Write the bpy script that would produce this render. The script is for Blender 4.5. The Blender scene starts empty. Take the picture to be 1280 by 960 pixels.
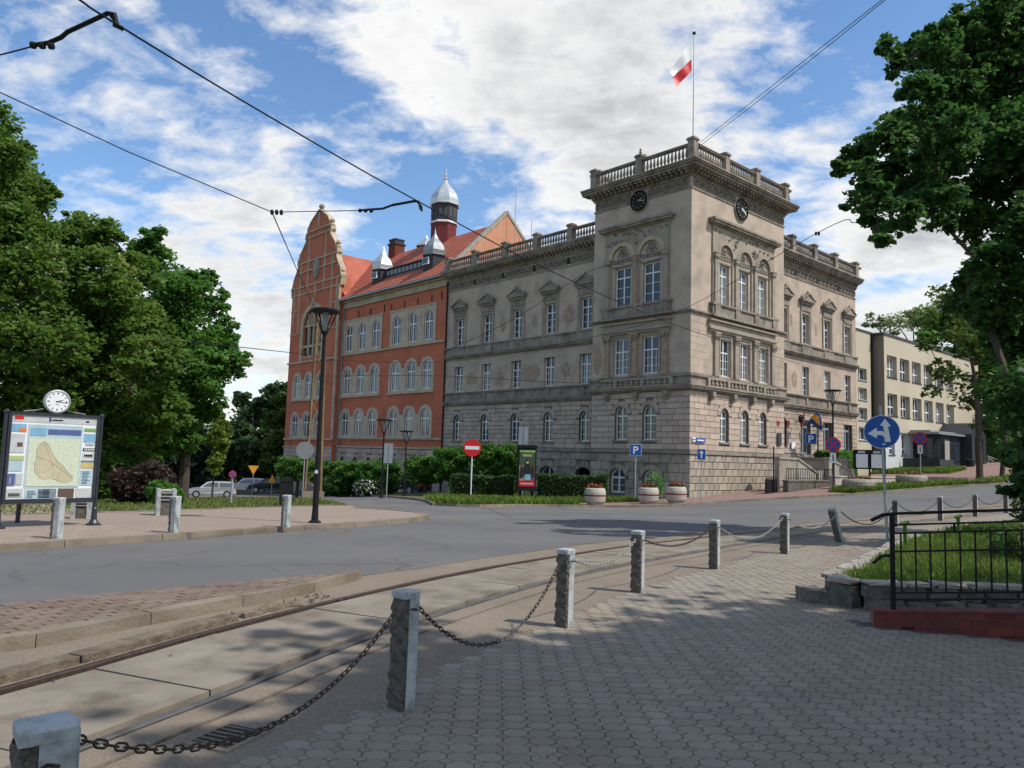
import bpy, bmesh, math, random
import numpy as np
from mathutils import Vector, Matrix
from mathutils.geometry import delaunay_2d_cdt
random.seed(7); rng = np.random.default_rng(7)
sc = bpy.context.scene
COL = sc.collection
R_ = math.radians
# ------------------------------------------------------------------ camera, sky, sun, exposure
PITCH, ROLL, FPX = 0.0929356, 0.02968, 966.145
cam = bpy.data.objects.new('camera', bpy.data.cameras.new('camera')); COL.objects.link(cam); sc.camera = cam
cam.data.sensor_width = 36; cam.data.lens = FPX/1280*36
cam.data.clip_start = 0.05; cam.data.clip_end = 3000
Fw = Vector((0, math.cos(PITCH), math.sin(PITCH))); R0 = Vector((1, 0, 0)); U0 = Vector((0, -math.sin(PITCH), math.cos(PITCH)))
Rv = math.cos(ROLL)*R0+math.sin(ROLL)*U0; Uv = -math.sin(ROLL)*R0+math.cos(ROLL)*U0
cam.matrix_world = Matrix(((Rv.x, Uv.x, -Fw.x, 0), (Rv.y, Uv.y, -Fw.y, 0), (Rv.z, Uv.z, -Fw.z, 1.6), (0, 0, 0, 1)))
SUN_AZ, SUN_EL = 112.0, 53.0
sd = Vector((math.cos(R_(SUN_EL))*math.sin(R_(SUN_AZ)), math.cos(R_(SUN_EL))*math.cos(R_(SUN_AZ)), math.sin(R_(SUN_EL))))
sun = bpy.data.objects.new('sun', bpy.data.lights.new('sun', 'SUN')); COL.objects.link(sun)
sun.data.energy = 2.4; sun.data.angle = R_(0.6); sun.data.color = (1.0, 0.95, 0.87)
sun.rotation_mode = 'QUATERNION'; sun.rotation_quaternion = sd.to_track_quat('Z', 'Y'); sun.location = (20, -20, 60)
sc.view_settings.view_transform = 'Standard'; sc.view_settings.look = 'None'
sc.view_settings.exposure = 0.84; sc.view_settings.gamma = 1
W = bpy.data.worlds.new('World'); sc.world = W; W.use_nodes = True
def build_world():
    nt = W.node_tree; N = nt.nodes; L = nt.links; N.clear()
    def nd(t, **k):
        n = N.new(t)
        for a, b in k.items(): setattr(n, a, b)
        return n
    def mth(op, a, b=None, clamp=False):
        n = nd('ShaderNodeMath', operation=op); n.use_clamp = clamp
        for i, v in enumerate((a, b)):
            if v is None: continue
            if isinstance(v, (int, float)): n.inputs[i].default_value = v
            else: L.new(v, n.inputs[i])
        return n.outputs[0]
    out = nd('ShaderNodeOutputWorld'); bg = nd('ShaderNodeBackground'); bg.inputs[1].default_value = 0.15
    sky = nd('ShaderNodeTexSky', sky_type='NISHITA'); sky.sun_disc = False
    sky.sun_elevation = R_(SUN_EL); sky.sun_rotation = R_(SUN_AZ); sky.air_density = 1.0; sky.dust_density = 0.6; sky.ozone_density = 1.6; sky.altitude = 300
    tc = nd('ShaderNodeTexCoord'); nrm = nd('ShaderNodeVectorMath', operation='NORMALIZE'); L.new(tc.outputs['Generated'], nrm.inputs[0])
    d = nrm.outputs[0]
    sx = nd('ShaderNodeSeparateXYZ'); L.new(d, sx.inputs[0])
    zc = mth('MAXIMUM', mth('ADD', sx.outputs[2], 0.30), 0.12)
    cx = nd('ShaderNodeCombineXYZ'); L.new(mth('DIVIDE', sx.outputs[0], zc), cx.inputs[0]); L.new(mth('DIVIDE', sx.outputs[1], zc), cx.inputs[1])
    def noise(scale, detail, rough, off, dist=0.0, stretch=(1, 1, 1), rot=0.0):
        mp = nd('ShaderNodeMapping'); L.new(cx.outputs[0], mp.inputs[0]); mp.inputs['Location'].default_value = off
        mp.inputs['Scale'].default_value = stretch; mp.inputs['Rotation'].default_value = (0, 0, rot)
        n = nd('ShaderNodeTexNoise'); n.inputs['Scale'].default_value = scale; n.inputs['Detail'].default_value = detail
        n.inputs['Roughness'].default_value = rough; n.inputs['Distortion'].default_value = dist; L.new(mp.outputs[0], n.inputs['Vector']); return n.outputs['Fac']
    def blob(v, sharp, amp):      # a soft bank of cloud round the direction v
        dt = nd('ShaderNodeVectorMath', operation='DOT_PRODUCT'); L.new(d, dt.inputs[0]); dt.inputs[1].default_value = Vector(v).normalized()
        e = mth('EXPONENT', mth('MULTIPLY', mth('SUBTRACT', dt.outputs['Value'], 1.0), sharp)); return mth('MULTIPLY', e, amp)
    big = noise(3.0, 10, 0.60, (3.1, 7.7, 0), 0.25); rip = noise(8.0, 9, 0.64, (1.3, 0.4, 0), 0.3, (1.0, 1.5, 1), 0.5); low = noise(1.0, 3, 0.5, (8.0, 2.0, 0))
    cov = mth('ADD', mth('MULTIPLY', big, 0.64), mth('ADD', mth('MULTIPLY', rip, 0.38), mth('MULTIPLY', mth('SUBTRACT', low, 0.5), 0.30)))
    for v, s, a in CLOUDS: cov = mth('ADD', cov, blob(v, s, a))
    cr = nd('ShaderNodeValToRGB'); L.new(cov, cr.inputs[0]); e = cr.color_ramp.elements
    e[0].position = 0.522; e[0].color = (0, 0, 0, 1); e[1].position = 0.65; e[1].color = (1, 1, 1, 1)
    m = e.new(0.582); m.color = (0.40, 0.40, 0.40, 1)
    sh = nd('ShaderNodeValToRGB'); L.new(mth('ADD', mth('MULTIPLY', cov, 0.7), mth('MULTIPLY', noise(2.2, 7, 0.6, (5, 5, 0)), 0.3)), sh.inputs[0]); e = sh.color_ramp.elements   # thick parts grey
    e[0].position = 0.53; e[0].color = (4.0, 3.97, 3.9, 1); e[1].position = 0.76; e[1].color = (1.9, 1.92, 1.97, 1); m = e.new(0.63); m.color = (3.4, 3.38, 3.33, 1)
    hs = nd('ShaderNodeHueSaturation'); hs.inputs['Saturation'].default_value = 1.14; hs.inputs['Value'].default_value = .70; L.new(sky.outputs[0], hs.inputs['Color'])
    mx = nd('ShaderNodeMix', data_type='RGBA'); L.new(mth('MULTIPLY', cr.outputs[0], 0.95), mx.inputs['Factor']); L.new(hs.outputs[0], mx.inputs['A']); L.new(sh.outputs[0], mx.inputs['B'])
    L.new(mx.outputs['Result'], bg.inputs[0]); L.new(bg.outputs[0], out.inputs[0])
def dirpx(x, y):   # only used for the cloud banks' directions
    v = Fw+Rv*((x-640)/FPX)-Uv*((y-480)/FPX); return v
CLOUDS = [(dirpx(800, 70), 22, 0.15), (dirpx(560, 90), 60, 0.05), (dirpx(200, 20), 40, 0.03), (dirpx(320, 390), 40, 0.12), (dirpx(150, 330), 80, 0.08), (dirpx(1170, 320), 70, 0.15), (dirpx(1040, 160), 220, 0.10), (dirpx(1105, 60), 70, -0.2), (dirpx(1010, 255), 260, -0.12), (dirpx(620, 215), 110, -0.07), (dirpx(120, 190), 60, -0.04), (dirpx(330, 230), 120, -0.03), (dirpx(540, 330), 120, -0.09), (Vector((0.2, -0.6, 0.7)), 2, 0.07)]  # last bank lies unseen behind the camera, added to make the fill less blue
build_world()
# ------------------------------------------------------------------ helpers
def sst(a, b, v):
    t = min(1.0, max(0.0, (v-a)/(b-a))); return t*t*(3-2*t)
def T(x, y):                       # height of the ground
    n = .025*max(0, x-6) if x < 30 else .6
    xf = max(-45, min(50, x)); fz = .0723*xf+.0083*min(y, 90)-1.6
    e = 67-23*sst(-9, 9, x); u = min(1, max(0, (y-15)/(e-15))); t = .35*u*u*(3-2*u)+.65*u
    return (1-t)*n+t*fz
def tag(o, label=None, cat=None, group=None, kind=None):
    if label: o['label'] = label
    if cat: o['category'] = cat
    if group: o['group'] = group
    if kind: o['kind'] = kind
    return o
def empty(name, loc=(0, 0, 0), rz=0, label=None, cat=None, group=None, kind=None):
    o = bpy.data.objects.new(name, None); COL.objects.link(o); o.location = loc; o.rotation_euler = (0, 0, rz); o.empty_display_size = .3
    return tag(o, label, cat, group, kind)
IDF = lambda x, y, z: (x, y, z)
class MB:
    def __init__(s): s.v = []; s.f = []
    def add(s, vs, fs):
        b = len(s.v); s.v += [tuple(p) for p in vs]; s.f += [tuple(b+i for i in q) for q in fs]
    def box(s, x0, x1, y0, y1, z0, z1, fr=IDF):
        s.add([fr(x, y, z) for z in (z0, z1) for y in (y0, y1) for x in (x0, x1)], [(0, 2, 3, 1), (4, 5, 7, 6), (0, 1, 5, 4), (2, 6, 7, 3), (0, 4, 6, 2), (1, 3, 7, 5)]); return s
    def quad(s, a, b, c, d): s.add([a, b, c, d], [(0, 1, 2, 3)]); return s
    def prism(s, pts, lo, hi, fr=IDF, axis='z'):   # polygon pts extruded; axis z: pts=(x,y); axis y: pts=(x,z)
        n = len(pts)
        if axis == 'z': A = [fr(p[0], p[1], lo) for p in pts]; B = [fr(p[0], p[1], hi) for p in pts]
        else: A = [fr(p[0], lo, p[1]) for p in pts]; B = [fr(p[0], hi, p[1]) for p in pts]
        s.add(A+B, [tuple(range(n))[::-1], tuple(range(n, 2*n))]+[(i, (i+1) % n, n+(i+1) % n, n+i) for i in range(n)]); return s
    def lathe(s, prof, n=12, c=(0, 0), fr=IDF, ph=0.0):
        vs = []; fs = []
        for r, z in prof:
            for k in range(n):
                a = 2*math.pi*(k+ph)/n; vs.append(fr(c[0]+r*math.cos(a), c[1]+r*math.sin(a), z))
        m = len(prof)
        for i in range(m-1):
            for k in range(n): fs.append((i*n+k, i*n+(k+1) % n, (i+1)*n+(k+1) % n, (i+1)*n+k))
        fs.append(tuple(range(n))[::-1]); fs.append(tuple((m-1)*n+k for k in range(n))); s.add(vs, fs); return s
    def tube(s, pts, r, n=6, closed=False):
        P = [Vector(p) for p in pts]; m = len(P); rs = r if isinstance(r, (list, tuple)) else [r]*m; vs = []; fs = []; up = None
        for i in range(m):
            if closed: t = (P[(i+1) % m]-P[i-1]).normalized()
            else: t = (P[min(i+1, m-1)]-P[max(i-1, 0)]).normalized()
            if up is None: up = Vector((0, 0, 1)) if abs(t.z) < .9 else Vector((1, 0, 0))
            a = t.cross(up).normalized(); b = a.cross(t).normalized(); up = b
            for k in range(n):
                q = 2*math.pi*k/n; vs.append(P[i]+(a*math.cos(q)+b*math.sin(q))*rs[i])
        rng_ = m if closed else m-1
        for i in range(rng_):
            j = (i+1) % m
            for k in range(n): fs.append((i*n+k, i*n+(k+1) % n, j*n+(k+1) % n, j*n+k))
        if not closed: fs.append(tuple(range(n))[::-1]); fs.append(tuple((m-1)*n+k for k in range(n)))
        s.add(vs, fs); return s
    def mesh(s, name, m, smooth=False, fix=True):
        me = bpy.data.meshes.new(name); me.from_pydata(s.v, [], s.f)
        if m: me.materials.append(m)
        if fix and len(s.f) < 60000:
            bm = bmesh.new(); bm.from_mesh(me); bmesh.ops.recalc_face_normals(bm, faces=bm.faces); bm.to_mesh(me); bm.free()
        if smooth: me.polygons.foreach_set('use_smooth', [True]*len(me.polygons))
        me.update(); return me
    def build(s, name, m, parent=None, loc=(0, 0, 0), rz=0, smooth=False, fix=True, **tg):
        return link(name, s.mesh(name, m, smooth, fix), parent, loc, rz, **tg)
def link(name, me, parent=None, loc=(0, 0, 0), rz=0, label=None, cat=None, group=None, kind=None):
    o = bpy.data.objects.new(name, me); COL.objects.link(o); o.location = loc; o.rotation_euler = (0, 0, rz)
    if parent: o.parent = parent
    return tag(o, label, cat, group, kind)
def copy_tree(o, parent=None):
    c = o.copy(); COL.objects.link(c)
    if parent: c.parent = parent
    for ch in list(o.children): copy_tree(ch, c)
    return c
# ------------------------------------------------------------------ materials
def mat(name, c1, c2=None, scale=4.0, rough=.85, bump=.15, bscale=None, metal=0.0, dirt=None, dscale=.4, damt=.5, island=0.0, coord='Object', spec=.3, fine=None, extra=None):
    m = bpy.data.materials.new(name); m.use_nodes = True; nt = m.node_tree; N = nt.nodes; L = nt.links
    b = N['Principled BSDF']; b.inputs['Roughness'].default_value = rough; b.inputs['Metallic'].default_value = metal; b.inputs['Specular IOR Level'].default_value = spec
    if coord == 'World': g = N.new('ShaderNodeNewGeometry'); vec = g.outputs['Position']
    else: g = N.new('ShaderNodeTexCoord'); vec = g.outputs['Object']
    def noise(s, d=6, r=.6):
        n = N.new('ShaderNodeTexNoise'); n.inputs['Scale'].default_value = s; n.inputs['Detail'].default_value = d; n.inputs['Roughness'].default_value = r; L.new(vec, n.inputs['Vector']); return n.outputs['Fac']
    def mix(f, a, bb):
        x = N.new('ShaderNodeMix'); x.data_type = 'RGBA'
        for k, v in (('Factor', f), ('A', a), ('B', bb)):
            if hasattr(v, 'links'): L.new(v, x.inputs[k])
            elif k == 'Factor': x.inputs[k].default_value = v
            else: x.inputs[k].default_value = (*v, 1)
        return x.outputs['Result']
    def ramp(f, a, bb):
        r = N.new('ShaderNodeMapRange'); r.clamp = True; L.new(f, r.inputs[0]); r.inputs[1].default_value = a; r.inputs[2].default_value = bb; return r.outputs[0]
    c2 = c2 or tuple(x*.8 for x in c1)
    col = mix(ramp(noise(scale), .33, .68), c1, c2)
    if fine: col = mix(ramp(noise(fine[0], 3), .45, .62), col, fine[1])
    if dirt: 
        mm = N.new('ShaderNodeMath'); mm.operation = 'MULTIPLY'; L.new(ramp(noise(dscale, 8, .65), .46, .68), mm.inputs[0]); mm.inputs[1].default_value = damt
        col = mix(mm.outputs[0], col, dirt)
    if island:
        gi = N.new('ShaderNodeNewGeometry'); oi = N.new('ShaderNodeObjectInfo'); a = N.new('ShaderNodeMath'); a.operation = 'ADD'; L.new(gi.outputs['Random Per Island'], a.inputs[0]); L.new(oi.outputs['Random'], a.inputs[1])
        fr = N.new('ShaderNodeMath'); fr.operation = 'FRACT'; L.new(a.outputs[0], fr.inputs[0]); mr = N.new('ShaderNodeMapRange'); L.new(fr.outputs[0], mr.inputs[0]); mr.inputs[3].default_value = 1-island; mr.inputs[4].default_value = 1+island
        hs = N.new('ShaderNodeHueSaturation'); L.new(col, hs.inputs['Color']); L.new(mr.outputs[0], hs.inputs['Value']); col = hs.outputs['Color']
    if extra: col = extra(N, L, vec, col, mix, ramp)
    L.new(col, b.inputs['Base Color'])
    if bump:
        bp = N.new('ShaderNodeBump'); bp.inputs['Strength'].default_value = bump; bp.inputs['Distance'].default_value = .03; L.new(noise(bscale or scale*5, 8, .65), bp.inputs['Height']); L.new(bp.outputs[0], b.inputs['Normal'])
    return m
def leafmat(name, c1, c2, c3=None, trans=.3):
    m = bpy.data.materials.new(name); m.use_nodes = True; nt = m.node_tree; N = nt.nodes; L = nt.links
    out = N['Material Output']; b = N['Principled BSDF']; b.inputs['Roughness'].default_value = .55; b.inputs['Specular IOR Level'].default_value = .25
    g = N.new('ShaderNodeNewGeometry'); n = N.new('ShaderNodeTexNoise'); n.inputs['Scale'].default_value = .55; n.inputs['Detail'].default_value = 3; L.new(g.outputs['Position'], n.inputs['Vector'])
    a = N.new('ShaderNodeMath'); a.operation = 'ADD'; L.new(n.outputs['Fac'], a.inputs[0])
    s = N.new('ShaderNodeMath'); s.operation = 'MULTIPLY_ADD'; L.new(g.outputs['Random Per Island'], s.inputs[0]); s.inputs[1].default_value = .5; s.inputs[2].default_value = -.25; L.new(s.outputs[0], a.inputs[1])
    r = N.new('ShaderNodeValToRGB'); L.new(a.outputs[0], r.inputs[0]); e = r.color_ramp.elements; e[0].position = .25; e[0].color = (*c1, 1); e[1].position = .75; e[1].color = (*c2, 1)
    if c3: q = e.new(.92); q.color = (*c3, 1)
    L.new(r.outputs[0], b.inputs['Base Color']); t = N.new('ShaderNodeBsdfTranslucent')
    hs = N.new('ShaderNodeHueSaturation'); hs.inputs['Value'].default_value = 1.5; hs.inputs['Hue'].default_value = .485; L.new(r.outputs[0], hs.inputs['Color']); L.new(hs.outputs[0], t.inputs[0])
    mx = N.new('ShaderNodeMixShader'); mx.inputs[0].default_value = trans; L.new(b.outputs[0], mx.inputs[1]); L.new(t.outputs[0], mx.inputs[2]); L.new(mx.outputs[0], out.inputs[0]); return m
M = {}
def asphalt_wear(N, L, vec, col, mix, ramp):      # hairline cracks, tar patches and oil spots
    nz = N.new('ShaderNodeTexNoise'); nz.inputs['Scale'].default_value = 1.3; nz.inputs['Detail'].default_value = 5; L.new(vec, nz.inputs['Vector']); ad = N.new('ShaderNodeVectorMath'); ad.operation = 'MULTIPLY_ADD'; L.new(nz.outputs['Color'], ad.inputs[0]); ad.inputs[1].default_value = (1.2, 1.2, 0); L.new(vec, ad.inputs[2])
    v = N.new('ShaderNodeTexVoronoi'); v.feature = 'DISTANCE_TO_EDGE'; v.inputs['Scale'].default_value = .33; L.new(ad.outputs[0], v.inputs['Vector']); n2 = N.new('ShaderNodeTexNoise'); n2.inputs['Scale'].default_value = .35; L.new(vec, n2.inputs['Vector'])
    a = N.new('ShaderNodeMath'); a.operation = 'MULTIPLY'; L.new(ramp(v.outputs[0], .016, .004), a.inputs[0]); L.new(ramp(n2.outputs[0], .46, .56), a.inputs[1]); b = N.new('ShaderNodeMath'); b.operation = 'MULTIPLY'; L.new(a.outputs[0], b.inputs[0]); b.inputs[1].default_value = .32; col = mix(b.outputs[0], col, (.035, .034, .033))
    v2 = N.new('ShaderNodeTexVoronoi'); v2.inputs['Scale'].default_value = .22; v2.distance = 'CHEBYCHEV'; mp = N.new('ShaderNodeMapping'); mp.inputs['Rotation'].default_value = (0, 0, .7); mp.inputs['Scale'].default_value = (1, .45, 1); L.new(vec, mp.inputs[0]); L.new(mp.outputs[0], v2.inputs['Vector']); s_ = N.new('ShaderNodeSeparateColor'); L.new(v2.outputs['Color'], s_.inputs[0])
    c = N.new('ShaderNodeMath'); c.operation = 'MULTIPLY'; L.new(ramp(v2.outputs['Distance'], .42, .41), c.inputs[0]); L.new(ramp(s_.outputs[0], .74, .76), c.inputs[1]); d = N.new('ShaderNodeMath'); d.operation = 'MULTIPLY'; L.new(c.outputs[0], d.inputs[0]); d.inputs[1].default_value = .28; return mix(d.outputs[0], col, (.065, .064, .064))
def pane_variety(N, L, vec, col, mix, ramp):      # some rooms dark, some with pale curtains behind the glass
    o = N.new('ShaderNodeObjectInfo'); w = N.new('ShaderNodeTexWave'); w.inputs['Scale'].default_value = 6; w.inputs['Distortion'].default_value = 2; L.new(vec, w.inputs['Vector']); a = N.new('ShaderNodeMath'); a.operation = 'MULTIPLY'; L.new(ramp(o.outputs['Random'], .6, .98), a.inputs[0]); L.new(ramp(w.outputs['Fac'], -.6, 1), a.inputs[1]); return mix(a.outputs[0], col, (.27, .28, .27))
M['stone'] = mat('facade_plaster', (.48, .385, .305), (.39, .315, .25), .9, .9, .25, 14, dirt=(.20, .165, .135), dscale=.7, damt=.5)
M['ashlar'] = mat('ashlar_stone', (.50, .395, .315), (.38, .305, .25), 2.2, .9, .35, 22, dirt=(.20, .17, .145), dscale=.8, damt=.45, island=.12)
M['rough'] = mat('rough_plinth_stone', (.42, .36, .285), (.26, .225, .18), 3.0, .95, .9, 9, dirt=(.12, .105, .09), dscale=.9, damt=.6, island=.2)
M['joint'] = mat('joint_mortar', (.17, .14, .115), (.12, .10, .085), 3, .95, .1)
M['trim'] = mat('weathered_trim', (.33, .275, .22), (.20, .17, .14), 1.6, .9, .3, 20, dirt=(.085, .075, .067), dscale=1.3, damt=.7)
M['beigetrim'] = mat('beige_window_surround', (.52, .43, .325), (.43, .35, .265), 2, .9, .2, 20, dirt=(.26, .21, .17), dscale=1.2, damt=.5)
M['relief'] = mat('carved_relief', (.28, .24, .19), (.16, .138, .11), 5, .9, .8, 12, dirt=(.085, .075, .065), dscale=2, damt=.5)
M['bare'] = mat('bare_brick_patch', (.40, .29, .205), (.29, .22, .16), 6, .95, .8, 20, dirt=(.15, .12, .1), dscale=3, damt=.6)
M['white'] = mat('white_frame_paint', (.78, .78, .76), (.70, .70, .69), 6, .5, 0)
M['redwall'] = mat('red_facade', (.54, .155, .08), (.45, .125, .065), .9, .9, .3, 25, dirt=(.27, .085, .05), dscale=.6, damt=.6, fine=(7, (.43, .15, .09)))
M['sandtrim'] = mat('sandstone_trim', (.50, .41, .29), (.40, .325, .23), 2, .9, .2, 20, dirt=(.2, .165, .125), dscale=1, damt=.45)
M['greytrim'] = mat('window_surround', (.36, .30, .235), (.28, .24, .19), 2, .9, .2, 20, dirt=(.17, .15, .125), dscale=1.2, damt=.5)
M['rooftile'] = mat('red_roof_tile', (.42, .125, .075), (.33, .095, .06), 1.2, .8, .5, 6, dirt=(.24, .07, .05), dscale=.8, damt=.5)
M['firewall'] = mat('pale_brick_gable', (.56, .27, .16), (.48, .22, .13), 2, .9, .3, 12)
M['zinc'] = mat('zinc_sheet', (.62, .64, .65), (.48, .50, .51), 3, .35, .15, 8, metal=.55)
M['zincdark'] = mat('dull_zinc_sheet', (.30, .33, .33), (.22, .24, .25), 3, .45, .2, 8, metal=.4)
M['darkwood'] = mat('dark_slate_boards', (.045, .042, .05), (.03, .028, .034), 3, .6, .1)
M['maroon'] = mat('maroon_turret_boards', (.16, .022, .02), (.12, .018, .018), 3, .6, .2)
M['roofgrey'] = mat('bitumen_roof', (.09, .09, .09), None, 2, .9, .1)
M['glass'] = mat('window_glass', (.035, .045, .06), (.02, .026, .035), .6, .06, 0, spec=.5, extra=pane_variety)
M['glass'].node_tree.nodes['Principled BSDF'].inputs['Coat Weight'].default_value = .15
M['curtain'] = mat('net_curtain', (.42, .43, .42), (.32, .33, .33), 8, .8, .3)
M['asphalt'] = mat('asphalt', (.13, .127, .125), (.095, .093, .092), .35, .9, .35, 60, dirt=(.185, .165, .14), dscale=.16, damt=.75, coord='World', fine=(90, (.15, .148, .145)), extra=asphalt_wear)
M['dust'] = mat('dusty_concrete', (.215, .175, .13), (.155, .125, .09), 1.1, .95, .3, 30, dirt=(.15, .115, .08), dscale=.7, damt=.6, coord='World', fine=(60, (.25, .21, .165)))
M['slab'] = mat('concrete_slab', (.265, .23, .18), (.195, .165, .125), 1.5, .9, .2, 40, dirt=(.10, .078, .052), dscale=1.7, damt=.8, coord='World')
M['kerb'] = mat('kerb_concrete', (.25, .21, .16), (.185, .152, .115), 2, .95, .5, 25, dirt=(.15, .12, .085), dscale=2.0, damt=.6, coord='World', island=.08)
M['kerbbroken'] = mat('broken_kerb', (.22, .18, .13), (.13, .10, .07), 8, .98, 1.0, 15, dirt=(.08, .06, .045), dscale=5, damt=.7, coord='World')
M['paver'] = mat('grey_paver', (.285, .235, .178), (.225, .186, .142), 1.3, .9, .25, 70, dirt=(.25, .195, .135), dscale=.35, damt=.75, coord='World', island=.10, fine=(120, (.27, .26, .235)))
M['soil'] = mat('joint_soil', (.135, .115, .09), (.095, .08, .062), 4, .98, .4, 30, coord='World')
M['groove_dark'] = mat('black_groove_floor', (.022, .019, .016), (.012, .011, .01), 6, .95, .3, 30, coord='World')
M['pinkpave'] = mat('pinkish_paving', (.275, .22, .178), (.225, .18, .146), 1.5, .95, .3, 50, dirt=(.22, .18, .14), dscale=.4, damt=.5, coord='World', fine=(14, (.34, .26, .2)))
M['redpaver'] = mat('reddish_paver', (.20, .148, .112), (.155, .115, .088), 2, .95, .3, 40, dirt=(.20, .165, .12), dscale=.6, damt=.6, coord='World', island=.14)
M['redplaza'] = mat('red_plaza_paving', (.235, .145, .12), (.195, .125, .105), 2, .95, .3, 40, dirt=(.24, .17, .14), dscale=.4, damt=.5, coord='World', fine=(10, (.27, .17, .14)))
M['steel'] = mat('worn_rail_steel', (.12, .12, .12), (.075, .065, .055), 5, .6, .1, 40, metal=.2)
M['iron'] = mat('rusty_iron', (.085, .055, .042), (.05, .038, .032), 20, .7, .3, 60, metal=.3)
M['ironwhite'] = mat('flaking_white_iron', (.55, .55, .53), (.16, .11, .09), 30, .6, .3, 60)
M['black'] = mat('black_paint', (.012, .012, .012), (.008, .008, .008), 6, .65, .05, spec=.2)
M['anthracite'] = mat('anthracite_paint', (.028, .032, .042), (.02, .022, .03), 6, .4, .05, spec=.4)
M['bollardpaint'] = mat('pale_blue_grey_paint', (.45, .47, .46), (.37, .39, .39), 5, .75, .25, 40, dirt=(.16, .16, .155), dscale=9, damt=.8)
M['bollardrough'] = mat('exposed_aggregate', (.15, .125, .10), (.065, .057, .05), 14, .98, 1.0, 30, dirt=(.24, .22, .19), dscale=12, damt=.6)
M['ground'] = mat('grassy_earth', (.10, .11, .045), (.065, .08, .03), .8, .98, .4, 12, dirt=(.13, .11, .06), dscale=.25, damt=.5, coord='World')
M['bark'] = mat('bark', (.085, .068, .052), (.045, .038, .03), 8, .95, .9, 14)
M['galv'] = mat('galvanised_pole', (.36, .38, .39), (.28, .30, .31), 6, .5, .1, metal=.3)
M['signback'] = mat('grey_sign_back', (.26, .29, .32), (.2, .23, .26), 2, .6, .05)
M['signblue'] = mat('sign_blue', (.012, .085, .36), (.01, .075, .33), 2, .4, 0)
M['signred'] = mat('sign_red', (.58, .018, .022), (.52, .016, .02), 2, .4, 0)
M['signwhite'] = mat('sign_white', (.75, .76, .76), (.68, .69, .7), 2, .45, 0)
M['signyellow'] = mat('sign_yellow', (.72, .30, .02), (.66, .27, .02), 2, .5, 0)
M['mastyellow'] = mat('ochre_mast_paint', (.27, .175, .07), (.17, .11, .05), 3, .8, .3, dirt=(.08, .06, .045), dscale=.6, damt=.7)
M['planter'] = mat('cast_concrete_planter', (.46, .42, .36), (.38, .345, .295), 5, .9, .3, 40, dirt=(.25, .22, .18), dscale=2, damt=.4)
M['planterdark'] = mat('weathered_planter', (.33, .29, .24), (.24, .21, .17), 5, .9, .4, 40, dirt=(.15, .13, .10), dscale=2, damt=.6)
M['redband'] = mat('dark_red_band', (.20, .03, .03), (.16, .028, .028), 5, .7, .1)
M['brickred'] = mat('painted_red_brick', (.165, .036, .027), (.12, .028, .022), 6, .75, .5, 30, dirt=(.09, .03, .025), dscale=2.5, damt=.5, island=.18)
M['mortar'] = mat('pale_mortar', (.26, .15, .12), (.19, .10, .08), 8, .95, .3)
M['wallstone'] = mat('quarried_wall_stone', (.20, .185, .16), (.10, .092, .08), 7, .95, 1.0, 12, dirt=(.055, .05, .042), dscale=4, damt=.6, island=.2)
M['capstone'] = mat('pale_cap_stone', (.36, .33, .28), (.28, .25, .21), 4, .95, .5, 20, dirt=(.18, .16, .12), dscale=2, damt=.5, island=.12)
M['annex'] = mat('cream_render', (.49, .43, .325), (.455, .40, .30), .5, .9, .1, 30, dirt=(.36, .32, .25), dscale=.3, damt=.35)
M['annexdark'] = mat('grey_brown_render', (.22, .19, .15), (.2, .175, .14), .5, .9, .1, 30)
M['annexwhite'] = mat('pale_grey_render', (.55, .56, .55), (.5, .51, .51), .6, .9, .1, 30)
M['silverpaint'] = mat('silver_car_paint', (.55, .57, .58), (.52, .54, .55), 3, .25, 0, metal=.5)
M['darkpaint'] = mat('dark_green_car_paint', (.03, .045, .045), None, 3, .25, 0, metal=.3)
M['whitepaint'] = mat('white_car_paint', (.7, .7, .7), None, 3, .3, 0)
M['redpaint'] = mat('red_car_paint', (.45, .02, .03), None, 3, .3, 0)
M['rubber'] = mat('tyre_rubber', (.02, .02, .02), None, 3, .8, 0)
M['headlamp'] = mat('lamp_lens', (.5, .5, .52), None, 3, .15, 0)
M['lf_linden'] = leafmat('linden_leaf', (.06, .135, .022), (.12, .21, .038), (.20, .24, .055), .52)
M['lf_maple'] = leafmat('maple_leaf', (.05, .14, .022), (.095, .22, .04), (.15, .26, .055), .5)
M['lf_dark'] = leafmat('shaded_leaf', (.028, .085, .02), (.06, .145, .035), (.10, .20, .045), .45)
M['lf_far'] = leafmat('distant_leaf', (.035, .075, .03), (.07, .12, .045), (.10, .15, .05))
M['lf_light'] = leafmat('light_green_leaf', (.05, .10, .02), (.10, .16, .03), (.17, .19, .04))
M['lf_yellow'] = leafmat('yellow_green_leaf', (.10, .17, .025), (.18, .24, .035), (.27, .28, .045))
M['lf_pale'] = leafmat('pale_leaf', (.13, .18, .07), (.20, .25, .11), (.27, .30, .16), .5)
M['lf_purple'] = leafmat('purple_leaf', (.035, .018, .02), (.06, .035, .03), (.05, .06, .025))
M['lf_hedge'] = leafmat('hedge_leaf', (.03, .07, .016), (.06, .12, .028), (.10, .16, .04))
M['lf_fir'] = leafmat('fir_needles', (.012, .03, .018), (.025, .05, .028), None, .1)
M['grass'] = leafmat('grass_blade', (.06, .11, .015), (.13, .21, .028), (.20, .24, .05), .35)
M['grass_dry'] = leafmat('dry_grass_blade', (.10, .13, .03), (.17, .20, .05), (.27, .25, .10), .35)
M['litter'] = mat('dry_litter', (.22, .17, .08), (.10, .075, .04), 8, .9, 0, island=.6)
M['petal'] = mat('white_blossom', (.7, .7, .62), None, 5, .7, 0)
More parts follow.
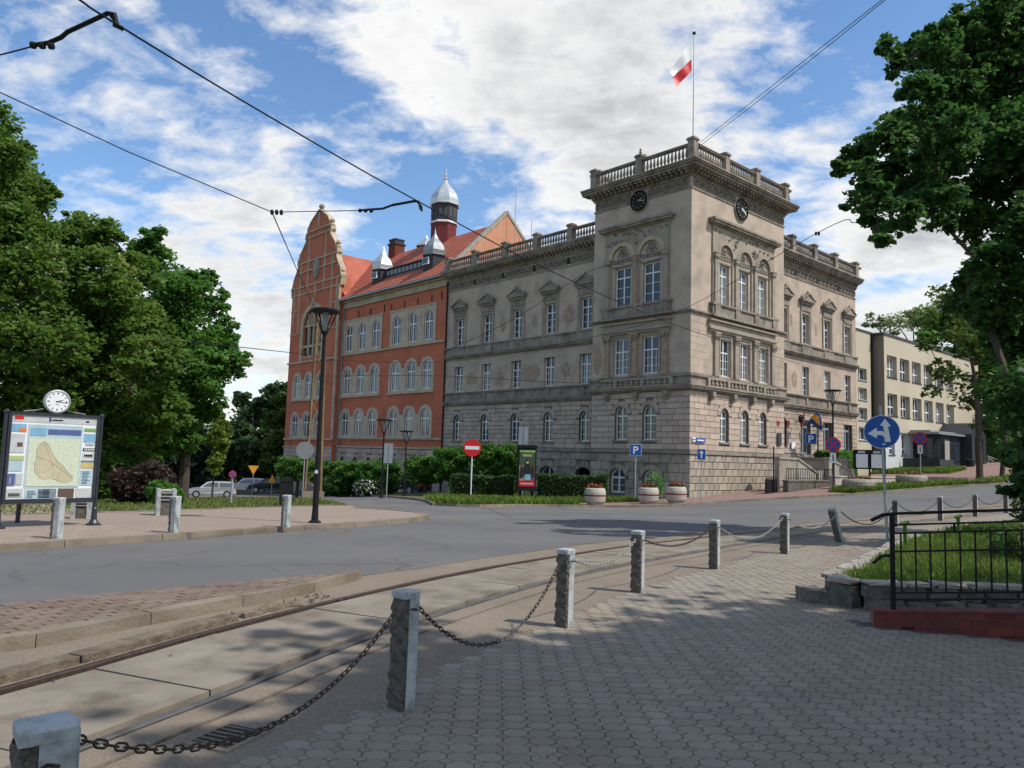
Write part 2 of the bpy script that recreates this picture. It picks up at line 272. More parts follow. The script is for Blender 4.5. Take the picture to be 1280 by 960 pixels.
M['petalred'] = mat('red_blossom', (.50, .07, .05), (.42, .05, .05), 9, .7, 0)
# ------------------------------------------------------------------ ground, roads, pavements
def inpoly(P, poly):
    x, y = P[:, 0], P[:, 1]; c = np.zeros(len(P), bool); n = len(poly)
    for i in range(n):
        x1, y1 = poly[i]; x2, y2 = poly[(i+1) % n]
        if y1 == y2: continue
        h = ((y1 > y) != (y2 > y)) & (x < (x2-x1)*(y-y1)/(y2-y1)+x1); c ^= h
    return c
def drape(name, poly, off, m, cell=1.0, zf=None, side=0, parent=None, **tg):
    zf = zf or T; pts = []
    for i in range(len(poly)):
        a = Vector(poly[i]); b = Vector(poly[(i+1) % len(poly)]); k = max(1, int((b-a).length/cell))
        for j in range(k): pts.append(a+(b-a)*(j/k))
    nb = len(pts); arr = np.array(poly); x0, y0 = arr.min(0); x1, y1 = arr.max(0)
    gx, gy = np.meshgrid(np.arange(math.ceil(x0/cell)*cell, x1, cell), np.arange(math.ceil(y0/cell)*cell, y1, cell)); G = np.c_[gx.ravel(), gy.ravel()]
    if len(G): G = G[inpoly(G, poly)]
    allp = pts+[Vector((g[0]+1e-4, g[1]+1e-4)) for g in G]
    v, e, f, *_ = delaunay_2d_cdt(allp, [], [list(range(nb))], 1, 1e-5)
    vs = [(p.x, p.y, zf(p.x, p.y)+off) for p in v]; mb = MB(); mb.add(vs, [tuple(q) for q in f])
    if side:
        for i in range(nb):
            a, b = pts[i], pts[(i+1) % nb]; za, zb = zf(a.x, a.y)+off, zf(b.x, b.y)+off
            mb.add([(a.x, a.y, za), (b.x, b.y, zb), (b.x, b.y, zb-side), (a.x, a.y, za-side)], [(0, 1, 2, 3)])
    return mb.build(name, m, parent, fix=False, **tg)
def spline(pts, step=.4):
    P = [Vector(p) for p in pts]; out = []
    for i in range(len(P)-1):
        p0 = P[max(i-1, 0)]; p1 = P[i]; p2 = P[i+1]; p3 = P[min(i+2, len(P)-1)]; k = max(2, int((p2-p1).length/step))
        for j in range(k):
            t = j/k; out.append(.5*((2*p1)+(p2-p0)*t+(2*p0-5*p1+4*p2-p3)*t*t+(3*p1-p0-3*p2+p3)*t**3))
    out.append(P[-1]); return out
def offset(c, o):
    r = []
    for i, p in enumerate(c):
        t = (c[min(i+1, len(c)-1)]-c[max(i-1, 0)]).normalized(); r.append(Vector((p.x-t.y*o, p.y+t.x*o)))
    return r
def strip(name, c, o0, o1, z, m, thick=0, parent=None, **tg):
    A = offset(c, o0); B = offset(c, o1); n = len(c)
    vs = [(p.x, p.y, T(p.x, p.y)+z) for p in A]+[(p.x, p.y, T(p.x, p.y)+z) for p in B]; fs = [(i, i+1, n+i+1, n+i) for i in range(n-1)]; mb = MB(); mb.add(vs, fs)
    if thick:
        for Q in (A, B):
            mb.add([(p.x, p.y, T(p.x, p.y)+z) for p in Q]+[(p.x, p.y, T(p.x, p.y)+z-thick) for p in Q], [(i, i+1, n+i+1, n+i) for i in range(n-1)])
    return mb.build(name, m, parent, fix=False, **tg)
def axis(a, b, step):
    return np.arange(a, b+.01, step)
xs = np.concatenate([[-900, -500, -300, -180, -120, -85], axis(-60, 75, 1.5), [90, 120, 180, 300, 500, 900]])
ys = np.concatenate([[-300, -120, -60, -30], axis(-15, 115, 1.5), [130, 160, 220, 320, 500, 900, 1500]])
mb = MB(); nx, ny = len(xs), len(ys)
mb.add([(x, y, T(x, y)-.07) for y in ys for x in xs], [(j*nx+i, j*nx+i+1, (j+1)*nx+i+1, (j+1)*nx+i) for j in range(ny-1) for i in range(nx-1)])
mb.build('ground', M['ground'], fix=False, kind='structure')
LK = [(-20, -5), (-14, 2.7), (-9.8, 8.2), (-7.33, 11.38), (-6.36, 12.65), (-5.39, 13.85), (-4.42, 15.25), (-3.5, 16.85), (-2.76, 18.6), (-2.25, 19.9), (-2.1, 21.2), (-2.6, 22.9), (-3.6, 24.2), (-4.94, 25.0)]
ISL = [(-4.74, 7.44), (-3.69, 8.45), (-2.69, 9.41), (-2.05, 10.0)]
FK = [(-3.05, 32.9), (-1.2, 32.4), (.6, 35.2), (4.0, 36.6), (6.5, 36.9), (8.66, 37.6), (10.9, 39.0), (14, 40.2), (17, 40.8), (19.2, 41.4), (22, 42.8), (24.5, 43.8), (28.3, 44.6), (40, 49), (60, 57)]
NR = spline([(-4.6, -1.5), (-3.3, 1.2), (-2.62, 3.1), (-2.22, 4.24), (-1.76, 5.35), (-1.44, 6.22), (-1.02, 7.2), (-.28, 8.67), (.71, 10.4), (2.09, 12.32), (3.99, 14.7), (7.03, 18.6), (10.86, 22.5), (15.5, 26.5), (22, 31.2), (30, 36.0), (42, 42), (60, 51)], .35)
edge2 = offset(NR, 1.95)
low = [p for p in edge2 if p.y > 10.3]
asph = LK+[(-5.7, 27.2), (-9, 37), (-14, 46), (-22, 54), (-45, 66), (-50, 84), (-24, 78), (-12.6, 58.5), (-7.5, 48), (-4.4, 40)]+FK+[(62, 53)]+[(p.x, p.y) for p in low[::-3]]+ISL[::-1]+[(-9, 3), (-14, -2), (-18, -6)]
drape('road', asph, 0.0, M['asphalt'], 1.0, kind='structure')
# track bed
strip('track_bed', NR, -1.15, 2.6, -.05, M['soil'], kind='structure')
bed = bpy.data.objects['track_bed']
far = [p for p in NR if p.y > 7.0]; near = [p for p in NR if p.y < 10.6]
strip('gutter_strip', NR, 1.37, 2.32, -.004, M['dust'], parent=bed)
strip('margin_strip', NR, -.27, -.052, 0.0, M['dust'], .04, parent=bed)
strip('verge_strip', NR, -1.3, -.30, -.006, M['dust'], .04, parent=bed)
strip('groove', NR, .03, .128, -.046, M['groove_dark'], parent=bed); strip('groove', NR, 1.192, 1.29, -.046, M['groove_dark'], parent=bed)  # near-black strips on the bottom of both rail gaps
def rail(o, w=1.0, dz=0.0):
    A = [(a*w, b+(dz if b > -.01 else 0)) for a, b in [(-.028, -.05), (-.028, .002), (-.022, .009), (.022, .009), (.028, .002), (.028, -.05)]]; n = len(NR); vs = []
    for q, z in A: vs += [(p.x, p.y, T(p.x, p.y)+z) for p in offset(NR, o+q)]
    fs = [(k*n+i, k*n+i+1, (k+1)*n+i+1, (k+1)*n+i) for k in range(5) for i in range(n-1)]; mb = MB(); mb.add(vs, fs); return mb.build('rail', M['steel'], bed, fix=False)
rail(0); rail(1.32, .8, -.006); [o for o in bed.children if o.name == 'rail.001'][0].data.materials[0] = M['iron']
def station(c, step, start=0):
    out = []; acc = -start; 
    for a, b in zip(c, c[1:]):
        L = (b-a).length
        while acc <= L: out.append((a+(b-a)*(acc/L), (b-a).normalized())); acc += step
        acc -= L
    return out
cut = [p for p in NR if -1.6 < p.y < 40]
st = station(cut, 1.235, .12)
def fit(c, step):
    L = sum((b-a).length for a, b in zip(c, c[1:])); return L/max(1, round(L/step))-1e-5
def slabmesh(a, ta, b, tb, o0, o1, top, dep, gap=.008, jit=.004, nseg=3):
    na = Vector((-ta.y, ta.x)); nb_ = Vector((-tb.y, tb.x)); mb = MB(); tl = (random.uniform(-jit, jit), random.uniform(-jit, jit)); V = []
    for z in (top, top-dep):
        for k in range(nseg+1):
            f = k/nseg; c = a.lerp(b, f*(1-2*gap/ max(.01, (b-a).length))+gap/max(.01, (b-a).length)); n_ = na.lerp(nb_, f)
            for o in (o0, o1):
                p = c+n_*o; V.append((p.x, p.y, T(p.x, p.y)+z+(tl[0] if o == o0 else tl[1])))
    m_ = 2*(nseg+1); F = [(2*k, 2*k+1, 2*k+3, 2*k+2) for k in range(nseg)]+[(0, 1, m_+1, m_), (2*nseg, 2*nseg+1, m_+2*nseg+1, m_+2*nseg)]
    for k in range(nseg): F += [(2*k, 2*k+2, m_+2*k+2, m_+2*k), (2*k+1, 2*k+3, m_+2*k+3, m_+2*k+1)]
    mb.add(V, F); return mb
for (a, ta), (b, tb) in zip(st, st[1:]): slabmesh(a, ta, b, tb, .13, 1.19, .004, .05).build('concrete_slab', M['slab'], bed, fix=False)
strip('far_slabs', [p for p in NR if p.y > 38], .085, 1.225, .002, M['slab'], parent=bed)
def kerbline(name, c, o0, o1, top, dep, length, m, child='kerb_stone', start=0, smooth_after=None, **tg):
    root = empty(name, (0, 0, 0), kind='structure'); s_ = station(c, fit(c, length), start)
    for (a, ta), (b, tb) in zip(s_, s_[1:]): slabmesh(a, ta, b, tb, o0, o1, top, dep, .006, .006).build(child, m, root, fix=False)
    return root
V2 = lambda L: [Vector(p) for p in L]
kerbline('left_kerb', spline(LK, .5), 0.0, .17, .11, .2, 1.55, M['kerb'])
# broken raised edge beside the far rail: chipped stones
ek = empty('broken_edging', kind='structure'); cc = station([p for p in NR if 2 < p.y < 8.3], .86, .0)
for i, ((a, ta), (b, tb)) in enumerate(zip(cc, cc[1:])):
    n_ = Vector((-ta.y, ta.x)); mb = MB(); crumb = 6.6 < a.y < 7.9; nu, nv = 8, 3; V = []
    for j in range(nv+1):
        for k in range(nu+1):
            p = a.lerp(b, .006+.988*k/nu)+n_*(1.40+.16*j/nv+(random.uniform(-.035, .05) if j in (0, nv) else 0)*(1.6 if crumb else .14))
            V.append((p.x, p.y, T(p.x, p.y)+(.055 if not crumb else .028)+random.uniform(-.012, .014)*(2.4 if crumb else .25)))
    F = [(j*(nu+1)+k, j*(nu+1)+k+1, (j+1)*(nu+1)+k+1, (j+1)*(nu+1)+k) for j in range(nv) for k in range(nu)]
    mb.add(V, F)
    for j in (0, nv):
        e_ = [V[j*(nu+1)+k] for k in range(nu+1)]; mb.add(e_+[(x, y, z-.09) for x, y, z in e_], [(k, k+1, nu+2+k, nu+1+k) for k in range(nu)])
    for k in (0, nu):
        e_ = [V[j*(nu+1)+k] for j in range(nv+1)]; mb.add(e_+[(x, y, z-.09) for x, y, z in e_], [(j, j+1, nv+2+j, nv+1+j) for j in range(nv)])
    mb.build('edging_stone', M['kerbbroken'], ek, fix=False)
mb = MB()
for i in range(260):
    a, ta = random.choice(cc); n_ = Vector((-ta.y, ta.x)); p = a+ta*random.uniform(0, .5)+n_*random.gauss(1.45, .16); r = random.uniform(.006, .022)*(1.4 if 7 < a.y < 8 else .8)
    mb.add([(p.x+r*random.uniform(-1, 1), p.y+r*random.uniform(-1, 1), T(p.x, p.y)+r*random.uniform(0, 1.3)) for _ in range(6)], [(0, 1, 2), (2, 3, 4), (4, 5, 0), (1, 3, 5), (0, 2, 4)])
mb.build('crumbled_concrete', M['kerbbroken'], ek, kind='stuff')
# refuge island with reddish pavers
ib = [(-14, -2.9), (-9.2, 1.6), (-6.0, 4.2), (-3.88, 6.13), (-3.62, 6.62), (-2.99, 7.66), (-2.3, 8.9), (-1.93, 9.72)]
it = [(-2.05, 9.95), (-2.69, 9.41), (-3.69, 8.45), (-4.74, 7.44), (-9, 3.1), (-14, -1.5)]
isl = drape('refuge_island', ib+it, .07, M['soil'], .6, side=.15, kind='structure')
kc = spline(V2(ib[2:]+[(-1.93, 9.9)]), .3); kb = station(kc, fit(kc, 1.02))
for (a, ta), (b, tb) in zip(kb, kb[1:]): slabmesh(a, ta, b, tb, -.12, 0.03, .105, .2, .004, .005, 1).build('kerb_stone', M['kerb'], isl, fix=False)
def inside(p, poly): return bool(inpoly(np.array([[p[0], p[1]]]), poly)[0])
# small rectangular pavers on the island
ax = Vector((-2.99+3.88, 7.66-6.13)).normalized(); ay = Vector((-ax.y, ax.x)); o = Vector((-3.9, 6.15)); cand = []
for i in range(-60, 40):
    for j in range(0, 22):
        c = o+ax*(i*.21+(j % 2)*.105)+ay*(.08+j*.105); 
        if all(inside(c+ax*a*.1+ay*b*.05, ib+it) for a in (-1, 1) for b in (-1, 1)): cand.append(c)
cand.sort(key=lambda c: c.length)
pm = MB(); pm.box(-.1, .1, -.049, .049, -.03, .0).box(-.096, .096, -.045, .045, -.02, .004); pm = pm.mesh('paver_block', M['redpaver'])
sm = MB(); rz = math.atan2(ax.y, ax.x)
for k, c in enumerate([c for c in cand if c.y > 2.5]):
    z = T(c.x, c.y)+.084+random.uniform(-.003, .003)
    if k < 290: link('paver', pm, isl, (c.x, c.y, z), rz)
    else:
        fr = lambda x, y, zz: (c.x+ax.x*x+ay.x*y, c.y+ax.y*x+ay.y*y, z+zz); sm.box(-.1, .1, -.049, .049, -.03, .004, fr)
sm.build('paver_field', M['redpaver'], isl, kind='stuff', fix=False)
# left pavement, verge
vt = [(-25, -1.5), (-17, 7.5), (-13.2, 12.2), (-11.0, 15.6), (-9.6, 17.7), (-8.6, 19.6), (-7.7, 22.2), (-6.6, 25.1), (-5.4, 27.2)]
drape('left_pavement', [(LK[i][0]-.14, LK[i][1]+.11) for i in range(len(LK)-2)]+[(-3.65, 24.1), (-4.9, 25.1), (-5.4, 27.0)]+vt[::-1], .10, M['pinkpave'], .8, side=.1, kind='structure')
kerbline('verge_edging', spline(V2(vt), .8), 0, .1, .13, .15, 1.0, M['kerb'])
VERGE = [(-5.5, 27.0), (-9, 36.4), (-14, 45.4), (-22, 53.4), (-45, 64), (-45, 20), (-25, -1.5)]+[(a-.12, b+.03) for a, b in vt[1:]]
drape('verge', VERGE, .09, M['ground'], 1.0, side=.12, kind='structure')
drape('garden_path', [(-11.5, 15.0), (-10.2, 16.8), (-9.7, 18.2), (-12, 21.5), (-18, 27), (-22, 26), (-15, 20.5)], .115, M['pinkpave'], .8, kind='structure')
# far islands and plaza
GISL = [(-3.05, 33.0), (-1.2, 32.5), (.6, 35.3), (3.4, 36.6), (3.6, 40.2), (6.6, 41.2), (8.4, 41.4), (-3.9, 58.4), (-12, 66), (-19.5, 74), (-23, 77), (-12.4, 58.4), (-7.4, 48), (-4.35, 40)]
drape('lawn_island', GISL, .09, M['ground'], .8, side=.15, kind='structure')
PLZ = [(3.4, 36.6), (6.5, 37.0), (8.66, 37.7), (10.9, 39.1), (14, 40.3), (17, 40.9), (18.4, 41.3), (17.6, 43.6), (19.5, 45.2), (25, 47.5), (30, 50.5), (46, 58), (70, 70), (60, 82), (44, 73), (30, 62), (10.9, 44), (9.4, 44), (7.9, 43), (6.6, 41.2), (3.6, 40.2)]
drape('plaza', PLZ, .08, M['redplaza'], .8, side=.15, kind='structure')
GST = [(18.4, 41.35), (22, 42.9), (24.5, 43.9), (26.6, 44.3), (25.3, 46.6), (19.6, 45.1), (17.8, 43.5)]
drape('grass_strip', GST, .13, M['ground'], .7, side=.15, kind='structure')
GST2 = [(27.6, 46.4), (28.8, 45.0), (40, 49.2), (60, 57.3), (60, 60), (46, 55.6), (33, 50.6)]
drape('tree_strip', GST2, .13, M['ground'], .9, side=.15, kind='structure')
def mpt(u, d): return (10.189+.739*u-.6735*d, 44+.6736*u+.7391*d)   # point in front of / behind the right-hand fronts
GST3 = [mpt(*a) for a in ((24.6, .3), (24.6, -5.5), (29.5, -5.0), (34, -2.4), (36.8, -1.0), (31, 0.3))]
drape('annex_lawn', GST3, .15, M['ground'], .7, side=.15, kind='structure')
kerbline('far_kerb', spline(V2(FK[:8]), .5), -.02, .12, .11, .2, 1.0, M['kerb'])
kerbline('lawn_kerb', spline(V2([(-12.6, 58.5), (-7.5, 48), (-4.4, 40), (-3.1, 33)]), .5), -.12, .02, .11, .2, 1.2, M['kerb'])
kerbline('plaza_kerb', spline(V2(FK[7:]), .8), -.02, .12, .11, .2, 1.4, M['kerb'])
sm = empty('road_markings', kind='structure')
for k in range(9):
    c = Vector((26.2+k*.8, 40.0+k*.42)); a = Vector((.45, .89)); b = Vector((.89, -.45)); P = [c+a*s*1.4+b*t*.22 for s, t in ((-1, -1), (1, -1), (1, 1), (-1, 1))]
    MB().quad(*[(p.x, p.y, T(p.x, p.y)+.02) for p in P]).build('zebra_stripe', M['signwhite'], sm, fix=False)
# foreground pavement with octagonal pavers and little squares between
PE = [(-3.4, -3), (-2.4, 1.5), (-1.86, 3.0), (-1.43, 4.06), (-1.13, 4.57), (-.79, 5.3), (-.54, 5.97), (-.07, 6.86), (.46, 7.82), (1.32, 9.43), (2.46, 11.16), (4.51, 13.99), (7.58, 17.75), (9.6, 19.9), (13, 23.3), (17, 26.8), (24, 31.7), (34, 37.4)]
PAVE = PE+[(36, 34), (26, 27), (20, 20), (18, 8), (16, -3)]
pav = drape('pavement', PAVE, -.010, M['soil'], .8, kind='structure')
TERR = [(3.86, 9.22), (4.15, 8.95), (5.9, 8.9), (11, 8.85), (19, 9.5), (22, 22), (15, 21.5), (10.4, 17.6), (8.3, 15.3), (6.7, 13.3), (5.35, 11.3), (4.62, 10.2)]
p_ = .150; h_ = p_/2-.0022; c_ = .044; SY = .84
OCT = [(h_, -h_+c_), (h_, h_-c_), (h_-c_, h_), (-h_+c_, h_), (-h_, h_-c_), (-h_, -h_+c_), (-h_+c_, -h_), (h_-c_, -h_)]; OCT = [(x, y*SY) for x, y in OCT]
dq = c_-.0055; DIA = [(dq, 0), (0, dq), (-dq, 0), (0, -dq)]; DIA = [(x, y*SY) for x, y in DIA]
gx, gy = np.meshgrid(np.arange(-20, 80), np.arange(14, 145)); ca, sa = math.cos(.015), math.sin(.015)
C8 = np.c_[(gx.ravel()*p_*ca-gy.ravel()*p_*SY*sa), (gx.ravel()*p_*sa+gy.ravel()*p_*SY*ca)]; C4 = C8+np.array([p_/2, p_*SY/2])
def keep(C, r):
    k = np.ones(len(C), bool)
    for dx, dy in ((-r, -r), (r, -r), (r, r), (-r, r)): k &= inpoly(C+np.array([dx, dy]), PAVE)
    k &= ~inpoly(C, TERR); k &= C[:, 0] < C[:, 1]*.72+.4; k &= ~((C[:, 0] > 3.6) & (C[:, 1] < 8.3-(C[:, 0]-3.6)*.32) & (C[:, 1] > 7.9-(C[:, 0]-3.6)*.32))
    return C[k]
C8 = keep(C8, .07); C4 = keep(C4, .03); C8 = C8[np.argsort(np.hypot(C8[:, 0], C8[:, 1]))]
vis = [c for c in C8 if c[1] > 3.0 and abs(c[0]) < c[1]*.68]
visset = set((round(c[0], 3), round(c[1], 3)) for c in vis[:298])
def pverts(sh, top): return [(x, y, top-.005) for x, y in sh]+[(x*.955, y*.955, top) for x, y in sh]
def pfaces(n): return [tuple(range(n, 2*n))]+[(i, (i+1) % n, n+(i+1) % n, n+i) for i in range(n)]
one = MB(); n = 8; one.add([(x, y, -.012) for x, y in OCT]+pverts(OCT, 0), [tuple(range(16, 24))]+[(i, (i+1) % 8, 8+(i+1) % 8, 8+i) for i in range(8)]+[(8+i, 8+(i+1) % 8, 16+(i+1) % 8, 16+i) for i in range(8)]); one = one.mesh('paver_octagon', M['paver'], fix=False)
sv = MB()
for C, sh in ((C8, OCT), (C4, DIA)):
    for c in C:
        z = T(c[0], c[1])+random.uniform(-.002, .002); n = len(sh)
        if n == 8 and (round(c[0], 3), round(c[1], 3)) in visset: o = link('paver', one, pav, (c[0], c[1], z)); o.rotation_euler = (random.gauss(0, .01), random.gauss(0, .01), .015); continue
        tx, ty = random.gauss(0, .01), random.gauss(0, .01)
        q = [(c[0]+x, c[1]+y, z-.011) for x, y in sh]+[(c[0]+x*.955, c[1]+y*.955, z+x*tx+y*ty) for x, y in sh]; sv.add(q, pfaces(n))
sv.build('paver_field', M['paver'], pav, kind='stuff', fix=False)
# the unpaved-looking far part of the same pavement
drape('pavement_far', [p for p in PE if p[1] > 17.7]+[(34, 35.5), (26, 28), (18, 22.5), (13, 18.2), (9.6, 17.7)], -.002, M['paver'], .8, kind='structure')
# drain
dr = empty('drain_grate', (-1.52, 4.47, T(0, 0)), math.atan2(.93, .37), 'rusty iron drain grate with six bars beside the near rail', 'drain')
MB().box(-.15, .15, -.125, .125, -.03, .003).build('gully_dark_plate', M['black'], dr)  # black plate paints in the dark of the pit below the bars
f = MB()
for b in ((-.19, .19, -.155, -.125), (-.19, .19, .125, .155), (-.19, -.15, -.125, .125), (.15, .19, -.125, .125)): f.box(*b, -.01, .006)
f.build('grate_frame', M['dust'], dr)
for k in range(6): MB().box(-.135+k*.05, -.115+k*.05, -.125, .125, .0, .005).build('bar', M['kerbbroken'], dr)
# ------------------------------------------------------------------ terrace with stone wall, grass, brick wall and fence
def TZ(x, y): return .30+.012*max(0, y-9)
def TT(x, y): return TZ(x, y)
drape('terrace_lawn', TERR, -.03, M['ground'], .6, zf=TT, kind='structure')
sw = empty('stone_wall', (4.2, 9.0, 0), label='low quarried stone retaining wall under the grass behind the black fence', cat='stone wall')
def rockblock(cx, cy, ang, L, D, z0, z1, m, nm):
    bm = bmesh.new(); bmesh.ops.create_cube(bm, size=1); bmesh.ops.subdivide_edges(bm, edges=bm.edges[:], cuts=2, use_grid_fill=True)
    for v in bm.verts:
        x, y, z = v.co; k = 1-.10*((abs(x) > .4)+(abs(y) > .4)+(abs(z) > .4) >= 2)
        v.co = Vector((x*L*k+random.uniform(-.012, .012), y*D*k+random.uniform(-.014, .014), (z+.5)*(z1-z0)*1.0+z0+random.uniform(-.008, .008)))
    bm.transform(Matrix.Translation((cx-4.2, cy-9.0, 0)) @ Matrix.Rotation(ang, 4, 'Z')); me = bpy.data.meshes.new(nm); bm.to_mesh(me); bm.free(); me.materials.append(m); link(nm, me, sw)
def wallrun(a, b, z0, z1, m, nm, D, inset, lo, hi):
    a, b = Vector(a), Vector(b); L = (b-a).length; t = (b-a)/L; n_ = Vector((-t.y, t.x)); s = 0; 
    while s < L-.05:
        l = min(random.uniform(lo, hi), L-s); c = a+t*(s+l/2)+n_*(inset+D/2-.01*random.random()); rockblock(c.x, c.y, math.atan2(t.y, t.x), l*.97, D, z0, z1+random.uniform(-.01, .012), m, nm); s += l
for (a, b) in (((4.02, 8.98), (5.9, 8.92)), ((5.9, 8.92), (9.2, 8.9))):
    wallrun(a, b, -.02, .13, M['wallstone'], 'stone', .22, -.27, .28, .5); wallrun(a, b, .135, .275, M['wallstone'], 'stone', .2, -.2, .25, .42); wallrun(a, b, .28, .325, M['capstone'], 'cap_stone', .28, -.24, .3, .5)
wallrun((3.86, 9.24), (4.04, 8.97), -.02, .26, M['wallstone'], 'stone', .2, -.16, .3, .35); wallrun((3.86, 9.24), (4.04, 8.97), .265, .315, M['capstone'], 'cap_stone', .26, -.2, .3, .4); wallrun((3.66, 9.22), (4.05, 8.98), -.02, .12, M['wallstone'], 'stone', .25, -.03, .24, .3); wallrun((3.68, 9.5), (3.68, 9.18), -.02, .15, M['wallstone'], 'stone', .25, -.2, .2, .3)
for (a, b) in (((4.1, 9.05), (4.1, 9.06)), ((4.62, 10.25), (3.92, 9.28)), ((5.35, 11.35), (4.62, 10.25)), ((6.7, 13.35), (5.35, 11.35)), ((8.3, 15.3), (6.7, 13.35))):
    if a[1] > 9.1: wallrun(a, b, -.02, .26, M['wallstone'], 'stone', .2, -.18, .3, .5); wallrun(a, b, .265, .315, M['capstone'], 'cap_stone', .28, -.2, .3, .55)
bw = empty('brick_wall', (3.75, 8.0, 0), math.atan2(-.4, 1.25), 'low dark red painted brick wall carrying the black iron fence', 'brick wall')
def btop(s): return .135+.075*max(0, s)
for s0 in (0,):
    mb = MB(); mb.add([(-.02, 0, -.02), (4.2, 0, -.02), (4.2, 0, btop(4.2)), (-.02, 0, btop(0)), (-.02, .24, -.02), (4.2, .24, -.02), (4.2, .24, btop(4.2)), (-.02, .24, btop(0))], [(0, 1, 2, 3), (4, 7, 6, 5), (3, 2, 6, 7), (0, 3, 7, 4), (1, 5, 6, 2)]); mb.build('mortar_core', M['mortar'], bw)
for row in range(6):
    s = -.02-(row % 2)*.125
    while s < 4.1:
        a, b = max(s, -.02), s+.25; m_ = (a+b)/2; zt = btop(m_)-.004-.068*row; z0 = zt-.061; zz = z0 if z0 > .02 else -.02
        if zt > .012: 
            sk = .075*(b-a)/2; mb = MB(); mb.add([(a, -.013, zz-sk), (b-.008, -.013, zz+sk), (b-.008, -.013, zt+sk), (a, -.013, zt-sk), (a, .02, zz-sk), (b-.008, .02, zz+sk), (b-.008, .02, zt+sk), (a, .02, zt-sk)], [(0, 1, 2, 3), (3, 2, 6, 7), (0, 3, 7, 4), (1, 5, 6, 2), (0, 4, 5, 1)]); mb.build('brick', M['brickred'], bw)
        s += .25
s = -.02
while s < 4.1:
    a, b = s, s+.12; sk = .075*.12; mb = MB(); mb.add([(x, y, btop(x)+dz) for dz in (-.002, .014) for x, y in ((a, -.02), (b-.004, -.02), (b-.004, .25), (a, .25))], [(4, 5, 6, 7), (0, 1, 5, 4), (3, 7, 6, 2), (0, 4, 7, 3), (1, 2, 6, 5)]); mb.build('coping_brick', M['brickred'], bw); s += .12
fc = empty('iron_fence', (3.75, 8.0, 0), math.atan2(-.4, 1.25), 'black iron railing fence with bent handrail end standing on the red brick wall', 'fence')
def rl(s0, s1, z, h, y=.11, w=.02): 
    k = .085; mb = MB(); mb.add([(s, yy, z+k*s+dz) for dz in (0, h) for s, yy in ((s0, y-w/2), (s1, y-w/2), (s1, y+w/2), (s0, y+w/2))], [(3, 2, 1, 0), (4, 5, 6, 7), (0, 1, 5, 4), (1, 2, 6, 5), (2, 3, 7, 6), (3, 0, 4, 7)]); return mb
for ps in (.18, 2.35, 4.0): MB().box(ps-.028, ps+.028, .08, .14, btop(ps)-.01, btop(ps)+.015).box(ps-.022, ps+.022, .088, .132, btop(ps), 1.105+.085*ps).build('fence_post', M['black'], fc)
rl(.18, 4.1, 1.095, .028, w=.045).build('handrail', M['black'], fc)
MB().tube([(.18, .11, 1.12), (.1, .11, 1.11), (-.02, .10, 1.045)], .02, 6).build('handrail_end', M['black'], fc)
MB().tube([(.16, .11, .70), (.08, .10, .69), (-.01, .09, .61)], .016, 6).build('bent_stub', M['black'], fc)
for z in (.985, .90, .715, .30, .235): rl(.20, 4.1, z, .018).build('rail', M['black'], fc)
k = .26
while k < 4.0:
    MB().box(k-.0075, k+.0075, .102, .118, .30+.085*k, .915+.085*k).build('baluster', M['black'], fc); k += .1345
for k in (.75, 2.0, 3.2): MB().box(k-.01, k+.01, .10, .12, .90+.085*k, 1.0+.085*k).build('spacer', M['black'], fc)
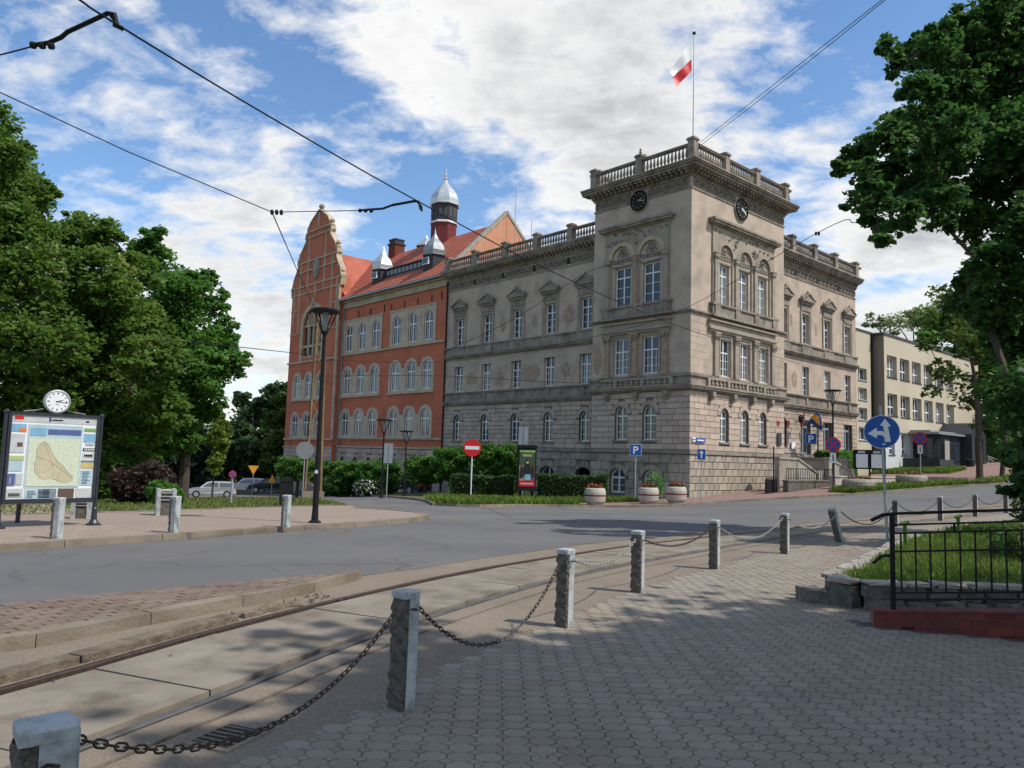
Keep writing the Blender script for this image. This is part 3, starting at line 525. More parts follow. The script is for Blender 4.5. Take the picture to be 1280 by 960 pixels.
# ------------------------------------------------------------------ grass
lt = MB(); rl_ = random.Random(11)
for i in range(420):
    y = 3.2+rl_.random()**1.6*13; x = rl_.uniform(-.15, .62)*y
    if not inside((x, y), PAVE) or inside((x, y), TERR): continue
    r = rl_.uniform(.006, .02); a = rl_.uniform(0, 6.28); z = T(x, y)+.006; lt.add([(x+r*math.cos(a), y+r*math.sin(a), z), (x+r*.5*math.cos(a+1.7), y+r*.5*math.sin(a+1.7), z+r*.5), (x-r*math.cos(a), y-r*math.sin(a), z), (x+r*.5*math.cos(a-1.6), y+r*.5*math.sin(a-1.6), z+r*.2)], [(0, 1, 2, 3)])
lt.build('leaf_litter', M['litter'], None, fix=False, label='tiny fallen leaves and specks scattered over the paving', cat='litter', kind='stuff')
def grass(name, poly, n, h, zf, off, lab, cat='grass', m='grass', near=None, wid=.006):
    a = np.array(poly); x0, y0 = a.min(0); x1, y1 = a.max(0); P = np.zeros((0, 2))
    while len(P) < n:
        q = np.c_[rng.uniform(x0, x1, n*2), rng.uniform(y0, y1, n*2)]; q = q[inpoly(q, poly)]
        if near is not None: q = q[rng.random(len(q)) < np.minimum(1, (near/np.maximum(q[:, 1], .1))**2)]
        cl = np.sin(q[:, 0]*2.3+1)*np.sin(q[:, 1]*1.9)+np.sin(q[:, 0]*5.1)*np.sin(q[:, 1]*6.3)*.5; q = q[rng.random(len(q)) < .65+.35*cl]; P = np.vstack([P, q])
    P = P[:n]; z = np.array([zf(x, y) for x, y in P])+off; th = rng.uniform(0, 2*np.pi, n); hh = h*rng.uniform(.45, 1.25, n); ww = wid*(1+P[:, 1]/14)
    lean = rng.normal(0, .35, (n, 2)); d = np.c_[np.cos(th), np.sin(th)]*ww[:, None]; V = np.zeros((n, 5, 3))
    V[:, 0, :2] = P-d; V[:, 1, :2] = P+d; mid = P+lean*hh[:, None]*.35; V[:, 2, :2] = mid+d*.8; V[:, 3, :2] = mid-d*.8; V[:, 4, :2] = P+lean*hh[:, None]
    V[:, 0, 2] = V[:, 1, 2] = z-.02; V[:, 2, 2] = V[:, 3, 2] = z+hh*.55; V[:, 4, 2] = z+hh*.95
    me = bpy.data.meshes.new(name); idx = np.arange(n)[:, None]*5; q4 = (idx+np.array([0, 1, 2, 3])).tolist(); t3 = (idx+np.array([3, 2, 4])).tolist()
    me.from_pydata(V.reshape(-1, 3).tolist(), [], q4+t3); me.materials.append(M[m]); return link(name, me, label=lab, cat=cat, kind='stuff')
grass('terrace_grass', [(a, b) for a, b in TERR[:4]]+[(13, 9), (17, 20), (10.4, 17.6)]+TERR[8:], 42000, .10, TT, -.03, 'lush green grass on the raised terrace behind the black fence', near=9.5, wid=.004)
grass('lawn_grass', [(-3.0, 33.1), (-1.2, 32.6), (.6, 35.4), (3.3, 36.8), (3.6, 40), (8.0, 41.6), (3, 46), (-3, 48), (-4.3, 40)], 16000, .30, T, .08, 'unmown grass round the advertising column and below the clipped hedge', wid=.010)
grass('verge_grass', [(a-.1, b+.1) for a, b in vt[3:]]+[(-5.6, 27.2), (-9, 36.2), (-13, 43), (-30, 50), (-26, 24)], 30000, .11, T, .08, 'thin dry grass on the verge beyond the left pavement', wid=.009, m='grass_dry')
grass('strip_grass', GST, 5000, .28, T, .12, 'tall grass round the no-stopping sign and oval planters', wid=.010)
grass('tree_strip_grass', GST2[:5]+[(46, 55), (33, 50.4)], 5000, .22, T, .12, 'grass strip under the slender street tree on the right', wid=.010)
grass('annex_grass', GST3, 5000, .28, T, .14, 'grass below the pale annex wall beside the notice board', wid=.012)
# ------------------------------------------------------------------ buildings
HC = (10.189, 44.0, 0.0); eR = Vector((.7391, .6736, 0)); eL = Vector((-.6736, .7391, 0))
def RL(r, l, z): return (eR.x*r+eL.x*l, eR.y*r+eL.y*l, z)
def LS(s, d, z): return RL(d, s, z)          # left front: s runs left from the tower corner, d goes into the building
def RS(u, d, z): return RL(u, d, z)          # right front
AL = math.atan2(-eL.y, -eL.x); AR = math.atan2(eR.y, eR.x)
SIDES = {'L': (LS, AL), 'R': (RS, AR)}
def arcpts(ua, ub, zt, rise, n=10):
    c = (ua+ub)/2; w = (ub-ua)/2; return [(c-w*math.cos(math.pi*k/n), zt-rise+rise*math.sin(math.pi*k/n)) for k in range(n+1)]
def wall(mb, fr, u0, u1, z0, z1, holes, d, rev):
    hs = [h for h in holes if h[1] > u0 and h[0] < u1 and h[3] > z0 and h[2] < z1]
    U = sorted({u0, u1}|{min(max(x, u0), u1) for h in hs for x in h[:2]}); Z = sorted({z0, z1}|{min(max(x, z0), z1) for h in hs for x in h[2:4]})
    for a, b in zip(U, U[1:]):
        for c, e in zip(Z, Z[1:]):
            um, zm = (a+b)/2, (c+e)/2
            if any(h[0] < um < h[1] and h[2] < zm < h[3] for h in hs): continue
            mb.quad(fr(a, d, c), fr(b, d, c), fr(b, d, e), fr(a, d, e))
    for h in hs:
        ua, ub, za, zb = h[:4]; rise = h[4] if len(h) > 4 else 0
        ol = [(ua, za), (ua, zb), (ub, zb), (ub, za)]
        if rise:
            A = arcpts(ua, ub, zb, rise); k = len(A)//2; ol = [(ua, za)]+A+[(ub, za)]
            for i in range(len(A)-1):
                c = (ua, zb) if i < k else (ub, zb); mb.add([fr(c[0], d, c[1]), fr(A[i][0], d, A[i][1]), fr(A[i+1][0], d, A[i+1][1])], [(0, 1, 2)])
        n = len(ol)
        for i in range(n):
            a, b = ol[i], ol[(i+1) % n]; mb.quad(fr(a[0], d, a[1]), fr(b[0], d, b[1]), fr(b[0], d+rev, b[1]), fr(a[0], d+rev, a[1]))
WC = {}
def window(side, u, d, z, w, h, arch=0.0, cols=2, rows=4, tr=.66, parent=None, m='white', bar=.07, gl='glass', double=False, nm='window', curt=0):
    fr, an = SIDES[side]; key = (w, h, arch, cols, rows, tr, m, bar, gl, double)
    if key not in WC:
        f = MB(); hw = w/2; A = arcpts(-hw, hw, h, arch, 10) if arch else [(-hw, h), (hw, h)]; B = [(x*(1-bar*2/w), z_-(bar if (abs(x) < hw*.95 or not arch) else 0)) for x, z_ in A]
        O = [(-hw, 0)]+A+[(hw, 0)]; I = [(-hw+bar, bar)]+B+[(hw-bar, bar)]; n = len(O)
        for y in (0, .06):
            f.add([(p[0], y, p[1]) for p in O]+[(p[0], y, p[1]) for p in I], [(i, (i+1) % n, n+(i+1) % n, n+i) for i in range(n)])
        f.add([(p[0], 0, p[1]) for p in I]+[(p[0], .06, p[1]) for p in I], [(i, (i+1) % n, n+(i+1) % n, n+i) for i in range(n)])
        ht = h*tr
        def top(x): return h-bar*.5 if not arch else h-arch+arch*math.sqrt(max(0, 1-(x/hw)**2))-bar*.5
        xs_ = [(-hw+w*i/cols) for i in range(1, cols)]
        for i, x in enumerate(xs_): f.box(x-bar*.55, x+bar*.55, -.006, .05, bar*.9, top(x))
        f.box(-hw+bar*.9, hw-bar*.9, -.003, .055, ht-bar*.55, ht+bar*.55)
        if double:
            for i in range(cols):
                x = -hw+w*(i+.5)/cols; f.box(x-.014, x+.014, .01, .04, bar, ht)
        for r in range(1, rows):
            zz = ht*r/rows; 
            if rows > 1: f.box(-hw+bar, hw-bar, .012, .04, zz-.014, zz+.014)
        g = MB(); GP = [(-hw+.01, .01)]+[(x*.985, z_-.01) for x, z_ in A]+[(hw-.01, .01)]; g.add([(p[0], .035, p[1]) for p in GP], [tuple(range(len(GP)))])
        c = MB(); c.quad((-hw, .22, h*.02), (hw*.98, .22, h*.02), (hw*.98, .22, h*(1-.0)-arch*.6), (-hw, .22, h-arch*.6))
        WC[key] = (f.mesh(nm+'_frame', M[m]), g.mesh(nm+'_glass', M[gl], fix=False))
    a, b = WC[key]; o = link(nm, a, parent, fr(u, d, z), an); link('glass', b, o); return o
def part(mb, name, m, parent, **k): return mb.build(name, M[m], parent, **k)
def balustrade(parent, side, a, b, d, z, h, piers, step=.26, m='trim', name='balustrade'):
    fr = SIDES[side][0]; mb = MB(); mb.box(a, b, d-.17, d+.17, z, z+.14, fr).box(a, b, d-.15, d+.15, z+h-.13, z+h, fr).box(a, b, d-.19, d+.19, z+h-.05, z+h-.015, fr)
    u = a+step/2; prof = [(.05, 0), (.05, .06), (.035, .1), (.085, .3), (.075, .38), (.035, .68), (.05, .72), (.05, .8)]; H = h-.27
    while u < b:
        if not any(abs(u-p) < .3 for p in piers):
            c = fr(u, d, 0); mb.lathe([(r*1.15, z+.14+q/.8*H) for r, q in prof], 6, (c[0], c[1]))
        u += step
    o = part(mb, name, m, parent)
    for p in piers: MB().box(p-.22, p+.22, d-.22, d+.22, z, z+h+.14, fr).box(p-.29, p+.29, d-.29, d+.29, z+h+.14, z+h+.22, fr).box(p-.24, p+.24, d-.24, d+.24, z+h+.22, z+h+.30, fr).build('pier', M['trim'], o)
    return o
town = empty('town_hall', HC, label='grey stone town hall with square clock tower, roof balustrades and flagpole', cat='building')
# ---- openings
TL3 = [(5.09, 1.28), (2.85, 1.28)]; TR3 = [(3.5, 1.05), (5.72, 1.08), (7.95, 1.08)]
WL = [22.08, 18.75, 15.38, 12.0, 8.65]; WR = [11.75, 14.9, 18.25, 21.6]
hT_L = [(c-w/2, c+w/2, 11.12, 13.62) for c, w in TL3]+[(c-.62, c+.62, 6.8, 9.08) for c, w in TL3]+[(c-.5, c+.5, 2.8, 4.9, .5) for c in (5.05, 2.9)]+[(c-.62, c+.62, -.45, 1.05, .45) for c in (5.3, 2.72)]
hT_R = [(c-w/2, c+w/2, 11.08, 13.58) for c, w in TR3]+[(c-.57, c+.57, 6.76, 9.02) for c in (3.62, 5.83, 8.05)]+[(c-.47, c+.47, 2.8, 4.85, .47) for c in (3.58, 5.85, 8.0)]
hW_L = [(c-.52, c+.52, 10.2, 12.3) for c in WL]+[(c-.52, c+.52, 6.5, 8.58) for c in WL]+[(c-.46, c+.46, 2.7, 4.7, .46) for c in WL]+[(c-.75, c+.75, -.5, 1.02, .6) for c in WL]
hW_R = [(c-.5, c+.5, 10.2, 12.25) for c in WR]+[(c-.5, c+.5, 6.45, 8.52) for c in WR]+[(c-.7, c+.7, 2.35, 4.8) for c in WR[1:]]+[(WR[0]-.45, WR[0]+.45, 2.8, 4.8, .45)]
def facade(side, a, b, d, z0, z1, holes):
    fr = SIDES[side][0]; o = MB(); wall(o, fr, a, b, 5.7, z1, holes, d, .3); w = part(o, 'wall', 'stone', town, fix=False)
    o = MB(); wall(o, fr, a, b, z0, 5.7, holes, d+.03, .33); w2 = part(o, 'stone_base_wall', 'joint', town, fix=False)
    return w, w2
wTL, bTL = facade('L', 0, 7.5, 0, -2, 18.5, hT_L); wTR, bTR = facade('R', 0, 10.75, 0, -2, 18.5, hT_R)
wWL, bWL = facade('L', 7.5, 23.85, .6, -4, 15.5, hW_L); wWR, bWR = facade('R', 10.75, 23.1, .6, -2, 15.5, hW_R)
sh = MB()   # hidden side and back walls, floors behind the windows kept dark by the closed volume
sh.quad(RL(0, 7.5, -2), RL(.6, 7.5, -2), RL(.6, 7.5, 18.5), RL(0, 7.5, 18.5)); sh.quad(RL(10.75, 0, -2), RL(10.75, .6, -2), RL(10.75, .6, 18.5), RL(10.75, 0, 18.5))
sh.quad(RL(.6, 7.5, 15), RL(10.75, 7.5, 15), RL(10.75, 7.5, 18.5), RL(.6, 7.5, 18.5)); sh.quad(RL(10.75, .6, 15), RL(10.75, 7.5, 15), RL(10.75, 7.5, 18.5), RL(10.75, .6, 18.5))
sh.quad(RL(14, 7.5, -2), RL(14, 23.85, -4), RL(14, 23.85, 16), RL(14, 7.5, 16)); sh.quad(RL(14, 14, -2), RL(23.1, 14, -2), RL(23.1, 14, 16), RL(14, 14, 16)); sh.quad(RL(23.1, .6, -2), RL(23.1, 14, -2), RL(23.1, 14, 15.5), RL(23.1, .6, 15.5)); sh.quad(RL(.6, 23.85, 14), RL(14, 23.85, 14), RL(14, 23.85, 16.2), RL(.6, 23.85, 16.2))
part(sh, 'side_wall', 'stone', town, fix=False)
rf = MB(); rf.box(.1, 10.6, .1, 7.4, 18.85, 19.0, RL).box(.5, 14, 7.45, 23.85, 16.02, 16.12, RL).box(10.7, 23.1, .5, 14, 16.02, 16.12, RL); part(rf, 'roof', 'roofgrey', town)
# ---- rusticated blocks
BC = {}
def block(side, u0, u1, z0, z1, d, m, proud, cham, parent, acc):
    fr, an = SIDES[side]; w = round(u1-u0, 2); h = round(z1-z0, 2)
    if w < .1 or h < .06: return
    pr = proud*random.uniform(.8, 1.25); uc = (u0+u1)/2
    if acc is None:
        key = (w, h, m)
        if key not in BC:
            b = MB(); c = cham; P = [(-w/2, 0), (w/2, 0), (w/2, h), (-w/2, h)]; Q = [(-w/2+c, c), (w/2-c, c), (w/2-c, h-c), (-w/2+c, h-c)]
            b.add([(x, 0, z) for x, z in P]+[(x, -proud*.5, z) for x, z in P]+[(x, -proud, z) for x, z in Q], [(8, 9, 10, 11)]+[(i, (i+1) % 4, 4+(i+1) % 4, 4+i) for i in range(4)]+[(4+i, 4+(i+1) % 4, 8+(i+1) % 4, 8+i) for i in range(4)]); BC[key] = b.mesh('stone_block', M[m])
        o = link('stone_block', BC[key], parent, fr(uc, d-random.uniform(-.006, .008), z0), an)
    else:
        c = cham; P = [(u0, z0), (u1, z0), (u1, z1), (u0, z1)]; Q = [(u0+c, z0+c), (u1-c, z0+c), (u1-c, z1-c), (u0+c, z1-c)]
        acc.add([fr(x, d, z) for x, z in P]+[fr(x, d-pr, z) for x, z in Q], [(4, 5, 6, 7)]+[(i, (i+1) % 4, 4+(i+1) % 4, 4+i) for i in range(4)])
def blocks(side, a, b, z0, z1, rh, L, d, holes, m, proud, cham, parent, acc=None, gap=.022, vr=.30, skip=lambda u, z: False, jit=0):
    n = max(1, round((z1-z0)/rh)); rh = (z1-z0)/n
    for r in range(n):
        za, zb = z0+r*rh, z0+(r+1)*rh-gap; zm = (za+zb)/2; cuts = []
        for h in holes:
            if h[3]+vr > za and h[2] < zb:
                c = (h[0]+h[1])/2; hw = (h[1]-h[0])/2; rise = h[4] if len(h) > 4 else 0; sp = h[3]-rise
                if rise and zb > sp:
                    R = hw+vr; q = max(0, min(1, (zm-sp)/(rise+vr))); hw2 = R*math.sqrt(1-q*q) if zm < h[3]+vr else 0
                    if hw2 > 0: cuts.append((c-hw2, c+hw2))
                elif zm < h[3]: cuts.append((c-hw-.01, c+hw+.01))
        cuts.sort(); seg = []; p = a
        for x, y in cuts:
            if x > p: seg.append((p, x))
            p = max(p, y)
        if p < b: seg.append((p, b))
        for x, y in seg:
            if y-x < .12: continue
            k = max(1, round((y-x)/L)); ed = [x+(y-x)*i/k for i in range(k+1)]
            if (r % 2) and k >= 1 and y-x > L*.8:
                st_ = (y-x)/k; ed = [x]+[x+st_*(i+.5) for i in range(k)]+[y]
            if jit: ed = [ed[0]]+[e+random.uniform(-jit, jit)*L for e in ed[1:-1]]+[ed[-1]]
            for e0, e1 in zip(ed, ed[1:]):
                if e1-e0 > .12: block(side, e0, e1-gap, za, zb, d, m, proud, cham, parent, acc)
        # voussoirs
    for h in holes:
        if len(h) > 4 and h[4] and h[3] > z0 and h[3] < z1:
            fr = SIDES[side][0]; ua, ub, _, zt, rise = h; c = (ua+ub)/2; hw = (ub-ua)/2; sp = zt-rise; mb = acc if acc is not None else MB(); nv = 9
            for k in range(nv):
                t0 = math.pi*k/nv+.02; t1 = math.pi*(k+1)/nv-.02
                ip = [(c-hw*math.cos(t), sp+rise*math.sin(t)) for t in (t0, t1)]; op = [(c-(hw+vr-.02)*math.cos(t), sp+(rise+vr-.02)*math.sin(t)) for t in (t0, t1)]
                P = [ip[0], ip[1], op[1], op[0]]; mb.add([fr(x, d, z) for x, z in P]+[fr(x, d-proud*1.3, z) for x, z in P], [(4, 5, 6, 7)]+[(i, (i+1) % 4, 4+(i+1) % 4, 4+i) for i in range(4)])
            if acc is None: part(mb, 'arch_stones', m, parent)
blocks('R', .0, 10.75, 2.26, 5.68, .33, .92, .03, hT_R, 'ashlar', .035, .012, bTR)
blocks('R', .0, 10.75, -.9, 2.0, .42, .63, .03, [], 'rough', .06, .03, bTR, jit=.22)
accL = MB(); blocks('L', .0, 7.5, 2.26, 5.68, .33, .92, .03, hT_L, 'ashlar', .035, .012, bTL)
accb = MB(); blocks('L', .0, 7.5, -1.2, 2.0, .5, .85, .03, hT_L, 'rough', .035, .02, bTL, accb, jit=.1); part(accb, 'plinth_courses', 'rough', bTL, kind='stuff', fix=False); accb = MB()
blocks('L', 7.52, 23.83, 2.26, 5.4, .33, .95, .63, hW_L, 'ashlar', .035, .012, bWL, accL); blocks('L', 7.52, 23.83, -3, 2.0, .5, .9, .63, hW_L, 'rough', .035, .02, bWL, accb, vr=.4)
part(accL, 'ashlar_courses', 'ashlar', bWL, kind='stuff', fix=False); part(accb, 'plinth_courses', 'rough', bWL, kind='stuff', fix=False)
acc = MB(); blocks('R', 10.77, 23.08, 2.36, 5.4, .33, .95, .63, hW_R, 'ashlar', .035, .012, bWR, acc); part(acc, 'ashlar_courses', 'ashlar', bWR, kind='stuff', fix=False)
acc = MB(); blocks('R', 10.77, 23.08, -.6, 2.1, .42, .6, .63, [], 'rough', .05, .03, bWR, acc, jit=.2); part(acc, 'plinth_courses', 'rough', bWR, kind='stuff', fix=False)
# smoother plaster ashlar lines on the upper tower storey
acc = MB(); hh = [(1.4, 6.5, 6.4, 10.4)]; blocks('L', .02, 7.48, 6.72, 10.1, .42, 1.2, .0, hh, 'stone', .012, .004, wTL, acc, gap=.012); part(acc, 'plaster_courses', 'stone', wTL, kind='stuff', fix=False)
acc = MB(); hh = [(1.7, 9.3, 6.4, 10.4)]; blocks('R', .02, 10.73, 6.72, 10.1, .42, 1.2, .0, hh, 'stone', .012, .004, wTR, acc, gap=.012); part(acc, 'plaster_courses', 'stone', wTR, kind='stuff', fix=False)
acc = MB(); blocks('L', 7.55, 23.8, 6.45, 8.9, .42, 1.2, .6, hW_L, 'stone', .010, .004, wWL, acc, gap=.012, vr=0)
part(acc, 'plaster_courses', 'stone', wWL, kind='stuff', fix=False)
# ---- bands
def tring(z0, z1, o, r1=10.75, l1=7.5):   # moulding round both visible tower faces, mitred as one box
    return MB().box(-o, r1+o, -o, l1+o, z0, z1, RL)
def tower_band(name, lv, m='trim'):
    mb = MB()
    for z0, z1, o in lv:   # two slabs meeting at the corner
        mb.box(-o, 10.75+min(o, .55), -o, 0.0, z0, z1, RL); mb.box(-o, 0.0, 0.0, 7.5+min(o, .55), z0, z1, RL)
    return part(mb, name, m, town)
tower_band('plinth_course', [(2.02, 2.13, .10), (2.13, 2.24, .05)])
tower_band('storey_band', [(5.70, 5.80, .12), (5.80, 5.92, .28), (5.92, 5.98, .34), (5.98, 6.5, .10), (6.5, 6.6, .2), (6.6, 6.66, .14)])
tower_band('string_course', [(10.2, 10.28, .10), (10.28, 10.38, .18)])
tower_band('frieze_moulding', [(17.58, 17.66, .06), (17.66, 17.70, .03)])
co = tower_band('cornice', [(18.3, 18.42, .08), (18.42, 18.5, .14), (18.68, 18.82, .72), (18.82, 18.93, .82), (18.93, 19.02, .9), (18.5, 18.68, .2)])
dn = MB()
def modill(fr, a, b, d, z0, z1, out, step, w):
    u = a
    while u <= b: dn.box(u-w/2, u+w/2, d-out, d+.0, z0+.05, z1, fr); dn.box(u-w/2, u+w/2, d-out*.5, d+.0, z0-.06, z0+.05, fr); u += step
modill(LS, .1, 7.4, -.2, 18.5, 18.68, .42, .36, .16); modill(RS, .1, 10.7, -.2, 18.5, 18.68, .42, .36, .16); part(dn, 'modillions', 'trim', co, kind='stuff')
def relief(side, a, b, z0, z1, d, m='relief', parent=town, name='frieze', unit=.62):
    fr = SIDES[side][0]; mb = MB(); mb.box(a, b, d-.03, d+.02, z0, z1, fr); n = max(1, round((b-a)/unit)); st_ = (b-a)/n; H = z1-z0
    for i in range(n):
        c = a+(i+.5)*st_; zc = z0+H*.45
        pts = [fr(c+st_*.42*math.cos(t), d-.06, zc+H*.22-H*.42*math.sin(t)) for t in [math.pi*k/7 for k in range(8)]]; mb.tube(pts, H*.07, 5)
        mb.tube([fr(c+H*.14*math.cos(t), d-.07, zc+H*.2+H*.14*math.sin(t)) for t in [2*math.pi*k/7 for k in range(7)]], H*.05, 4, closed=True)
        mb.box(c+st_*.44, c+st_*.56, d-.09, d, zc-H*.2, zc+H*.35, fr)
    return part(mb, name, m, parent)
relief('L', .15, 3.1, 17.72, 18.28, 0); relief('L', 4.5, 7.35, 17.72, 18.28, 0); relief('R', .15, 4.55, 17.72, 18.28, 0); relief('R', 5.97, 10.6, 17.72, 18.28, 0)
# tower parapet
balustrade(town, 'L', .0, 7.6, -.35, 19.02, 1.08, [-.3, 3.55, 7.25]); balustrade(town, 'R', .0, 10.9, -.35, 19.02, 1.08, [2.95, 6.5, 10.2])
balustrade(town, 'R', .0, 10.9, 7.2, 19.02, 1.08, [.0, 3.5, 7, 10.4]); balustrade(town, 'L', .4, 7.2, 10.3, 19.02, 1.08, [3.55], name='rear_balustrade')
part(MB().box(-.12, .12, 3.42, 3.68, 20.4, 20.52, RL).lathe([(.05, 20.5), (.1, 20.6), (.04, 20.68), (.09, 20.75), (.02, 20.84)], 6, RL(-.35, 3.55, 0)[:2]), 'finial', 'trim', town)
# ---- tower third storey: paired / triple arcades
def arcade(side, ws, a, b, z0, zs, zt, hood, parent=town):
    fr = SIDES[side][0]; P = MB(); wtop = z0+2.5
    # panel set proud with arches cut in it
    holes = [(c-w/2-.22, c+w/2+.22, z0-.1, zs+(w/2+.22), w/2+.22) for c, w in ws]
    wall(P, fr, a, b, z0-.1, zt, holes, -.10, .1); o = part(P, 'arcade_panel', 'greytrim', parent, fix=False)
    part(MB().box(a-.002, a+.03, -.1, 0, z0-.1, zt, fr), 'arcade_edge', 'greytrim', o); part(MB().box(b-.03, b+.002, -.1, 0, z0-.1, zt, fr), 'arcade_edge', 'greytrim', o)
    for c, w in ws:      # archivolt ring, tympanum relief, lintel
        q = MB(); r0, r1 = w/2+.20, w/2+.43; n = 12
        for k in range(n):
            t0, t1 = math.pi*k/n, math.pi*(k+1)/n
            for (ra, rb, dd) in ((r0, r0+.1, -.17), (r0+.1, r1, -.135)):
                A = [(c-ra*math.cos(t0), zs+ra*math.sin(t0)), (c-ra*math.cos(t1), zs+ra*math.sin(t1)), (c-rb*math.cos(t1), zs+rb*math.sin(t1)), (c-rb*math.cos(t0), zs+rb*math.sin(t0))]
                q.add([fr(x, -.09, z) for x, z in A]+[fr(x, dd, z) for x, z in A], [(4, 5, 6, 7)]+[(i, (i+1) % 4, 4+(i+1) % 4, 4+i) for i in range(4)])
        part(q, 'archivolt', 'sandtrim' if side == 'L' else 'greytrim', o, fix=False)
        t = MB(); t.tube([fr(c+.26*math.cos(x), -.02, zs+.42+.26*math.sin(x)) for x in [2*math.pi*k/12 for k in range(12)]], .05, 5, closed=True); t.lathe([(.02, -.0), (.15, .03), (.12, .09), (.02, .11)], 8, (0, 0), lambda x, y, z: fr(c+x, -z, zs+.42+y))
        for s in (-1, 1): t.tube([fr(c+s*.3, -.02, zs+.1), fr(c+s*.42, -.02, zs+.22), fr(c+s*.36, -.02, zs+.36)], .04, 5)
        for k in range(7): t.box(c-w/2-.1+k*(w+.2)/7+.02, c-w/2-.1+(k+1)*(w+.2)/7-.02, -.05, 0, zs-.2, zs-.02, fr)
        t.box(c-w/2-.2, c+w/2+.2, -.07, 0, zs-.02, zs+.04, fr); t.box(c-w/2-.18, c+w/2+.18, -.05, 0, wtop+.02, wtop+.12, fr); part(t, 'tympanum', 'relief', o)
    col = MB(); xs_ = [(ws[i][0]+ws[i+1][0])/2 for i in range(len(ws)-1)]; w0 = ws[0][1]
    step = abs(ws[1][0]-ws[0][0]); lo = min(c for c, w in ws); hi = max(c for c, w in ws)
    for x, hw in [(x, .17) for x in xs_]+[(lo-step/2-.02, .2), (hi+step/2+.02, .2)]:
        k = MB(); k.box(x-hw*.8, x+hw*.8, -.2, -.05, z0, zs-.25, fr).box(x-hw, x+hw, -.24, -.05, z0, z0+.2, fr).box(x-hw, x+hw, -.25, -.05, zs-.28, zs-.2, fr).box(x-hw*1.2, x+hw*1.2, -.29, -.05, zs-.2, zs+.0, fr).box(x-hw*1.35, x+hw*1.35, -.32, -.05, zs, zs+.06, fr); part(k, 'pilaster', 'bare' if (side == 'L' and x in xs_) else 'greytrim', o)
    sp = MB()
    for c, w in [(x, 0) for x in xs_]: sp.lathe([(.02, 0), (.17, .03), (.13, .08), (.02, .1)], 8, (0, 0), lambda x, y, z: fr(c+x, -.1-z, zs+.95+y))
    rr = random.Random(3)
    for i in range(46):
        x = rr.uniform(a+.15, b-.15); z = rr.uniform(zs+.5, zt-.1)
        if all((x-c)**2+(z-zs)**2 > (w/2+.52)**2 for c, w in ws): sp.tube([fr(x+.09*math.cos(t), -.115, z+.09*math.sin(t)) for t in (0, 1.5, 3, 4.5)], .028, 4)
    part(sp, 'spandrel_relief', 'relief', o, kind='stuff')
    hd = MB(); hd.box(a-.12, b+.12, -.2, 0, zt, zt+.1, fr).box(a-.3, b+.3, -.42, 0, zt+.1, zt+.24, fr).box(a-.38, b+.38, -.5, 0, zt+.24, zt+.36, fr).box(a-.34, b+.34, -.46, 0, zt+.36, zt+.40, fr)
    part(hd, 'hood_cornice', 'trim', parent)
    lg = MB(); lg.box(a-.15, b+.15, -.22, 0, z0-.75, z0-.15, fr).box(a-.28, b+.28, -.36, 0, z0-.86, z0-.75, fr).box(a-.25, b+.25, -.32, 0, z0-.15, z0-.02, fr).box(a-.2, b+.2, -.26, 0, z0-.02, z0, fr)
    for x in xs_+[lo-step/2-.02, hi+step/2+.02]: lg.box(x-.27, x+.27, -.30, -.2, z0-.75, z0-.15, fr)
    part(lg, 'window_ledge', 'trim', parent)
arcade('L', TL3, 1.5, 6.44, 11.12, 14.12, 15.9, 16.3); arcade('R', TR3, 2.08, 9.28, 11.08, 14.08, 15.8, 16.2)
# second storey frames with pilasters and entablature
def order(side, ws, a, b, hw):
    fr = SIDES[side][0]; e = MB(); e.box(a, b, -.16, 0, 9.32, 9.46, fr).box(a-.08, b+.08, -.26, 0, 9.46, 9.60, fr).box(a-.02, b+.02, -.14, 0, 9.6, 9.95, fr).box(a-.12, b+.12, -.3, 0, 9.95, 10.04, fr); part(e, 'entablature', 'greytrim', town)
    lo, hi = min(ws), max(ws); st_ = abs(ws[1]-ws[0]); xs_ = [lo-st_/2]+[lo+st_*(i+.5) for i in range(len(ws))]
    for x in xs_:
        k = MB(); k.box(x-.19, x+.19, -.15, 0, 6.9, 9.0, fr).box(x-.25, x+.25, -.2, 0, 6.66, 6.9, fr).box(x-.22, x+.22, -.2, 0, 9.0, 9.07, fr).box(x-.28, x+.28, -.24, 0, 9.07, 9.2, fr).box(x-.3, x+.3, -.27, 0, 9.2, 9.32, fr)
        for q in (-.2, .0, .2): k.tube([fr(x+q, -.26, 9.1), fr(x+q*.8, -.2, 8.92)], .05, 5)
        part(k, 'pilaster', 'greytrim' if side == 'R' else 'bare', town)
    for c in ws: part(MB().box(c-hw-.14, c-hw, -.06, 0, 6.72, 9.16, fr).box(c+hw, c+hw+.14, -.06, 0, 6.72, 9.16, fr).box(c-hw-.14, c+hw+.14, -.06, 0, 9.16, 9.3, fr), 'window_surround', 'greytrim', town)
order('L', [5.09, 2.85], 1.35, 6.55, .62); order('R', [3.62, 5.83, 8.05], 1.75, 9.35, .57)
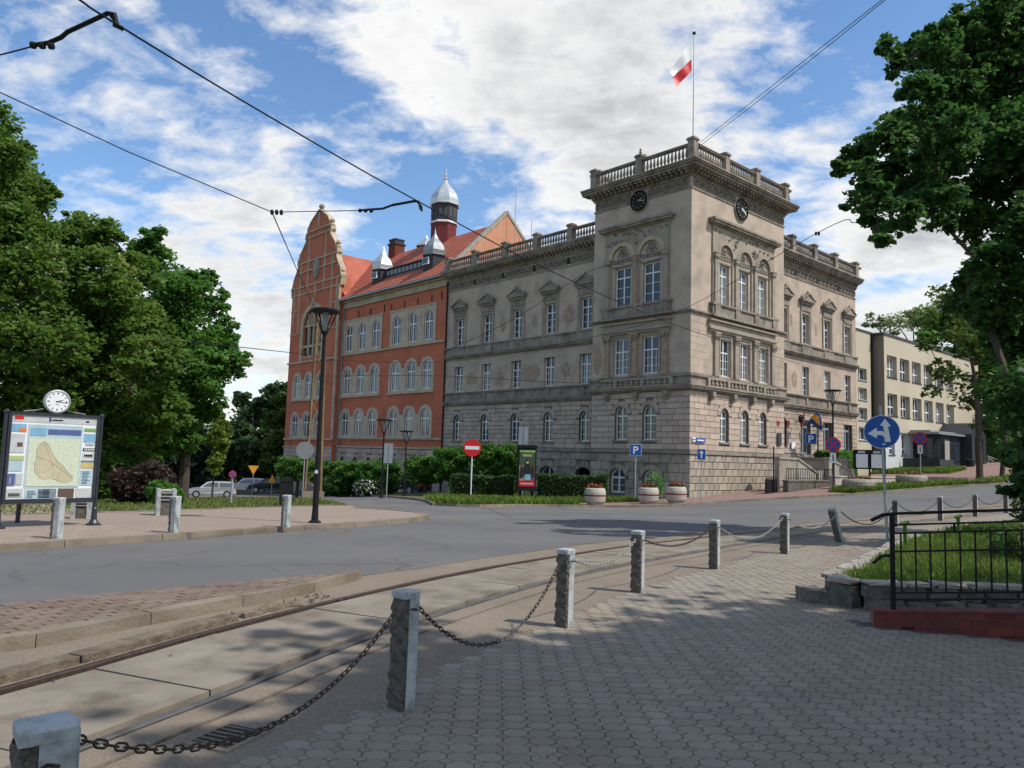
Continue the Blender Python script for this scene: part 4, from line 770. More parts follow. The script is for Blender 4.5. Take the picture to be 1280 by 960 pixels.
# balcony-like band panels and brackets under the tower band
bk = MB()
for fr, xs_ in ((LS, (6.1, 3.84, 1.6)), (RS, (2.0, 4.3, 6.5, 8.75))):
    for x in xs_: part(MB().box(x-.16, x+.16, -.34, -.02, 5.42, 5.70, fr).box(x-.13, x+.13, -.22, -.02, 5.2, 5.42, fr), 'bracket', 'trim', town)
bp_ = MB()
for fr, a, b in ((LS, 1.2, 6.6), (RS, 1.6, 9.4)):
    n = int((b-a)/.42)
    bp_.box(a, b, -.2, -.1, 5.98, 6.06, fr); bp_.box(a, b, -.2, -.1, 6.42, 6.5, fr)
    for i in range(n+1):
        if (i % 5) == 0: bp_.box(a+i*.42-.12, a+i*.42+.12, -.24, -.1, 5.98, 6.5, fr)
        else: bp_.lathe([(.05, 6.06), (.09, 6.18), (.04, 6.34), (.07, 6.42)], 6, fr(a+i*.42, -.16, 0)[:2])
part(bp_, 'band_balusters', 'greytrim', town)
# windows of the tower
for c, w in TL3: window('L', c, .18, 11.12, w, 2.5, 0, 2, 3, .74, town)
for c, w in TR3: window('R', c, .18, 11.08, w, 2.5, 0, 2, 3, .74, town)
for c, w in TL3: window('L', c, .16, 6.8, 1.24, 2.28, 0, 2, 3, .64, town, double=True)
for c in (3.62, 5.83, 8.05): window('R', c, .16, 6.76, 1.14, 2.26, 0, 2, 3, .64, town, double=True)
for c in (5.05, 2.9): window('L', c, .2, 2.8, 1.0, 2.1, .5, 2, 3, .7, town)
for c in (3.58, 5.85, 8.0): window('R', c, .2, 2.8, .94, 2.05, .47, 2, 3, .7, town)
for c in (5.3, 2.72): window('L', c, .25, -.45, 1.24, 1.5, .45, 2, 2, .62, town, bar=.1)
for c in WL: window('L', c, .8, 10.2, 1.04, 2.1, 0, 2, 3, .7, town); window('L', c, .8, 6.5, 1.04, 2.08, 0, 2, 3, .64, town, double=(int(c) % 2 == 0)); window('L', c, .8, 2.7, .92, 2.0, .46, 2, 3, .7, town)
for c in WL[:-1]: window('L', c, .9, -.5, 1.5, 1.52, .6, 2, 1, .55, town, bar=.1)
for c in WR: window('R', c, .8, 10.2, 1.0, 2.05, 0, 2, 3, .7, town); window('R', c, .8, 6.45, 1.0, 2.07, 0, 2, 3, .64, town)
for c in WR[1:]: window('R', c, .85, 2.35, 1.4, 2.45, 0, 2, 1, .78, town, m='signback', bar=.13, nm='tall_door_window')
for side, cs, zz, w, d in (('L', (5.05, 2.9), 2.8, 1.0, 0), ('R', (3.58, 5.85, 8.0), 2.8, .94, 0), ('L', WL, 2.7, .92, .6)):
    fr = SIDES[side][0]
    for c in cs: part(MB().box(c-w/2-.12, c+w/2+.12, d-.1, d+.15, zz-.12, zz, fr), 'sill', 'trim', town)
# ---- clocks on the tower
def tclock(side, u, z, r, hands):
    fr, an = SIDES[side]; f = lambda x, y, zz: fr(u+x, -zz, z+y); b = MB().lathe([(r*1.02, .03), (r*1.16, .05), (r*1.16, .16), (r*1.0, .19), (r*.98, .14), (.01, .14)], 28, (0, 0), f); o = part(b, 'clock', 'black', town)
    k = MB(); k.lathe([(r*1.06, .1), (r*1.16, .14), (r*1.16, .2), (r*1.02, .2)], 28, (0, 0), f)
    o2 = part(MB().lathe([(r*1.17, .02), (r*1.26, .06), (r*1.17, .1)], 28, (0, 0), f), 'clock_rim', 'greytrim', o)
    m = MB()
    sgn = -1 if side == 'L' else 1
    for i in range(12):
        t = math.pi*2*i/12; m.add([f(sgn*(rr*math.sin(t)+ww*math.cos(t)), rr*math.cos(t)-ww*math.sin(t), .155) for rr, ww in ((r*.72, -.018), (r*.92, -.018), (r*.92, .018), (r*.72, .018))], [(0, 1, 2, 3)])
    part(m, 'hour_marks', 'sandtrim', o, fix=False)
    for hr, ln, wd, nm in hands:
        t = math.pi*2*hr/12; h = MB(); h.add([f(sgn*(rr*math.sin(t)+ww*math.cos(t)), rr*math.cos(t)-ww*math.sin(t), .17) for rr, ww in ((-r*.15, -wd), (r*ln, -wd*.5), (r*ln, wd*.5), (-r*.15, wd))], [(0, 1, 2, 3)]); part(h, nm, 'signwhite' if side == 'R' else 'sandtrim', o, fix=False)
tclock('L', 3.81, 17.62, .56, ((2.3, .55, .04, 'hour_hand'), (3.4, .85, .03, 'minute_hand'))); tclock('R', 5.28, 17.5, .6, ((3.9, .7, .09, 'hour_hand'), (4.1, .85, .05, 'minute_hand')))
# ---- wings: bands, pediments, cornices, parapets
def wingband(side, a, b, d, lv, name):
    fr = SIDES[side][0]; mb = MB()
    for z0, z1, o in lv: mb.box(a, b, d-o, d, z0, z1, fr)
    return part(mb, name, 'trim', town)
for side, a, b, cs, piers in (('L', 7.52, 23.85, WL, (9.83, 13.17, 16.53, 20.07, 23.45)), ('R', 10.77, 23.12, WR, (12.3, 15.5, 18.75, 22.3))):
    fr = SIDES[side][0]; d = .6
    wingband(side, a, b, d, [(2.0, 2.12, .10), (2.12, 2.24, .05)] if side == 'L' else [(2.08, 2.2, .1), (2.2, 2.3, .05)], 'plinth_course')
    wingband(side, a, b, d, [(5.40, 5.5, .1), (5.5, 5.62, .22), (5.62, 5.7, .28), (5.7, 6.3, .05), (6.3, 6.38, .14), (6.38, 6.44, .2)], 'storey_band')
    wingband(side, a, b, d, [(9.1, 9.2, .1), (9.2, 9.32, .24), (9.32, 9.40, .32), (9.40, 9.98, .1), (9.98, 10.08, .2)], 'string_course')
    for c in cs: part(MB().box(c-.75, c+.75, d-.16, d, 9.4, 9.98, fr), 'sill_panel', 'trim', town); part(MB().box(c-.12, c+.12, d-.14, d, 5.72, 6.28, fr), 'band_block', 'trim', town)
    wingband(side, a, b, d, [(14.66, 14.74, .05)], 'frieze_moulding')
    cw = wingband(side, a, b, d, [(15.42, 15.52, .08), (15.52, 15.7, .16), (15.88, 16.0, .6), (16.0, 16.1, .68), (16.1, 16.2, .75)], 'cornice')
    dn = MB(); modill(fr, a+.15, b, d-.16, 15.7, 15.88, .38, .36, .16); dn.box(a, b, d-.16, d, 15.7, 15.88, fr); part(dn, 'modillions', 'trim', cw, kind='stuff')
    xs_ = sorted(cs); nxt = [a]+[(p+q)/2 for p, q in zip(xs_, xs_[1:])]+[b]
    for p, q in zip(nxt, nxt[1:]):
        c0, c1 = p+.18, q-.18
        if c1-c0 > .8: relief(side, c0, c1, 14.8, 15.36, d, unit=.6)
    for p in nxt[1:-1]: part(MB().box(p-.17, p+.17, d-.02, d+.3, 14.84, 15.3, fr), 'attic_vent', 'black', town)
    balustrade(town, side, a, b, d-.35, 16.2, .95, piers)
    for c in cs:
        pd = MB(); pd.box(c-.72, c+.72, d-.1, d, 12.5, 12.95, fr).box(c-.78, c+.78, d-.2, d, 12.95, 13.08, fr).box(c-.9, c+.9, d-.34, d, 13.16, 13.28, fr).box(c-.84, c+.84, d-.26, d, 13.08, 13.16, fr)
        pd.prism([(c-.9, 13.28), (c+.9, 13.28), (c, 13.68)], d-.3, d, fr, 'y'); pd.prism([(c-.98, 13.28), (c-.9, 13.28), (c, 13.70), (c+.9, 13.28), (c+.98, 13.28), (c, 13.82)], d-.38, d-.0, fr, 'y')
        for x, z in ((c, 13.8), (c-.9, 13.36), (c+.9, 13.36)): pd.lathe([(.07, z), (.1, z+.07), (.03, z+.16), (.01, z+.24)], 6, fr(x, d-.2, 0)[:2])
        part(pd, 'pediment', 'trim', town)
        part(MB().box(c-.78, c-.62, d-.08, d, 10.1, 12.5, fr).box(c+.62, c+.78, d-.08, d, 10.1, 12.5, fr).box(c-.62, c-.52, d-.04, d, 10.1, 12.45, fr).box(c+.52, c+.62, d-.04, d, 10.1, 12.45, fr).box(c-.62, c+.62, d-.04, d, 12.3, 12.5, fr), 'window_surround', 'greytrim', town)
# bare brick where plaster has fallen
rr = random.Random(5)
def patch(side, c, z, rx, rz_, d):
    fr = SIDES[side][0]; n = 16; P = []
    for k in range(n):
        t = 2*math.pi*k/n; q = rr.uniform(.6, 1.1); P.append((c+rx*q*math.cos(t), z+rz_*q*math.sin(t)))
    mb = MB(); mb.add([fr(x, d-.016, y) for x, y in P]+[fr(x, d, y) for x, y in P], [tuple(range(n))]+[(i, (i+1) % n, n+(i+1) % n, n+i) for i in range(n)]); part(mb, 'fallen_plaster_patch', 'bare', town, fix=False)
for a in (('L', 20.4, 7.4, .75, .55, .6), ('L', 17.1, 7.3, .55, .7, .6), ('L', 13.7, 7.4, .8, .8, .6), ('L', 10.4, 7.5, .5, .6, .6), ('L', 10.3, 11.3, .55, .9, .6), ('L', 13.6, 11.2, .3, .6, .6), ('L', 17.0, 11.3, .3, .7, .6), ('L', 7.0, 7.9, .4, .9, 0), ('R', 12.8, 11.6, .25, .6, .6), ('R', 13.3, 7.5, .4, .6, .6), ('R', 16.5, 11.4, .2, .5, .6)): patch(*a)
part(MB().tube([LS(23.78, .5, -1.5), LS(23.78, .5, 15.6)], .07, 6), 'downpipe', 'black', town)
# link block with stair windows (cream, stands against the right wing)
ax_ = empty('annex', HC, label='cream rendered three storey office annex with rows of deep set windows', cat='building')
lw = [(24.15, 25.75, z, z+.95) for z in (8.48, 6.9, 5.3)]+[(24.15, 25.75, 3.7, 4.7)]
o = MB(); wall(o, RS, 23.12, 26.95, -1, 12.45, lw, .9, .35); part(o, 'link_wall', 'annex', ax_, fix=False)
for h in lw: window('R', 24.95, 1.15, h[2], 1.6, h[3]-h[2], 0, 2, 1, .98, ax_, bar=.08); part(MB().box(h[0]-.05, h[1]+.05, .82, 1.2, h[2]-.06, h[2], RS), 'sill', 'zinc', ax_)
aw = [(c-1.0, c+1.0, z, z+1.8) for c in (28.5, 31.15, 33.75, 36.4, 39.1, 41.8) for z in (8.95, 5.8)]
o = MB(); wall(o, RS, 26.95, 50, 4.5, 12.35, aw, 0, .42); part(o, 'upper_wall', 'annex', ax_, fix=False)
al = [(c-.62, c+.62, 2.62, 4.36) for c in (28.4, 30.95, 33.5)]+[(36.1, 37.1, 2.2, 4.4)]
o = MB(); wall(o, RS, 26.98, 50, -1, 4.5, al, .08, .3); part(o, 'ground_floor_wall', 'annexwhite', ax_, fix=False)
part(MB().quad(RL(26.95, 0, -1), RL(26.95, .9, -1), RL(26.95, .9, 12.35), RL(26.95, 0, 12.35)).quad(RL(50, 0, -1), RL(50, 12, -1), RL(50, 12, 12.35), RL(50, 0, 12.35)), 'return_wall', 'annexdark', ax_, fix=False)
part(MB().box(26.7, 50.1, -.1, 12, 12.35, 12.5, RS).box(23.12, 26.7, .8, 12, 12.45, 12.55, RS), 'roof', 'roofgrey', ax_)
part(MB().box(26.9, 50, -.02, .08, 4.44, 4.52, RS), 'drip_ledge', 'zincdark', ax_)
for h in aw:
    c = (h[0]+h[1])/2; window('R', c, .34, h[2], 2.0, 1.8, 0, 3, 1, .42, ax_, bar=.09); part(MB().box(h[0]-.05, h[1]+.05, -.08, .3, h[2]-.05, h[2], RS), 'sill', 'darkwood', ax_)
for h in al[:3]: window('R', (h[0]+h[1])/2, .3, 2.62, 1.24, 1.74, 0, 2, 1, .3, ax_, bar=.08); part(MB().box(h[0]-.05, h[1]+.05, .0, .3, h[2]-.05, h[2], RS), 'sill', 'darkwood', ax_)
part(MB().tube([RS(26.62, .82, 0), RS(26.62, .82, 12.4)], .09, 8), 'downpipe', 'black', ax_)
# glazed entrance vestibule and dark gabled porch
ve = empty('entrance_vestibule', HC, label='glazed entrance lobby with dark gabled porch and steps on the annex', cat='entrance')
part(MB().box(31.6, 38.0, -2.4, 0, 4.45, 4.6, RS).prism([(-2.4, 4.6), (0, 4.6), (0, 5.0)], 31.6, 38.0, lambda x, y, z: RS(z if False else y, x, z), 'y') if False else MB().box(31.6, 38.0, -2.4, -.03, 4.45, 4.62, RS).box(32.0, 38.0, -1.6, -.03, 4.62, 4.8, RS), 'canopy', 'zincdark', ve)
g_ = MB(); 
for x in (33.2, 34.7, 36.2, 37.8): g_.box(x-.05, x+.05, -2.1, -2.0, 1.3, 4.45, RS)
g_.box(33.2, 37.8, -2.1, -2.0, 2.3, 2.36, RS).box(33.2, 37.8, -2.1, -2.0, 3.7, 3.78, RS).box(33.15, 33.25, -2.0, -.1, 4.3, 4.45, RS); part(g_, 'glazing_frame', 'anthracite', ve)
part(MB().quad(RS(33.2, -2.05, 1.3), RS(37.8, -2.05, 1.3), RS(37.8, -2.05, 4.45), RS(33.2, -2.05, 4.45)).quad(RS(33.2, -2.05, 1.3), RS(33.2, -.05, 1.3), RS(33.2, -.05, 4.45), RS(33.2, -2.05, 4.45)), 'glass', 'glass', ve, fix=False)
part(MB().box(33.4, 34.5, -2.16, -2.12, 2.2, 3.9, RS), 'poster', 'signwhite', ve)
pr = MB(); pr.prism([(38.0, 1.3), (38.0, 4.7), (39.9, 5.75), (41.8, 4.7), (41.8, 1.3), (41.0, 1.3), (41.0, 4.3), (39.9, 4.9), (38.8, 4.3), (38.8, 1.3)], -2.9, -.05, RS, 'y'); part(pr, 'porch_gable', 'anthracite', ve)
part(MB().box(38.8, 41.0, -1.2, -1.1, 1.6, 4.35, RS), 'door', 'glass', ve); part(MB().box(39.85, 39.95, -1.26, -1.1, 1.6, 4.35, RS).box(38.8, 38.9, -1.26, -1.1, 1.6, 4.35, RS).box(40.9, 41.0, -1.26, -1.1, 1.6, 4.35, RS).box(38.8, 41, -1.26, -1.1, 3.6, 3.7, RS), 'door_frame', 'zinc', ve)
for k in range(4): part(MB().box(37.0-.3*k, 42.6, -3.0-.33*k, -.1, .6, 1.62-.16*k, RS), 'step', 'roofgrey' if k % 2 else 'annexdark', ve)
part(MB().box(42.6, 50.5, -2.6, -.1, .4, 1.3, RS), 'ramp', 'annexwhite', ve)
for dz in (0, .45):
    part(MB().tube([RS(42.8, -2.7, 2.7+dz*.4), RS(50.5, -2.7-dz, 1.55+dz*.8)], .05, 6), 'handrail', 'galv', ve)
for k in range(6): part(MB().tube([RS(43+k*1.5, -2.7, .9), RS(43+k*1.5, -2.7, 2.72-.2*k)], .03, 6), 'handrail_post', 'galv', ve)
nb = empty('map_board', (HC[0], HC[1], 0), label='pale map poster in a frame standing at the annex entrance', cat='notice board')
part(MB().box(31.9, 33.1, -2.7, -2.6, 1.7, 4.0, RS), 'frame', 'anthracite', nb); part(MB().box(31.98, 33.02, -2.73, -2.70, 1.85, 3.9, RS), 'map_sheet', 'capstone', nb)
wb = empty('low_fence_screen', (HC[0], HC[1], 0), label='dark low screen wall left of the annex entrance', cat='screen wall'); part(MB().box(30.2, 33.4, -2.9, -2.8, 1.0, 2.35, RS), 'panel', 'anthracite', wb); part(MB().box(30.1, 30.2, -2.95, -.1, 1.0, 2.4, RS), 'side_panel', 'anthracite', wb)
# ---- grand stairs to the side door, ramp and railings
stt = empty('entrance_stairs', HC, label='stone entrance stairs with sloping parapets at the right of the tower', cat='stairs')
G = lambda u, d: T(*[a+b for a, b in zip(RS(u, d, 0)[:2], HC[:2])])
def slopewall(u0, u1, z0, z1, d0, d1, name='parapet', m='capstone'):
    b = min(G(u0, d0), G(u1, d0))-.4; mb = MB(); mb.prism([(u0, b), (u1, b), (u1, z1), (u0, z0)], d0, d1, RS, 'y'); part(mb, name, m, stt)
    mb = MB(); mb.prism([(u0-.05, z0), (u1+.05, z1), (u1+.05, z1+.13), (u0-.05, z0+.13)], d0-.06, d1+.06, RS, 'y'); part(mb, 'coping', 'capstone', stt)
slopewall(7.6, 9.95, 1.88, 1.05, -2.6, -2.3); slopewall(5.3, 7.6, 1.9, 1.88, -2.6, -2.3, m='rough'); slopewall(11.6, 14.6, 2.0, 1.25, -2.6, -2.3)
part(MB().box(9.95, 10.35, -2.72, -2.3, -.2, 1.28, RS), 'stair_pier', 'capstone', stt); part(MB().box(14.6, 15.1, -2.72, -2.3, -.2, 1.42, RS), 'stair_pier', 'capstone', stt)
part(MB().box(12.2, 15.4, -2.2, .55, -.2, 2.1, RS), 'landing', 'annexdark', stt)
for k in range(8): part(MB().box(10.4+.22*k, 12.3, -2.3, -.0, -.1, .62+.18*k+.0, RS), 'step', 'capstone', stt)
part(MB().box(4.6, 10.6, -3.5, -3.2, -.3, .62, RS).box(4.55, 10.6, -3.55, -3.15, .62, .70, RS), 'ramp_wall', 'wallstone', stt)
rr_ = MB(); x = 4.7
while x < 10.5: rr_.tube([RS(x, -3.35, .68), RS(x, -3.35, 1.35)], .018, 4); x += .28
rr_.tube([RS(4.7, -3.35, 1.35), RS(10.5, -3.35, 1.35)], .025, 5).tube([RS(4.7, -3.35, .8), RS(10.5, -3.35, .8)], .015, 4); part(rr_, 'railing', 'black', stt)
cg = empty('cellar_gate', HC, label='black iron cellar gate and post in front of the tower plinth', cat='gate')
part(MB().box(3.3, 4.5, -2.9, -2.8, -.5, .72, RS), 'gate_panel', 'black', cg); part(MB().tube([RS(4.0, -2.95, -.4), RS(4.0, -2.95, 2.6)], .04, 6).tube([RS(3.2, -2.95, -.45), RS(3.2, -2.95, .8)], .03, 6), 'gate_post', 'black', cg)
part(MB().tube([RS(2.6, -2.95, -.42), RS(4.5, -2.95, -.2)], .03, 5).tube([RS(3.2, -2.95, .78), RS(4.5, -2.95, .8)], .03, 5), 'gate_rail', 'black', cg)
# ---- red brick school-like building adjoining on the left
red = empty('red_building', HC, label='orange-red building with scrolled gable, zinc onion cupolas and tiled roof', cat='building')
G3 = [39.12, 36.72, 34.38]; G2 = [31.0, 28.6, 26.3]; RG = [48.05, 45.6, 43.15]
w3 = [(c-.62, c+.62, 11.05, 13.6, .62) for c in G3+G2]; w2 = [(c-.64, c+.64, 6.95, 9.38, .5) for c in G3+G2]; w1 = [(c-.64, c+.64, 2.98, 5.34, .5) for c in G3+G2]
g0 = [(c-.42, c+.42, -.95, 1.1, .42) for c in (39.2, 36.9, 34.6, 32.6, 30.75, 28.5)]+[(24.95, 27.3, -3.5, 1.15, .9)]
o = MB(); wall(o, LS, 23.9, 40.3, 2.0, 15.4, w3+w2+w1, .6, .28); part(o, 'wall', 'redwall', red, fix=False)
o = MB(); wall(o, LS, 23.9, 40.3, -6, 2.0, g0, .58, .35); rb_ = part(o, 'stone_base_wall', 'joint', red, fix=False)
acc = MB(); blocks('L', 23.92, 40.2, -4.5, 1.9, .42, 1.0, .58, g0, 'ashlar', .035, .012, rb_, acc); part(acc, 'ashlar_courses', 'ashlar', rb_, kind='stuff', fix=False)
r2 = [(c-.62, c+.62, 6.85, 9.2, .5) for c in RG]; r1 = [(c-.62, c+.62, 2.85, 5.2, .5) for c in RG]; rbig = [(43.3, 47.3, 10.95, 16.0, 2.0)]
o = MB(); wall(o, LS, 40.3, 50.2, 1.9, 18.5, r2+r1+rbig, 0, .3); part(o, 'wall', 'redwall', red, fix=False)
o = MB(); wall(o, LS, 40.3, 50.2, -6, 1.9, [], 0, .3); rb2 = part(o, 'stone_base_wall', 'joint', red, fix=False)
acc = MB(); blocks('L', 40.3, 50.18, -4.5, 1.8, .42, 1.0, .0, [], 'ashlar', .035, .012, rb2, acc); part(acc, 'ashlar_courses', 'ashlar', rb2, kind='stuff', fix=False)
o = MB(); o.quad(LS(40.3, 0, -6), LS(40.3, 1.2, -6), LS(40.3, 1.2, 18.5), LS(40.3, 0, 18.5)); o.quad(LS(50.2, 0, -6), LS(50.2, 13, -6), LS(50.2, 13, 17.5), LS(50.2, 0, 18.5)); o.quad(LS(23.9, .6, -4), LS(23.9, 13, -4), LS(23.9, 13, 16), LS(23.9, .6, 16)); o.quad(LS(50.2, 13, -6), LS(23.9, 13, -6), LS(23.9, 13, 16), LS(50.2, 13, 16)); part(o, 'side_wall', 'redwall', red, fix=False)
for nm, m, lv, a, b, d in (('sill_band', 'sandtrim', [(10.68, 10.85, .14)], 23.95, 40.3, .6), ('storey_band', 'sandtrim', [(2.72, 2.88, .12)], 23.95, 40.3, .6), ('base_moulding', 'sandtrim', [(1.95, 2.1, .1)], 23.95, 40.3, .6), ('eaves_frieze', 'sandtrim', [(15.28, 15.4, .16), (15.4, 15.85, .08), (15.85, 16.0, .3)], 23.95, 40.3, .6), ('gutter', 'zincdark', [(16.0, 16.13, .72)], 23.95, 40.2, .6),
    ('sill_band', 'sandtrim', [(10.45, 10.62, .14)], 40.25, 50.3, 0), ('storey_band', 'sandtrim', [(2.6, 2.76, .12)], 40.25, 50.3, 0), ('base_moulding', 'sandtrim', [(1.8, 1.95, .1)], 40.25, 50.3, 0)):
    mb = MB(); [mb.box(a, b, d-o_, d+.01, z0, z1, LS) for z0, z1, o_ in lv]; part(mb, nm, m, red)
def surround(cs, hw, z0, zs, d, rr=.3, rise=.5, a=None, b=None):
    cs = sorted(cs); mb = MB(); a = a or cs[0]-hw-.34; b = b or cs[-1]+hw+.34
    wall(mb, LS, a, b, z0, zs, [(c-hw, c+hw, z0+.2, zs) for c in cs], d-.05, .06); mb.box(a, a+.01, d-.05, d, z0, zs, LS).box(b-.01, b, d-.05, d, z0, zs, LS)
    for c in cs:
        n = 9
        for k in range(n):
            t0, t1 = math.pi*k/n, math.pi*(k+1)/n; A = [(c-hw*math.cos(t0), zs+rise*math.sin(t0)), (c-hw*math.cos(t1), zs+rise*math.sin(t1)), (c-(hw+rr)*math.cos(t1), zs+(rise+rr)*math.sin(t1)), (c-(hw+rr)*math.cos(t0), zs+(rise+rr)*math.sin(t0))]
            mb.add([LS(x, d, z) for x, z in A]+[LS(x, d-.05, z) for x, z in A], [(4, 5, 6, 7)]+[(i, (i+1) % 4, 4+(i+1) % 4, 4+i) for i in range(4)])
    part(mb, 'window_surround', 'beigetrim', red, fix=False)
    mb = MB(); mb.box(a-.08, b+.08, d-.16, d, z0-.12, z0+.02, LS); part(mb, 'sill', 'sandtrim', red)
for cs in (G3, G2):
    surround(cs, .64, 6.75, 8.88, .6); surround(cs, .64, 2.78 if 0 else 2.9, 4.84, .6)
    a, b = min(cs)-1.05, max(cs)+1.05; mb = MB(); wall(mb, LS, a, b, 10.85, 13.98, [h for h in w3 if a < h[0] < b], .55, .06); mb.box(a-.06, b+.06, .5, .6, 13.98, 14.1, LS); part(mb, 'window_surround', 'beigetrim', red, fix=False)
surround(RG, .62, 6.65, 8.7, 0); surround(RG, .62, 2.78, 4.7, 0)
for c in G3+G2:
    window('L', c, .66, 11.05, 1.24, 2.55, .62, 2, 1, .62, red, bar=.085, double=True); window('L', c, .66, 6.95, 1.28, 2.43, .5, 2, 1, .64, red, bar=.085, double=True); window('L', c, .66, 2.98, 1.28, 2.36, .5, 2, 1, .64, red, bar=.085, double=True)
for c in RG: window('L', c, .06, 6.85, 1.24, 2.35, .5, 2, 1, .64, red, bar=.085, double=True); window('L', c, .06, 2.85, 1.24, 2.35, .5, 2, 1, .64, red, bar=.085, double=True)
for c in (39.2, 36.9, 34.6, 32.6, 30.75, 28.5): window('L', c, .8, -.95, .84, 2.05, .42, 2, 1, .66, red, bar=.08)
part(MB().box(24.95, 27.3, .85, .95, -3.5, 1.2, LS), 'door', 'maroon', red)
for s in (24.6, 33.1, 33.0+7.15): part(MB().tube([LS(s, .55 if s < 40 else .1, 14.2), LS(s, .52 if s < 40 else .02, 14.9)], .04, 4), 'wall_anchor', 'black', red)
for s in (26, 28, 30, 32, 35.5, 37.5): part(MB().box(s-.03, s+.03, .54, .6, 14.25, 14.8, LS), 'wall_anchor', 'black', red)
part(MB().tube([LS(40.15, .5, -2.5), LS(40.15, .5, 15.9)], .09, 6), 'downpipe', 'zincdark', red)
# big arched window with tracery
ol = arcpts(43.3, 47.3, 16.0, 2.0, 16); mb = MB(); n = len(ol)-1
for k in range(n):
    t0, t1 = math.pi*k/n, math.pi*(k+1)/n; A = [(45.3-r*math.cos(t), 14.0+r*math.sin(t)) for r, t in ((2.0, t0), (2.0, t1), (2.5, t1), (2.5, t0))]; mb.add([LS(x, .02, z) for x, z in A]+[LS(x, -.12, z) for x, z in A], [(4, 5, 6, 7)]+[(i, (i+1) % 4, 4+(i+1) % 4, 4+i) for i in range(4)])
mb.box(42.8, 43.3, -.12, 0, 10.62, 14.0, LS).box(47.3, 47.8, -.12, 0, 10.62, 14.0, LS).box(45.05, 45.55, -.22, 0, 16.3, 17.0, LS); part(mb, 'arch_surround', 'sandtrim', red)
mb = MB(); mb.box(43.3, 47.3, .05, .3, 12.0, 12.25, LS)
for x in (44.25, 45.3, 46.35): mb.box(x-.1, x+.1, .05, .3, 10.95, 15.9 if x == 45.3 else 15.5, LS)
for x in (43.8, 44.75, 45.85, 46.8): mb.box(x-.06, x+.06, .08, .3, 14.2, 15.6 if 44 < x < 46.5 else 14.9, LS)
mb.box(43.3, 47.3, .05, .3, 10.95, 11.15, LS).box(43.4, 47.2, .06, .3, 14.15, 14.32, LS); part(mb, 'tracery', 'sandtrim', red)
g = MB(); g.add([LS(x, .28, z) for x, z in [(43.3, 10.95)]+ol+[(47.3, 10.95)]], [tuple(range(len(ol)+2))]); part(g, 'glass', 'glass', red, fix=False)
# scrolled gable
half = [(5.0, 17.7), (5.12, 18.5), (5.0, 18.62), (4.75, 19.4), (4.25, 20.1), (3.95, 20.6), (3.9, 21.0), (4.05, 21.1), (4.0, 21.45), (3.75, 21.6), (3.45, 22.2), (2.85, 22.8), (2.5, 23.2), (2.42, 23.55), (2.6, 23.65), (2.55, 23.95), (2.3, 24.1), (2.15, 24.6), (1.75, 25.1), (1.15, 25.5), (.6, 25.8), (.35, 26.0)]
prof = [(45.2+a, z) for a, z in half]+[(45.2-a, z) for a, z in half[::-1]]
mb = MB(); mb.prism(prof, .04, .42, LS, 'y'); gb = part(mb, 'gable', 'redwall', red)
cp = MB()
for i in range(len(prof)-1):
    (a, z0), (b, z1) = prof[i], prof[i+1]
    if abs(z1-z0)+abs(a-b) < .02: continue
    dx, dz = b-a, z1-z0; L = math.hypot(dx, dz); nx_, nz_ = dz/L*-.12, dx/L*.12
    if a > 45.2 or b > 45.2 or True:
        cx_, cz_ = 45.2-(a+b)/2, 0; sgn = 1
        P = [(a, z0), (b, z1), (b-nx_*sgn, z1-nz_*sgn), (a-nx_*sgn, z0-nz_*sgn)]; cp.add([LS(x, -.07, z) for x, z in P]+[LS(x, .52, z) for x, z in P], [(0, 1, 2, 3), (4, 5, 6, 7)]+[(i_, (i_+1) % 4, 4+(i_+1) % 4, 4+i_) for i_ in range(4)])
part(cp, 'gable_coping', 'sandtrim', gb)
bd = MB()
for z, w in ((17.62, 5.15), (18.42, 5.3), (20.0, 4.1), (20.98, 4.15), (23.5, 2.7), (24.1, 2.3)): bd.box(45.2-w, 45.2+w, -.09, .04, z, z+.14, LS)
for x, a, b in ((-3.3, 13.5, 21), (3.3, 13.5, 21), (-1.7, 17.7, 23.5), (1.7, 17.7, 23.5), (0, 24.2, 25.9), (-4.4, 14.5, 18.4), (4.4, 14.5, 18.4), (0, 17.2, 18.4)): bd.box(45.2+x-.09, 45.2+x+.09, -.07, .04, a, b, LS)
for z in (16.0, 13.5): bd.box(48.2, 50.25, -.07, .04, z, z+.12, LS).box(40.3, 42.2, -.07, .04, z, z+.12, LS)
for x in (40.35, 50.1): bd.box(x-.15, x+.15, -.1, .04, 2.7, 17.7, LS) if x < 45 else None
part(bd, 'gable_bands', 'sandtrim', gb)
part(MB().lathe([(.2, 25.95), (.4, 26.1), (.38, 26.2), (.15, 26.3), (.28, 26.5), (.3, 26.65), (.1, 26.85)], 8, LS(45.2, .22, 0)[:2]), 'finial', 'trim', gb)
for x, z in ((40.3, 21.1-2.6), (41.3, 21.45), (42.75, 23.95), (50.1, 18.55), (49.1, 21.45), (47.6, 23.95)): part(MB().lathe([(.25, z), (.3, z+.25), (.12, z+.4), (.26, z+.6), (.2, z+.8), (.02, z+.9)], 8, LS(x, .2, 0)[:2]), 'gable_ornament', 'sandtrim', gb)
sh_ = MB(); sh_.prism([(44.6, 20.8), (45.8, 20.8), (45.85, 19.9), (45.6, 19.3), (45.2, 18.95), (44.8, 19.3), (44.55, 19.9)], -.12, .04, LS, 'y').prism([(44.75, 20.8), (45.65, 20.8), (45.55, 21.15), (45.2, 21.3), (44.85, 21.15)], -.1, .04, LS, 'y').prism([(44.85, 20.6), (45.55, 20.6), (45.5, 19.9), (45.2, 19.4), (44.9, 19.9)], -.17, -.1, LS, 'y'); part(sh_, 'coat_of_arms', 'capstone', gb)
